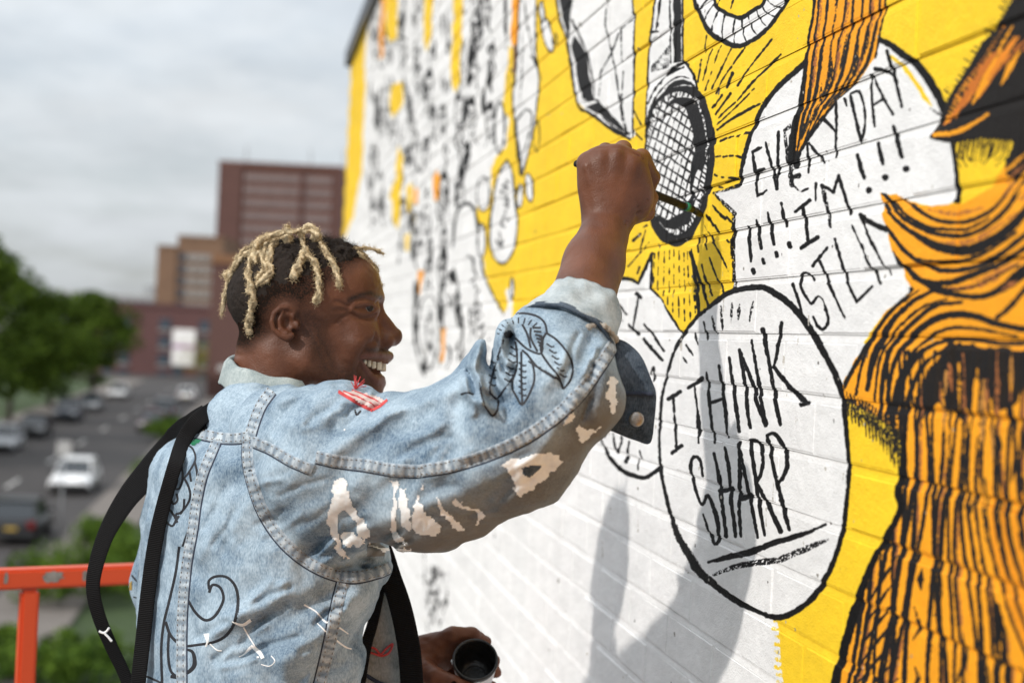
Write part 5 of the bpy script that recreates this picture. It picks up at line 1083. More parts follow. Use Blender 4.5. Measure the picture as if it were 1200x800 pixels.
# loose frizz on the dreads and the crown: hair-thin curls, uncountable
fz = MB(); rg = np.random.default_rng(8)
def curl(p, d, L, r_):
    d = d/np.linalg.norm(d); u = np.cross(d, rg.standard_normal(3)); u /= np.linalg.norm(u); v = np.cross(d, u); ph = rg.uniform(0, 6.3); fq = rg.uniform(3, 9); R_ = L*rg.uniform(.08, .22); Pp = []
    for t in np.linspace(0, 1, 8): Pp.append(p+d*L*t+(u*math.cos(ph+fq*t)-u*math.cos(ph)+v*math.sin(ph+fq*t)-v*math.sin(ph))*R_*min(1, t*3))
    fz.tube(Pp, r_, 3, False)
for W_, rad in DREADS:
    for k in range(int(len(W_)*4.5)):
        i = rg.integers(0, len(W_)); d = rg.standard_normal(3); d /= np.linalg.norm(d); curl(W_[i]+d*rad[i]*.9, d+rg.standard_normal(3)*.5, rg.uniform(.0025, .0065), .00015)
fo = link_world('frizz', fz.mesh('frizz'), hair, mat('blond_frizz', (.52, .40, .24), .8)); fo['kind'] = 'stuff'
fz = MB()
hv = to_world(V); tops = np.where((V[:, 1] < 305))[0]
for i in rg.choice(tops, 2200): curl(hv[i], np.array([0, 0, .8])+rg.standard_normal(3)*.8, rg.uniform(.004, .011), .00014)
fo = link_world('curls', fz.mesh('curls'), hair, m_hair); fo['kind'] = 'stuff'
# ------------------------------------------------------------------ denim jacket
SX = np.array([.495, -.869]); FX = np.array([.869, .495])          # shoulder axis and chest direction in (px, depth)
RIDGE = [  # traced folds: polyline, height px, width px
    ([(545, 452), (500, 470), (455, 484), (420, 508), (386, 532)], 6, 10), ([(470, 500), (430, 528), (395, 560)], -4, 12), ([(445, 462), (418, 482), (392, 500)], -5, 9), ([(405, 452), (372, 470), (345, 498)], 4, 9), ([(372, 456), (345, 476), (325, 505)], -5, 8), ([(340, 456), (318, 478)], 3, 7),
    ([(300, 560), (330, 545), (350, 540)], 3, 10), ([(320, 620), (345, 590), (385, 575)], -4, 12), ([(365, 645), (395, 610), (430, 590)], -5, 12), ([(385, 640), (420, 625), (455, 610)], 4, 9), ([(562, 404), (556, 432), (566, 470)], 13, 7), ([(576, 394), (574, 430), (590, 470)], -11, 5), ([(546, 444), (548, 462), (575, 480)], 12, 6), ([(592, 382), (586, 398), (598, 424)], 12, 7), ([(550, 436), (560, 456), (584, 472)], -8, 4), ([(600, 400), (606, 440), (600, 480)], -6, 7),
    ([(563, 420), (558, 448)], -4, 4), ([(608, 560), (640, 520), (668, 470)], 5, 10), ([(560, 590), (600, 560), (640, 545)], -5, 12), ([(690, 400), (672, 440), (660, 475)], -6, 8), ([(712, 410), (708, 450), (700, 490)], 5, 8), ([(640, 400), (660, 430), (650, 460)], -3, 10),
    ([(540, 470), (532, 500), (526, 540)], -4, 9), ([(520, 480), (505, 520)], 3, 9), ([(480, 600), (520, 585), (560, 570)], 4, 14), ([(440, 570), (480, 560), (520, 565)], -3, 14),
    ([(240, 640), (270, 610), (292, 590)], 3, 12), ([(215, 600), (245, 585), (280, 560)], -3, 12), ([(330, 690), (290, 720), (255, 735)], 5, 11), ([(390, 690), (340, 722), (290, 750)], -5, 12), ([(420, 700), (380, 745), (330, 775)], 5, 12), ([(430, 735), (400, 775), (350, 800)], -5, 12), ([(300, 690), (320, 740), (318, 800)], -3, 14), ([(225, 690), (240, 740), (232, 800)], 3, 12), ([(190, 640), (200, 700)], -3, 10), ([(395, 668), (430, 664), (458, 652)], -9, 6)]
_rw = random.Random(21)
def wrinkles(cx, cy, sx, sy, ang, n, L, h, s):       # sharp little creases round a bend
    for _ in range(n):
        x, y = cx+_rw.uniform(-sx, sx), cy+_rw.uniform(-sy, sy); a = math.radians(ang+_rw.uniform(-22, 22)); l = L*_rw.uniform(.6, 1.3); b = _rw.uniform(-.25, .25)*l
        RIDGE.append(([(x-math.cos(a)*l, y-math.sin(a)*l), (x+math.sin(a)*b, y-math.cos(a)*b), (x+math.cos(a)*l, y+math.sin(a)*l)], h*_rw.choice([-1, -1, .8]), s*_rw.uniform(.8, 1.4)))
wrinkles(580, 445, 32, 42, 75, 15, 17, 5.0, 3.4); wrinkles(420, 640, 40, 24, -25, 12, 24, 4.0, 3.8); wrinkles(405, 480, 55, 22, -32, 12, 26, 3.4, 4.0); wrinkles(680, 450, 26, 40, -62, 9, 18, 4.0, 3.4); wrinkles(560, 560, 70, 40, -20, 9, 30, 2.6, 4.5)
wrinkles(330, 745, 85, 45, -32, 14, 30, 3.4, 4.2); wrinkles(245, 600, 32, 70, -55, 7, 24, 2.2, 4.2); wrinkles(330, 580, 40, 45, -40, 8, 24, 2.6, 4.4); wrinkles(490, 520, 45, 35, -35, 7, 28, 2.4, 4.6)
def jacket_sdf(P):
    x, y, w = P[:, 0], P[:, 1], P[:, 2]
    yk = [500, 560, 620, 700, 800, 900, 1020]; cx = np.interp(y, yk, [300, 302, 304, 303, 291, 288, 286]); a = np.interp(y, yk, [150, 170, 178, 178, 166, 162, 160]); b = np.interp(y, yk, [84, 102, 110, 112, 106, 102, 98])
    u = (x-cx)*SX[0]+w*SX[1]; v = (x-cx)*FX[0]+w*FX[1]
    p = (np.abs(u/a)**2.4+np.abs(v/b)**2.4)**(1/2.4); d = (p-1)*np.minimum(a, b)*.95
    d = smax(d, 520-y, 30); d = smax(d, y-1015, 6)
    d = smin(d, chain(P, [(300, 512, 14), (238, 562, 128)], [68, 58]), 30)
    ls = chain(P, [(232, 560, 138), (203, 690, 168), (245, 830, 185), (420, 812, 160)], [56, 50, 46, 40], 10); d = smin(d, ls, 10)
    arm = chain(P, [(335, 522, -62), (392, 546, -140), (500, 553, -186), (596, 508, -232), (650, 462, -246)], [70, 98, 90, 90, 76], 14)
    arm = smin(arm, cap(P, (600, 452, -230), (640, 405, -208), 60, 52), 18); arm = smin(arm, cap(P, (655, 462, -242), (668, 408, -214), 66, 54), 14)
    arm = smin(arm, ell(P, (692, 468, -230), (34, 40, 40)), 14)
    d = smin(d, arm, 9); d = smin(d, ell(P, (436, 655, -30), (24, 34, 60)), 12)
    near_ = np.clip((-(w)-10)/60, 0, 1)*(x > 300)+np.clip((40-w)/80, 0, 1)*(x <= 300)
    q = np.zeros_like(d)
    for pts, h, s in RIDGE:
        sp = np.asarray(pts, np.float32); m = (x > sp[:, 0].min()-3*s) & (x < sp[:, 0].max()+3*s) & (y > sp[:, 1].min()-3*s) & (y < sp[:, 1].max()+3*s)
        if m.any(): q[m] += h*np.exp(-(polydist2(P[m], pts)/s)**2)
    d = d-1.25*q*near_-1.7*vnoise(P, 52.0)-1.3*vnoise(P, 21.0)-.45*vnoise(P, 8.5)
    # the neck opening
    return smax(d, -cap(P, (316, 470, 42), (322, 400, 44), 50, 56), 6)
V, Q = sculpt('jacket', jacket_sdf, (135, 335, -360), (760, 1030, 260), 2.3, 1)
JW = to_world(V); jme = pydata('jacket', JW, Q, True)
def denim(name, dark, light, sc=11.0, shade_amt=0.0):
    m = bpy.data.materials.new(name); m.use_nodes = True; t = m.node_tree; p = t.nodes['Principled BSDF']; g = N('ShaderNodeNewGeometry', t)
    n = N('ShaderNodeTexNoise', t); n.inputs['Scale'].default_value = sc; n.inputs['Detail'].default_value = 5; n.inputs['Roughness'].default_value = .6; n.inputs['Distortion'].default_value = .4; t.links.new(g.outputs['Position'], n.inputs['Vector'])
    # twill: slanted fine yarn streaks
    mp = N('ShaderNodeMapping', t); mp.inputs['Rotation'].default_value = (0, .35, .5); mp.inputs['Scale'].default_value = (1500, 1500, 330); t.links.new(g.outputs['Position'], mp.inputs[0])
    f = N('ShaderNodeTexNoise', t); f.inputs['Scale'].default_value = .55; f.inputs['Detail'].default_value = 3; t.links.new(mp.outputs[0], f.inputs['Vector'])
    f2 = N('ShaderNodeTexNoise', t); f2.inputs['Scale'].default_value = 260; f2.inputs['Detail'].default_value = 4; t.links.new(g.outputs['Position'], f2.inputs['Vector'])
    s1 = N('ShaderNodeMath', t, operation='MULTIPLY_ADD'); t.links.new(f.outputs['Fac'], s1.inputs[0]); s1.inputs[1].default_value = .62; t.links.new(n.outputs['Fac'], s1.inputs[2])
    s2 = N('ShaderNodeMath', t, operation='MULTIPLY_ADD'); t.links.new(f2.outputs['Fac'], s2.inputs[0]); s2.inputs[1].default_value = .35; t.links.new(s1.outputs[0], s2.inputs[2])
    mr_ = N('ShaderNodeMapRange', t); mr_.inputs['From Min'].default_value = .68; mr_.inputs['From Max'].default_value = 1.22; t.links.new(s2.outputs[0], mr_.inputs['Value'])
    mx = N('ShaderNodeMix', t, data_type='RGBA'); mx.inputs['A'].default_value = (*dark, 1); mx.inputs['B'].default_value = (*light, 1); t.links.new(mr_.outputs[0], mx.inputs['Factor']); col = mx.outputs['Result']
    if shade_amt:  # mottled brown standing in for shade and bounced light under the sleeve
        dn = N('ShaderNodeTexNoise', t); dn.inputs['Scale'].default_value = 6; dn.inputs['Detail'].default_value = 6; t.links.new(g.outputs['Position'], dn.inputs['Vector']); at2 = N('ShaderNodeAttribute', t); at2.attribute_name = 'sleeve_shade'
        k = N('ShaderNodeMath', t, operation='MULTIPLY'); t.links.new(at2.outputs['Fac'], k.inputs[0]); t.links.new(dn.outputs['Fac'], k.inputs[1]); k2 = N('ShaderNodeMath', t, operation='MULTIPLY', use_clamp=True); t.links.new(k.outputs[0], k2.inputs[0]); k2.inputs[1].default_value = shade_amt
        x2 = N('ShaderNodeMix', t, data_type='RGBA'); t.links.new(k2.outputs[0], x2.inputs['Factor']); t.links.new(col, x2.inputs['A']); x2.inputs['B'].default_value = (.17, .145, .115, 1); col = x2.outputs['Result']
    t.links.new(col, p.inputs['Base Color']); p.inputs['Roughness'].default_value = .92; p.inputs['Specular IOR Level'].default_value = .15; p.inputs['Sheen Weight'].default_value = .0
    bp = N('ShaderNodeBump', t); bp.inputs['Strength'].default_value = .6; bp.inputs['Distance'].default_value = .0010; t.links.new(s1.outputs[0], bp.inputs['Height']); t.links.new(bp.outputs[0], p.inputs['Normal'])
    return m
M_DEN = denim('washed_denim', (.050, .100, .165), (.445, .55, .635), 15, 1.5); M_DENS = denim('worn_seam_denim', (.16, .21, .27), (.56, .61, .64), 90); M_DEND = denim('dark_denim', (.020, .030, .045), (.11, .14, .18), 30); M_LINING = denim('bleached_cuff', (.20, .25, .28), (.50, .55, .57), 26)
# shade and warm bounced light painted brown into the sleeve's underside
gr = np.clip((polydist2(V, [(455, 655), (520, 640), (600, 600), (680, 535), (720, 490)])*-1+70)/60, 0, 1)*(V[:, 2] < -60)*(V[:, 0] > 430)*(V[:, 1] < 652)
set_attr(jme, 'sleeve_shade', gr)
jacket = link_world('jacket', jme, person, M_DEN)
bvh = BVHTree.FromPolygons([tuple(v) for v in JW], Q.tolist())
OV = Vector(ORG)
def cast(px, py, lift=0.0):
    r_ = ray(px, py); h = bvh.ray_cast(OV, Vector(r_).normalized())
    if h[0] is None: return None, None
    n = h[1]
    if n.dot(Vector(r_)) > 0: n = -n
    return np.array(h[0])+np.array(n)*lift, np.array(n)
def ribbon(name, pts, width, m, parent=None, lift=.0006, prof=None, step=2.0, pucker=0.0, sm=True, taper=False):
    """strip laid on the jacket along a traced line"""
    P = smooth_path(pts, step=step) if sm else np.asarray(pts, float); n = len(P); prof = prof or [(-1, 0), (0, 1), (1, 0)]; k = len(prof); v = []; ok = []; pk = []
    T = np.gradient(P, axis=0); T /= np.linalg.norm(T, axis=1)[:, None]+1e-9; Nn = np.stack([-T[:, 1], T[:, 0]], 1); rg = np.random.default_rng(int(P[0].sum())); ph = 0.0
    ws = np.interp(np.linspace(0, 1, n), np.linspace(0, 1, len(width)), width) if hasattr(width, '__len__') else np.full(n, float(width))
    for i in range(n):
        ph += rg.uniform(.5, 1.9)*step/2.0; w_ = .5+.5*math.sin(ph)
        for s, e in prof:
            q = P[i]+Nn[i]*s*ws[i]/2; pos, nr = cast(q[0], q[1]); ok.append(pos is not None)
            v.append(pos+nr*(lift*.15+e*lift*(1+pucker*(w_-.5)*(1-s*s))) if pos is not None else np.zeros(3)); pk.append(w_ if abs(s) < .95 else .6)
    v = np.array(v); f = []
    for i in range(n-1):
        for j in range(k-1):
            q = (i*k+j, (i+1)*k+j, (i+1)*k+j+1, i*k+j+1)
            if all(ok[a] for a in q) and max(np.linalg.norm(v[q[a]]-v[q[a-1]]) for a in range(4)) < .03: f.append(q)
    if not f: return None
    used = sorted(set(i for q in f for i in q)); mp = {a: b for b, a in enumerate(used)}
    me = pydata(name, v[used], np.array([[mp[i] for i in q] for q in f]), True); set_attr(me, 'pucker', np.array(pk)[used])
    return link_world(name, me, parent or jacket, m)
def patch(name, poly, m, parent=None, lift=.0007, step=1.5, rough=1.2, smooth=True, seed=0):
    """paint or cloth of a traced outline laid on the jacket"""
    P = np.asarray(poly, float); P = smooth_path(np.vstack([P, P[:1]]), step=4)[:-1] if smooth else P
    x0, y0 = P.min(0)-2; x1, y1 = P.max(0)+2; nx, ny = int((x1-x0)/step)+1, int((y1-y0)/step)+1
    X, Y = np.meshgrid(x0+np.arange(nx)*step, y0+np.arange(ny)*step, indexing='ij'); rg = np.random.default_rng(seed+int(x0)); 
    N3 = np.stack([X.ravel(), Y.ravel(), np.full(X.size, seed*7.0)], 1).astype(np.float32); wx = vnoise(N3, 4.0).reshape(X.shape)*rough; wy = vnoise(N3+50, 4.0).reshape(X.shape)*rough
    ins = np.zeros(X.shape, bool); xx, yy = X+wx, Y+wy
    for i in range(len(P)):
        (xa, ya), (xb, yb) = P[i-1], P[i]
        if ya != yb: ins ^= ((ya > yy) != (yb > yy)) & (xx < (xb-xa)*(yy-ya)/(yb-ya)+xa)
    idx = {}; v = []; f = []
    def vid(i, j):
        if (i, j) not in idx:
            pos, nr = cast(X[i, j], Y[i, j])
            if pos is None: idx[(i, j)] = -1
            else: idx[(i, j)] = len(v); v.append(pos+nr*lift*(.8+.3*vnoise(np.array([[X[i, j], Y[i, j], 3]], np.float32), 3.0)[0]))
        return idx[(i, j)]
    for i, j in np.argwhere(ins[:-1, :-1] & ins[1:, :-1] & ins[1:, 1:] & ins[:-1, 1:]):
        q = [vid(i, j), vid(i+1, j), vid(i+1, j+1), vid(i, j+1)]
        if min(q) >= 0: f.append(q)
    return link_world(name, pydata(name, np.array(v), np.array(f), True), parent or jacket, m) if f else None
def seam_mat():
    m = M_DENS.copy(); m.name = 'puckered_seam'; t = m.node_tree; p = t.nodes['Principled BSDF']; src = p.inputs['Base Color'].links[0].from_socket
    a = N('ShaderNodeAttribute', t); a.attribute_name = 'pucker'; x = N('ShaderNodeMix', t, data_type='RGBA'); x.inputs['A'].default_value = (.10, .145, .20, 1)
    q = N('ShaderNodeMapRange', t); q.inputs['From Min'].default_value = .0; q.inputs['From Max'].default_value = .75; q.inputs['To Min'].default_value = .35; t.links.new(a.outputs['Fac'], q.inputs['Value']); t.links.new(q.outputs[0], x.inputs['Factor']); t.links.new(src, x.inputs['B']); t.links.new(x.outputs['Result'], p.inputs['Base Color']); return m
M_SEAM = seam_mat(); m_navy = mat('indigo_seam_and_shade', (.020, .028, .05), .9, noise=(300, .3)); m_thread = mat('stitch_thread', (.16, .11, .07), .8)
FELL = [(-1, -.1), (-.9, .85), (-.55, .7), (0, .95), (.55, .7), (.9, .9), (1, -.1)]
seams = [('yoke_seam', [(221, 504), (240, 509), (262, 513), (280, 513), (295, 510)], 13, 1), ('yoke_seam', [(297, 517), (318, 526), (342, 540), (366, 550)], 13, 1), ('sleeve_seam', [(371, 535), (400, 541), (430, 545), (460, 550), (494, 552)], 15, 1), ('sleeve_seam', [(494, 551), (530, 545), (570, 533), (610, 515), (645, 492), (676, 464), (700, 432), (722, 398)], [15, 15, 16, 16, 14], 1),
         ('shoulder_seam', [(318, 458), (306, 475), (298, 495), (293, 512)], 12, -1), ('armhole_seam', [(291, 512), (291, 540), (297, 568), (309, 600), (327, 628), (352, 652), (382, 669), (412, 676), (440, 671), (457, 664)], [12, 13, 14, 14, 13], 1), ('back_seam', [(255, 514), (246, 535), (237, 558), (230, 590), (226, 620), (219, 660), (215, 700), (213, 740), (213, 805)], 11, -1), ('side_seam', [(402, 682), (394, 715), (386, 755), (374, 805)], 14, 1)]
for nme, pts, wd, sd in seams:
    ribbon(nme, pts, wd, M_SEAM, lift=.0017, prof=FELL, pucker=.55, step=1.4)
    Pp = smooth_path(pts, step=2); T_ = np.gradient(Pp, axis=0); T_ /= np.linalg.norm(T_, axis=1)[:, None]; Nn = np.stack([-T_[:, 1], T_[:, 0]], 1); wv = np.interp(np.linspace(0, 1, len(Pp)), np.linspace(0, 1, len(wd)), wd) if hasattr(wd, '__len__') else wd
    e = Pp+Nn*(np.asarray(wv)/2+.6).reshape(-1, 1)*sd; ribbon('seam_shadow', e[::3], 2.0, m_navy, lift=.0006)  # shadow of the raised seam step, painted as a thin navy strip
    st_ = MB()
    for off_ in (.62, -.62):
        L = Pp+Nn*(np.asarray(wv)/2*off_).reshape(-1, 1)
        for i in range(0, len(L)-2, 3):
            a, na = cast(*L[i]); b, nb = cast(*L[i+1])
            if a is not None and b is not None and np.linalg.norm(a-b) < .01: st_.tube([a+na*.0019, (a+b)/2+na*.0025, b+nb*.0019], .00045, 4, False)
    if st_.v: so_ = link_world('stitching', st_.mesh('stitching'), jacket, m_thread); so_['kind'] = 'stuff'
# drawn lines in black marker
m_ink = mat('black_marker', (.012, .013, .018), .7, noise=(200, .4)); m_wpaint = mat('white_paint_daub', (.86, .86, .85), .55, noise=(90, .08), bump=(500, .6, .001)); m_green = mat('green_marker', (.008, .17, .075), .6, noise=(120, .3)); m_red = mat('red_thread', (.55, .06, .06), .8, noise=(300, .3)); m_redw = mat('red_white_patch', (.62, .50, .47), .85, noise=(60, .15)); m_ochre = mat('ochre_marker', (.36, .23, .05), .7)
def ink(pts, w=2.2, par=None, m=None): return ribbon('ink_line', pts, np.asarray(w)*1.35 if hasattr(w, '__len__') else w*1.35, m or m_ink, parent=par, lift=.0004, step=2.5)
tend = ribbon('drawn_tendril', [(220, 702), (229, 717), (240, 726), (250, 723), (258, 712), (262, 700), (258, 688), (249, 685), (245, 694)], [3, 3.4, 3.6, 3.2, 3.4], m_ink, lift=.0004)
ribbon('drawn_tendril', [(245, 690), (245, 680), (253, 675), (266, 676), (276, 687), (279, 705), (275, 728), (265, 744), (250, 752), (232, 755), (217, 757)], [3, 3.2, 4, 3.4, 3], m_ink, lift=.0004)
for pts, w in (([(210, 640), (206, 670), (198, 705), (192, 730), (189, 760), (190, 800)], 2.4), ([(228, 640), (222, 668), (218, 690)], 2.4), ([(194, 728), (200, 744), (212, 756)], 2.6), ([(198, 742), (197, 765), (200, 785), (208, 793)], 2.4), ([(218, 760), (226, 764), (228, 778), (222, 786), (214, 790)], [2, 4, 3]), ([(186, 650), (182, 680), (174, 715)], 2), ([(200, 792), (212, 794)], 3), ([(172, 792), (190, 800)], 2)): ink(pts, w)
rose = ribbon('drawn_rose', [(218, 520), (226, 526), (229, 538), (222, 552), (216, 560)], 2.4, m_ink, lift=.0004)
for pts in ([(228, 540), (231, 555), (230, 580), (224, 610), (214, 640)], [(216, 560), (221, 570), (223, 580), (220, 590), (212, 600), (206, 602)], [(206, 546), (212, 544), (214, 560), (210, 572), (203, 572)], [(203, 556), (208, 560), (205, 572), (201, 575)], [(199, 580), (203, 590), (208, 586), (207, 578)], [(194, 592), (200, 598), (204, 604), (208, 612)], [(192, 602), (196, 612), (202, 616), (206, 610), (210, 604)], [(206, 602), (206, 612), (208, 604)], [(216, 520), (212, 530), (208, 540)], [(222, 552), (224, 564)], [(211, 602), (215, 596), (216, 584)]): ink(pts, 2.0, rose)
for k in range(9): ink([(183-k*.6, 652+k*7), (177-k*.8, 655+k*7)], 1.3)
patch('green_leaf', [(224, 498), (228, 494), (240, 493), (232, 499), (226, 505)], m_green, rough=.3); patch('green_leaf', [(219, 520), (228, 514), (238, 515), (230, 522), (226, 523)], m_green, rough=.3); ink([(219, 521), (230, 516), (239, 515)], 1.2)
for q in ([(148, 640), (151, 650), (149, 668), (146, 672), (145, 655)], [(152, 634), (158, 630), (164, 632), (156, 640)]): patch('green_leaf', q, m_green, rough=.4)
for q in ([(155, 645), (159, 648), (158, 660), (154, 664), (153, 652)], [(152, 678), (156, 680), (155, 692), (151, 690)]): patch('ochre_flower', q, m_ochre, rough=.4)
for pts in ([(150, 668), (158, 678), (163, 682)], [(153, 698), (160, 700)], [(150, 640), (148, 655), (146, 672)], [(150, 700), (152, 720), (158, 735)]): ink(pts, 1.6)
# leaves and flower drawn on the sleeve
leafs = [[(572, 404), (578, 386), (592, 372), (610, 367), (628, 370), (638, 378), (641, 390)], [(604, 400), (606, 418), (604, 436), (594, 452), (582, 468)], [(590, 398), (583, 420), (577, 440), (574, 458), (582, 468)], [(604, 436), (600, 452), (606, 466), (612, 474), (620, 462), (626, 446), (625, 430), (620, 418), (612, 410)], [(611, 412), (611, 440), (612, 474)],
         [(617, 414), (630, 430), (644, 438), (656, 446), (660, 456)], [(660, 456), (654, 440), (644, 428), (634, 412), (636, 398)], [(640, 390), (652, 398), (664, 412), (671, 428), (669, 444), (660, 456)], [(604, 396), (612, 404), (620, 410), (634, 414), (636, 398), (640, 390)], [(622, 384), (622, 396), (630, 412)], [(612, 380), (618, 392), (622, 408)], [(571, 480), (566, 470), (563, 455), (562, 446)], [(571, 480), (577, 487), (583, 480), (584, 468)], [(555, 462), (548, 460), (540, 462)]]
fl0 = ribbon('drawn_leaves', leafs[0], 2.6, m_ink, lift=.0004)
for pts in leafs[1:]: ink(pts, 2.0, fl0)
for c0, c1, n in (((605, 405), (596, 450), 6), ((580, 420), (578, 455), 4), ((614, 424), (614, 466), 6), ((645, 402), (663, 444), 6), ((622, 424), (652, 444), 5)):
    for k in range(n):
        t = (k+.5)/n; x = c0[0]+(c1[0]-c0[0])*t; y = c0[1]+(c1[1]-c0[1])*t; ink([(x-6, y-3), (x, y+1), (x+3, y)], 1.5, fl0)
for k in range(9): a = 3.5+k*.24; ink([(608+33*math.cos(a), 398+26*math.sin(a)), (608+24*math.cos(a), 398+19*math.sin(a))], 1.3, fl0)
for k in range(6): ink([(624+k*1.5, 384+k*4), (634+k*.6, 384+k*5)], 2.0, fl0)
patch('drawn_shadow', [(589, 390), (596, 386), (604, 390), (600, 396), (590, 396)], m_ink, fl0, rough=.4); patch('drawn_shadow', [(631, 394), (636, 392), (637, 402), (632, 408)], m_ink, fl0, rough=.4)
# white letters daubed along the sleeve: A N D
for q in ([(391, 564), (396, 559), (404, 560), (408, 568), (410, 580), (416, 594), (424, 604), (433, 618), (434, 628), (428, 632), (420, 628), (415, 612), (408, 604), (401, 596), (397, 604), (396, 616), (399, 630), (404, 646), (410, 655), (402, 654), (392, 640), (386, 622), (383, 606), (386, 592), (389, 578)],
          [(398, 622), (412, 622), (424, 628), (430, 634), (422, 640), (406, 640), (399, 632)], [(430, 632), (444, 640), (460, 642), (484, 642), (478, 647), (458, 647), (438, 642)], [(453, 558), (460, 561), (467, 562), (468, 570), (464, 578), (466, 590), (464, 608), (466, 622), (474, 632), (482, 638), (470, 636), (460, 630), (457, 616), (459, 596), (460, 580), (461, 572), (457, 565)],
          [(470, 568), (476, 576), (480, 594), (482, 610), (484, 620), (478, 622), (470, 612), (468, 594), (468, 580)], [(496, 562), (497, 568), (492, 580), (494, 590), (502, 602), (516, 614), (514, 624), (504, 628), (490, 624), (482, 616), (484, 598), (488, 584), (492, 572)],
          [(509, 582), (514, 582), (522, 594), (532, 606), (542, 614), (544, 620), (534, 622), (526, 612), (516, 600)], [(526, 586), (534, 584), (546, 590), (562, 596), (568, 602), (562, 612), (554, 616), (560, 604), (546, 598), (532, 594)],
          [(588, 546), (594, 538), (612, 536), (632, 530), (650, 532), (660, 538), (655, 548), (640, 560), (628, 570), (616, 580), (606, 580), (600, 562), (594, 552)], [(672, 500), (680, 498), (692, 502), (706, 498), (692, 512), (682, 520), (676, 512)], [(656, 500), (664, 488), (672, 482), (674, 490), (666, 496)], [(708, 446), (716, 442), (724, 444), (722, 460), (724, 474), (720, 486), (714, 480), (710, 462)]):
    patch('paint_letter', q, m_wpaint, rough=1.6, lift=.0008, seed=len(q))
hole = patch('letter_gap', [(610, 547), (622, 544), (636, 544), (632, 550), (622, 558), (612, 555)], M_DEND, lift=.0011, rough=1.0)
for q, w in (([(356, 708), (370, 716), (380, 727), (390, 732)], [2, 1.6, 3]), ([(384, 728), (396, 734), (408, 742)], [3, 2, 1.4]), ([(372, 730), (388, 745), (404, 757), (412, 760)], [1.4, 2.4, 1.6]), ([(272, 728), (284, 732), (294, 726)], [1.4, 3.4, 4]), ([(285, 734), (292, 746), (302, 762)], 1.6), ([(294, 756), (304, 764), (308, 771)], [3, 5, 4]), ([(294, 758), (286, 766), (280, 769)], [4, 2, 1]), ([(242, 742), (243, 752), (241, 757)], [7, 3, 2]), ([(246, 754), (254, 761), (260, 762)], 1.4), ([(306, 778), (316, 780), (322, 774), (318, 768)], 1.2)): ribbon('paint_splash', q, w, m_wpaint, lift=.0008)
for x, y in ((404, 504), (293, 727), (302, 770), (175, 738)): patch('paint_spot', [(x-2.2, y), (x, y-2.2), (x+2.2, y), (x, y+2.2)], m_wpaint, step=1.0, rough=.3)
# woven red patch on the shoulder
wp = patch('shoulder_patch', [(397, 459), (412, 458), (430, 462), (446, 466), (454, 470), (446, 476), (437, 481), (424, 474), (410, 467)], m_redw, lift=.0016, rough=.4, smooth=False)
for pts, w in (([(397, 459), (412, 468), (426, 476), (437, 481)], 4), ([(437, 481), (446, 476), (454, 469)], 2), ([(402, 459), (424, 468), (442, 477)], 2.0), ([(412, 458), (432, 466), (448, 473)], 1.6)): ribbon('patch_stripe', pts, w, m_red, parent=wp, lift=.0022)
ink([(416, 480), (418, 486), (423, 481)], 2)
# fraying red tuft at the patch
mb = MB(); q0, n0 = cast(416, 456)
if q0 is not None:
    for k in range(16): d = n0*.006+rng.standard_normal(3)*.006; mb.tube([q0, q0+d*.6+np.array([0, 0, .004]), q0+d+np.array([0, 0, .006])], .0005, 4)
    o = link_world('red_tuft', mb.mesh('red_tuft'), wp, m_red); o['kind'] = 'stuff'
# ---- collar
cv, cf = [], []; nphi = 64; prof_c = [(45, 4), (44.5, -6), (46, -10), (49, -10.5), (53, -6), (57, 8), (60, 18), (59, 20), (55, 19), (51, 8), (48, 4)]
for i in range(nphi):
    ph = math.radians(40)+math.radians(280)*i/(nphi-1); ty = 441+11*math.cos(ph)-9*math.sin(ph)
    for rr_, dy in prof_c:
        sag = 1+.03*math.sin(ph*5); cv.append((316+rr_*sag*math.cos(ph), ty+dy+10*(rr_ > 55)*0+1.2*math.sin(ph*7), 44+rr_*sag*math.sin(ph)))
k = len(prof_c); cf = [(i*k+j, i*k+(j+1) % k, (i+1)*k+(j+1) % k, (i+1)*k+j) for i in range(nphi-1) for j in range(k)]
M_COL = denim('faded_collar', (.20, .25, .26), (.47, .52, .51), 40); collar = link_world('collar', pydata('collar', to_world(cv), np.array(cf), True), jacket, M_COL)
# ---- rolled cuff, raw edge, hanging placket and button
def cone(axA, axB, rA, rB, n=48, th=3.5, wav=1.5, rows=0):
    A, B = np.array(axA, float), np.array(axB, float); t = (B-A)/np.linalg.norm(B-A); u = np.cross(t, [0, 0, 1.0]); u /= np.linalg.norm(u); v = np.cross(t, u); vv = []; ff = []; prof = [(0, 0), (.05, 2.2), (.5, 1.2), (.94, 1.0), (1, 0), (.95, -th), (.5, -th), (0, -th)]
    if rows: prof = [(0, 0)]+[(.05+.89*q/rows, 2.2-1.2*q/rows) for q in range(rows+1)]+prof[4:]
    m = len(prof)
    for i in range(n):
        a = 2*math.pi*i/n; wv = wav*math.sin(3*a+1)+.8*math.sin(7*a)
        for s, e in prof:
            rr = rA+(rB-rA)*s+e+wv*(.4+.6*abs(s-.5))+((1.5*math.sin(5*a+7*s)*math.exp(-((s-.5)/.3)**2)+1.2*math.sin(9*a-5*s)+.9*math.sin(14*a+11*s)*s) if rows else 0); vv.append(A+(B-A)*s+(u*math.cos(a)+v*math.sin(a))*rr+t*wv*.8)
    ff = [(i*m+j, ((i+1) % n)*m+j, ((i+1) % n)*m+(j+1) % m, i*m+(j+1) % m) for i in range(n) for j in range(m)]
    return np.array(vv), np.array(ff)
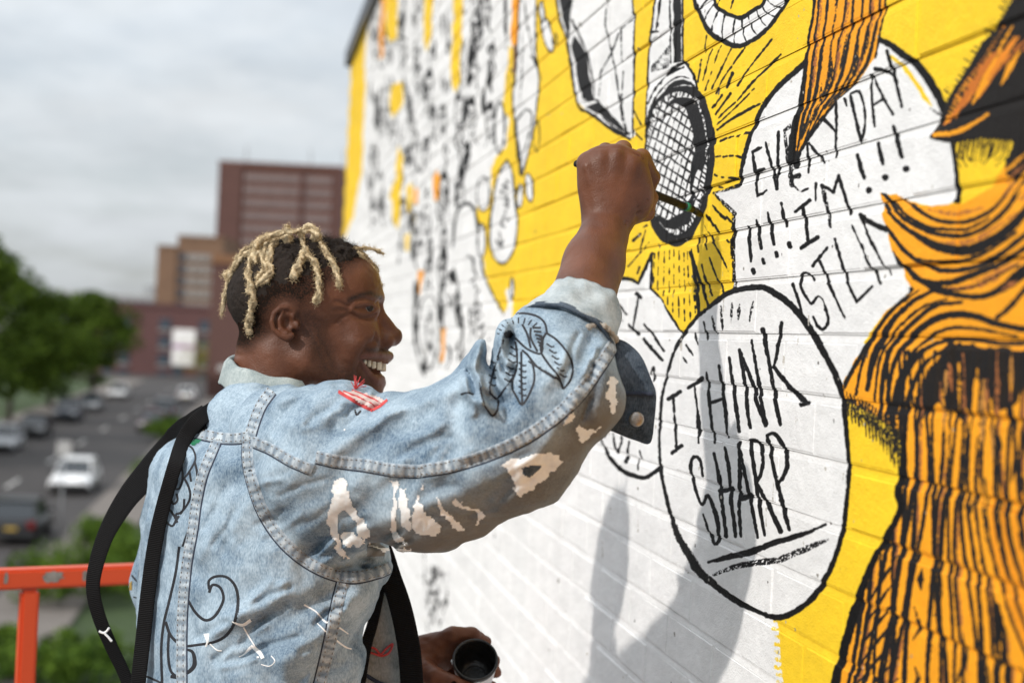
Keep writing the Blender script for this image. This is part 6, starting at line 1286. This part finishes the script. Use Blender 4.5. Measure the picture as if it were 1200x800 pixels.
cvv, cff = cone((664, 400, -212), (688, 355, -168), 59, 42, n=96, wav=2.4, rows=16); CUFFW, CUFFF = to_world(cvv), cff; link_world('rolled_cuff', pydata('rolled_cuff', CUFFW, cff, True), jacket, M_LINING)
cvv, cff = cone((663, 402, -213), (666, 397, -208), 59.6, 59.2, th=3, wav=1.6); link_world('cuff_hem', pydata('cuff_hem', to_world(cvv), cff, True), jacket, M_DEND)
mb = MB(); fr = smooth_path([(688, 384), (698, 380), (708, 382), (717, 390), (724, 402)], step=2); 
bvh_cuff = BVHTree.FromPolygons([tuple(v) for v in CUFFW], CUFFF.tolist())
def cyl_depth(x, y):
    r_ = Vector(ray(x, y)).normalized(); b = [h[0] for h in (bvh_cuff.ray_cast(OV, r_), bvh.ray_cast(OV, r_)) if h[0] is not None]
    return min([((np.array(q)-ORG)@FW-1.9)*PXM for q in b]) if b else -200.0
W_ = to_world([(p[0], p[1], cyl_depth(p[0], p[1])-1) for p in fr]); mb.tube(W_, [.0030+.0010*math.sin(i*1.7)+.0006*math.sin(i*.6) for i in range(len(W_))], 8); link_world('frayed_edge', mb.mesh('frayed_edge', True), jacket, mat('raw_cotton', (.40, .36, .31), .95, noise=(220, .4), bump=(500, .9, .002)))
def flap(name, poly, w0, bulge, th, m, parent):
    """thick curved cloth piece of a traced outline"""
    P = smooth_path(np.vstack([poly, poly[:1]]), step=5)[:-1]; n = len(P); c = P.mean(0); rings = [1.0, .93, .7, .4]; v = []; f = []
    for side in (0, 1):
        for s in rings:
            for p in P:
                q = c+(p-c)*s; dz = w0+bulge*math.sin((q[1]-P[:, 1].min())/(np.ptp(P[:, 1]))*math.pi)+.12*(q[0]-c[0])+(th*.4 if s == 1 else 0)*(1 if side == 0 else -1); v.append((q[0], q[1], dz+side*th))
        v.append((c[0], c[1], w0+bulge*.9+side*th))
    R_ = len(rings); st_ = R_*n+1
    for side in (0, 1):
        o = side*st_
        for a in range(R_-1): f += [(o+a*n+i, o+a*n+(i+1) % n, o+(a+1)*n+(i+1) % n, o+(a+1)*n+i) for i in range(n)]
        f += [(o+(R_-1)*n+i, o+(R_-1)*n+(i+1) % n, o+R_*n, o+R_*n) for i in range(n)]
    f += [(i, (i+1) % n, st_+(i+1) % n, st_+i) for i in range(n)]
    me = pydata(name, v, [tuple(dict.fromkeys(q)) for q in f], True); 
    me.vertices.foreach_set('co', to_world(np.array(v)).astype(np.float32).ravel()); me.update(); return link_world(name, me, parent, m)
fp = flap('cuff_placket', np.array([(722, 396), (736, 402), (752, 418), (764, 446), (769, 462), (767, 492), (762, 519), (745, 516), (724, 508), (708, 498), (716, 470), (720, 430)]), -224, -12, 5, M_DEND, jacket)  # shadowed inner side of the cuff, its shade put into the dark denim
pts_ = [(720, 462), (740, 461), (766, 462)]; mb = MB(); mb.tube(to_world([(p[0], p[1], -236) for p in smooth_path(pts_, step=3)]), .0024, 8); link_world('placket_seam', mb.mesh('placket_seam', True), fp, m_navy)
bp_ = to_world([(746, 491, -240)])[0]; R3 = np.stack([RT, UP, -FW], 1); mb = MB(); mb.lathe([(0, .0030), (.004, .0030), (.0072, .0024), (.0086, .0010), (.0086, -.002), (0, -.002)], bp_, 24, R3); link_world('button', mb.mesh('button', True), fp, mat('worn_brass_button', (.36, .33, .30), .38, metal=.85, noise=(300, .3), bump=(400, .3, .0005)))
# ---- far front panel of the open jacket with its red scribble
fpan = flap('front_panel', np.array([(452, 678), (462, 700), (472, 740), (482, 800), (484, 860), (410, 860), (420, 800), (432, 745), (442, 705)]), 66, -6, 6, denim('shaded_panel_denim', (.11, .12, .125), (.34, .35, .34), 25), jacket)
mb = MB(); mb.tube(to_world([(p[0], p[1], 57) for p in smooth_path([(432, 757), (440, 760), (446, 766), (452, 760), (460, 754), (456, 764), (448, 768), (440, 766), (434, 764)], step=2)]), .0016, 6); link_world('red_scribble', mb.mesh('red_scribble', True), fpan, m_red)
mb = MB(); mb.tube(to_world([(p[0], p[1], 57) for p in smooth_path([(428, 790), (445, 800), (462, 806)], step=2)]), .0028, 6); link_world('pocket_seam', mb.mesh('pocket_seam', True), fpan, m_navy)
# ------------------------------------------------------------------ straps, brush, paint cup, trousers, shoes, lift basket
def webbing():
    m = bpy.data.materials.new('black_webbing'); m.use_nodes = True; t = m.node_tree; p = t.nodes['Principled BSDF']; p.inputs['Roughness'].default_value = .8; p.inputs['Specular IOR Level'].default_value = .12
    a = N('ShaderNodeAttribute', t); a.attribute_name = 'along'; s = N('ShaderNodeMath', t, operation='SINE'); k = N('ShaderNodeMath', t, operation='MULTIPLY'); k.inputs[1].default_value = 2.9; t.links.new(a.outputs['Fac'], k.inputs[0]); t.links.new(k.outputs[0], s.inputs[0])
    b = N('ShaderNodeBump', t); b.inputs['Strength'].default_value = .6; b.inputs['Distance'].default_value = .0008; t.links.new(s.outputs[0], b.inputs['Height']); t.links.new(b.outputs[0], p.inputs['Normal'])
    q = N('ShaderNodeMapRange', t); q.inputs['From Min'].default_value = -1; t.links.new(s.outputs[0], q.inputs['Value']); x = N('ShaderNodeMix', t, data_type='RGBA'); x.inputs['A'].default_value = (.004, .004, .005, 1); x.inputs['B'].default_value = (.013, .012, .012, 1); t.links.new(q.outputs[0], x.inputs['Factor']); t.links.new(x.outputs['Result'], p.inputs['Base Color']); return m
M_WEB = webbing()
harness = empty('shoulder_strap', tuple(person.location)); tag(harness, 'black webbing bag straps looped over the shoulders of the denim jacket', 'strap')
def strap(name, pts, wid, twist, th=.0022, m=M_WEB):
    """flat webbing along (px, py, depth px) points; twist tilts its face in depth"""
    P = smooth_path(pts, step=2.2); n = len(P); T_ = np.gradient(P[:, :2], axis=0); T_ /= np.linalg.norm(T_, axis=1)[:, None]+1e-9; ws = np.interp(np.linspace(0, 1, n), np.linspace(0, 1, len(wid)), wid); tw = np.interp(np.linspace(0, 1, n), np.linspace(0, 1, len(twist)), twist)
    v, al = [], []; s_ = 0.0; pr = [(-1, 0), (-.9, -1), (-.5, -1), (0, -1), (.5, -1), (.9, -1), (1, 0), (.9, 1), (0, 1), (-.9, 1)]; k = len(pr)
    for i in range(n):
        if i: s_ += np.linalg.norm(P[i]-P[i-1])
        nx, ny = -T_[i, 1], T_[i, 0]
        for a, b in pr: v.append((P[i, 0]+nx*a*ws[i]/2, P[i, 1]+ny*a*ws[i]/2, P[i, 2]+tw[i]*a*ws[i]/2+b*th*PXM/2)); al.append(s_)
    f = [(i*k+j, i*k+(j+1) % k, (i+1)*k+(j+1) % k, (i+1)*k+j) for i in range(n-1) for j in range(k)]
    me = pydata(name, to_world(v), np.array(f), True); set_attr(me, 'along', al); return link_world(name, me, harness, m)
def jd(px, py, d=-5.0, default=120.0):        # depth (px units) just in front of the jacket
    q, n = cast(px, py); return (((q-ORG)@FW-1.9)*PXM+d) if q is not None else default
lp = strap('hanging_loop', [(244, 484, jd(244, 486)+20), (228, 497, jd(234, 500)-6), (206, 521, 92), (180, 548, 80), (150, 582, 62), (126, 622, 44), (113, 660, 34), (109, 690, 32), (116, 722, 36), (130, 756, 44), (146, 790, 50), (160, 830, 54)], [24, 35, 39, 34, 26, 20, 17, 16, 15, 15], [.4, .5, .6, .5, .3, .2])
strap('back_strap', [(250, 480, jd(250, 482)+20), (232, 492, jd(238, 496)-5), (216, 514, jd(222, 515)-5), (205, 545, jd(212, 545)-6), (192, 590, jd(197, 590)-6), (182, 635, jd(188, 635)-6), (174, 690, jd(180, 690)-6), (168, 745, jd(176, 745)-6), (162, 800, jd(174, 800)-6), (158, 850, 20)], [20, 18, 17, 18, 18, 18, 17], [.5, .5, .5])
strap('front_strap', [(436, 610, 20), (450, 650, 44), (458, 676, 40), (468, 706, 38), (476, 740, 36), (481, 775, 36), (484, 830, 40)], [22, 24, 26, 27, 27], [.2, .2])
strap('side_strap', [(452, 660, 52), (438, 725, 50), (428, 760, 48), (420, 810, 48)], [10, 12, 14, 14], [.2, .2])
mb = MB()
for pts in ([(116, 739), (121, 741), (125, 739), (128, 735)], [(122, 741), (127, 746), (131, 751)]): mb.tube(to_world([(p[0], p[1], 33) for p in smooth_path(pts, step=1.5)]), .0016, 6)
link_world('paint_mark', mb.mesh('paint_mark'), lp, m_wpaint)
mb = MB(); mb.tube(to_world([(158, 767, jd(170, 767)-10), (165, 773, jd(172, 773)-11), (171, 779, jd(174, 779)-11)]), .0012, 6); link_world('orange_thread', mb.mesh('orange_thread'), harness, mat('orange_thread', (.75, .22, .04), .7))
# brush: from behind the fist to the wall
tip = ORG+ray(824, 250)*(WALLX/ray(824, 250)[0]); hand = to_world([(737, 216, 6)])[0]; dr = (hand-tip)/np.linalg.norm(hand-tip)
Lb = 0.12
while project((tip+dr*Lb)[None])[0][0] > 675 and Lb < .6: Lb += .004
brush = empty('paint_brush', tuple(tip)); tag(brush, 'thin dark paint brush with a green band held against the microphone drawing', 'paint brush')
mb = MB(); mb.tube([tip+dr*t for t in np.linspace(.045, Lb, 14)], [.0052]+[.0056]*3+[.0062]*4+[.0054]*3+[.0044]*3, 12); link_world('handle', mb.mesh('handle', True), brush, mat('black_lacquer', (.012, .010, .010), .55, .25, noise=(150, .5)))
mb = MB(); mb.tube([tip+dr*t for t in (.024, .034, .045)], [.0050, .0054, .0054], 12); link_world('ferrule', mb.mesh('ferrule', True), brush, mat('dark_ferrule', (.014, .013, .013), .5))
mb = MB(); mb.tube([tip+dr*t for t in (.034, .0375, .041)], [.0060, .0062, .0060], 12); link_world('green_band', mb.mesh('green_band', True), brush, mat('green_tape', (.01, .22, .13), .45))
mb = MB(); mb.tube([tip+dr*t+np.array([0, 0, -.004])*(1-t/.024) for t in (.0006, .006, .014, .024)], [.0014, .0040, .0052, .0050], 10); link_world('bristles', mb.mesh('bristles', True), brush, mat('wet_bristle', (.012, .011, .011), .4, bump=(900, .8, .001)))
# paint cup
rimc = to_world([(557, 772, 104)])[0]; nv = -FW*.78+UP*.62+RT*.04; nv /= np.linalg.norm(nv); ua = np.cross(nv, FW); ua /= np.linalg.norm(ua); ub = np.cross(nv, ua); R3 = np.stack([ua, ub, nv], 1)
cup = empty('paint_cup', tuple(rimc)); tag(cup, 'small round pot of black paint held in the lower hand', 'paint pot'); R_ = 25.5/PXM*1.09
mb = MB(); mb.lathe([(R_*.985, -.008), (R_*.96, -.02), (R_*.80, -.066), (R_*.74, -.07), (0, -.07)], rimc, 40, R3); link_world('pot', mb.mesh('pot', True), cup, mat('white_plastic_pot', (.66, .66, .68), .4, noise=(30, .08)))
mb = MB(); mb.lathe([(R_*.985, -.010), (R_*1.02, -.006), (R_*1.03, -.001), (R_, .0012), (R_*.93, .0006), (R_*.90, -.003), (R_*.88, -.018), (R_*.80, -.052), (R_*.5, -.055), (0, -.055)], rimc, 40, R3); link_world('black_liner', mb.mesh('black_liner', True), cup, mat('dried_black_paint', (.011, .011, .011), .34, noise=(60, .5), bump=(160, .7, .002)))
mb = MB(); mb.lathe([(R_*.52, -.0545), (R_*.50, -.0515), (R_*.48, -.0545)], rimc, 32, R3); link_world('inner_ring', mb.mesh('inner_ring', True), cup, bpy.data.materials['dried_black_paint'])
for a in (.3, 1.2, 1.9, 2.6): 
    p0 = rimc+R3@np.array([R_*1.0*math.cos(a+3.6), R_*1.0*math.sin(a+3.6), -.016]); mb = MB(); mb.tube([p0, p0-nv*.008], [.0035, .002], 8); link_world('paint_drip', mb.mesh('paint_drip', True), cup, m_wpaint if a > .5 else bpy.data.materials['dried_black_paint'])
# trousers and shoes (below the frame)
yf = 380+1.66*PXM
def leg_sdf(P):
    d = ell(P, (290, 985, 0), (150, 95, 130))
    for hx, hw, fx, fw_ in ((318, -70, 330, -90), (262, 70, 270, 95)): d = smin(d, chain(P, [(hx, 1030, hw), (hx+14, 1400, hw), (fx-8, yf-62, fw_)], [92, 66, 52], 10), 18)
    return d-2*vnoise(P, 60.0)
V, Q = sculpt('trousers', leg_sdf, (100, 870, -240), (480, yf-5, 240), 9, 1); link_world('trousers', pydata('trousers', to_world(V), Q, True), person, mat('dark_work_trousers', (.03, .03, .034), .9, noise=(30, .3)))
for fx, fw_ in ((330, -90), (270, 95)):
    def shoe(P): return smax(smin(ell(P, (fx+34, yf-24, fw_+18), (105, 34, 46)), cap(P, (fx-10, yf-30, fw_), (fx-8, yf-70, fw_), 44, 42), 16), P[:, 1]-(yf-3), 4)
    blob_mesh('shoe', shoe, (fx-90, yf-125, fw_-80), (fx+160, yf+12, fw_+95), 5, person, mat('black_shoe', (.02, .02, .02), .6))
# ---- lift basket with its orange guard rail
m_or_ = bpy.data.materials.new('chipped_orange_paint'); m_or_.use_nodes = True; t = m_or_.node_tree; p = t.nodes['Principled BSDF']; g = N('ShaderNodeNewGeometry', t); n = N('ShaderNodeTexNoise', t); n.inputs['Scale'].default_value = 7; n.inputs['Detail'].default_value = 9; n.inputs['Roughness'].default_value = .72; t.links.new(g.outputs['Position'], n.inputs['Vector'])
cr = N('ShaderNodeValToRGB', t); t.links.new(n.outputs['Fac'], cr.inputs[0]); e = cr.color_ramp.elements; e[0].position = .62; e[0].color = (.64, .070, .016, 1); e[1].position = .635; e[1].color = (.24, .22, .20, 1); t.links.new(cr.outputs[0], p.inputs['Base Color']); p.inputs['Roughness'].default_value = .45
bp = N('ShaderNodeBump', t); bp.inputs['Strength'].default_value = .4; bp.inputs['Distance'].default_value = .002; t.links.new(n.outputs['Fac'], bp.inputs['Height']); t.links.new(bp.outputs[0], p.inputs['Normal'])
ra = at(0, 678, 2.62); zr = ra[2]; r2 = ray(150, 672); rb_ = ORG+r2*((zr-EYE)/r2[2]); dirr = (rb_-ra); dirr[2] = 0; dirr /= np.linalg.norm(dirr); angr = math.atan2(dirr[1], dirr[0]); nrm = np.array([-dirr[1], dirr[0], 0])
lift = empty('lift_basket', (float(ra[0]), float(ra[1]), FLOOR-.06)); tag(lift, 'orange steel guard rail and platform of the work lift beside the painter', 'work lift')
def bar(name, a, b, s=.037, m=m_or_):
    a, b = np.array(a, float), np.array(b, float); c = (a+b)/2; L = np.linalg.norm((b-a)[:2]); mb = MB()
    if L > .01: mb.box(c, (L, s, s), math.atan2(b[1]-a[1], b[0]-a[0]))
    else: mb.box(c, (s*.9, s*.9, abs(b[2]-a[2])), angr)
    me = mb.mesh(name); bm = bmesh.new(); bm.from_mesh(me); bmesh.ops.bevel(bm, geom=bm.edges[:], offset=.005, segments=2, affect='EDGES'); bm.to_mesh(me); bm.free(); return link_world(name, me, lift, m)
A_ = ra-dirr*.85; B_ = ra+dirr*.62; bar('top_rail', A_, B_); pp = at(30, 740, 2.66)
lo_ = FLOOR+.002
pq = ra+dirr*(float((pp-ra)@dirr)); bar('post', (pq[0], pq[1], lo_), (pq[0], pq[1], zr-.021), .036)
for s_ in (-.83, .60): q = ra+dirr*s_; bar('post', (q[0], q[1], lo_), (q[0], q[1], zr-.021), .036)
bar('mid_rail', np.array([A_[0], A_[1], lo_+.55]), np.array([B_[0], B_[1], lo_+.55]), .032); bar('toe_board', np.array([A_[0], A_[1], lo_+.09]), np.array([B_[0], B_[1], lo_+.09]), .03)
fc = ra+dirr*.25-nrm*1.5; mb = MB(); mb.box((fc[0], fc[1], FLOOR-.03), (2.25, 3.05, .058), angr); link_world('platform_floor', mb.mesh('platform_floor'), lift, mat('grip_plate', (.22, .22, .23), .5, metal=.7, bump=(80, .6, .004)))
mb = MB(); mb.box((fc[0]-.35, fc[1], (FLOOR-.06)/2), (.32, .32, FLOOR-.066)); link_world('mast', mb.mesh('mast'), lift, m_or_)
mb = MB(); mb.box((fc[0]-.35, fc[1], .26), (1.1, 1.5, .5)); link_world('chassis', mb.mesh('chassis'), lift, m_or_)

m_chip = mat('bare_scratched_metal', (.26, .24, .22), .5, metal=.3, noise=(60, .5))
def chip(px0, px1, seed):                     # paint knocked off the top rail
    rg = np.random.default_rng(seed); ss = []
    for px in (px0, px1):
        r_ = ray(px, 678); n_ = nrm; t_ = ((ra-nrm*.0185-ORG)@n_)/(r_@n_); ss.append(float((ORG+r_*t_-ra)@dirr))
    v = []; m_ = 22
    for i in range(m_):
        a = 2*math.pi*i/m_; k = rg.uniform(.7, 1.1); s_ = (ss[0]+ss[1])/2+(ss[1]-ss[0])/2*math.cos(a)*k; h_ = .012*math.sin(a)*k+.004; v.append(ra+dirr*s_-nrm*.0191+np.array([0, 0, h_]))
    return link_world('paint_chip', pydata('paint_chip', v, [tuple(range(m_))]), lift, m_chip)
for a_, b_, sd_ in ((48, 76, 3), (96, 103, 5), (4, 10, 6)): chip(a_, b_, sd_)
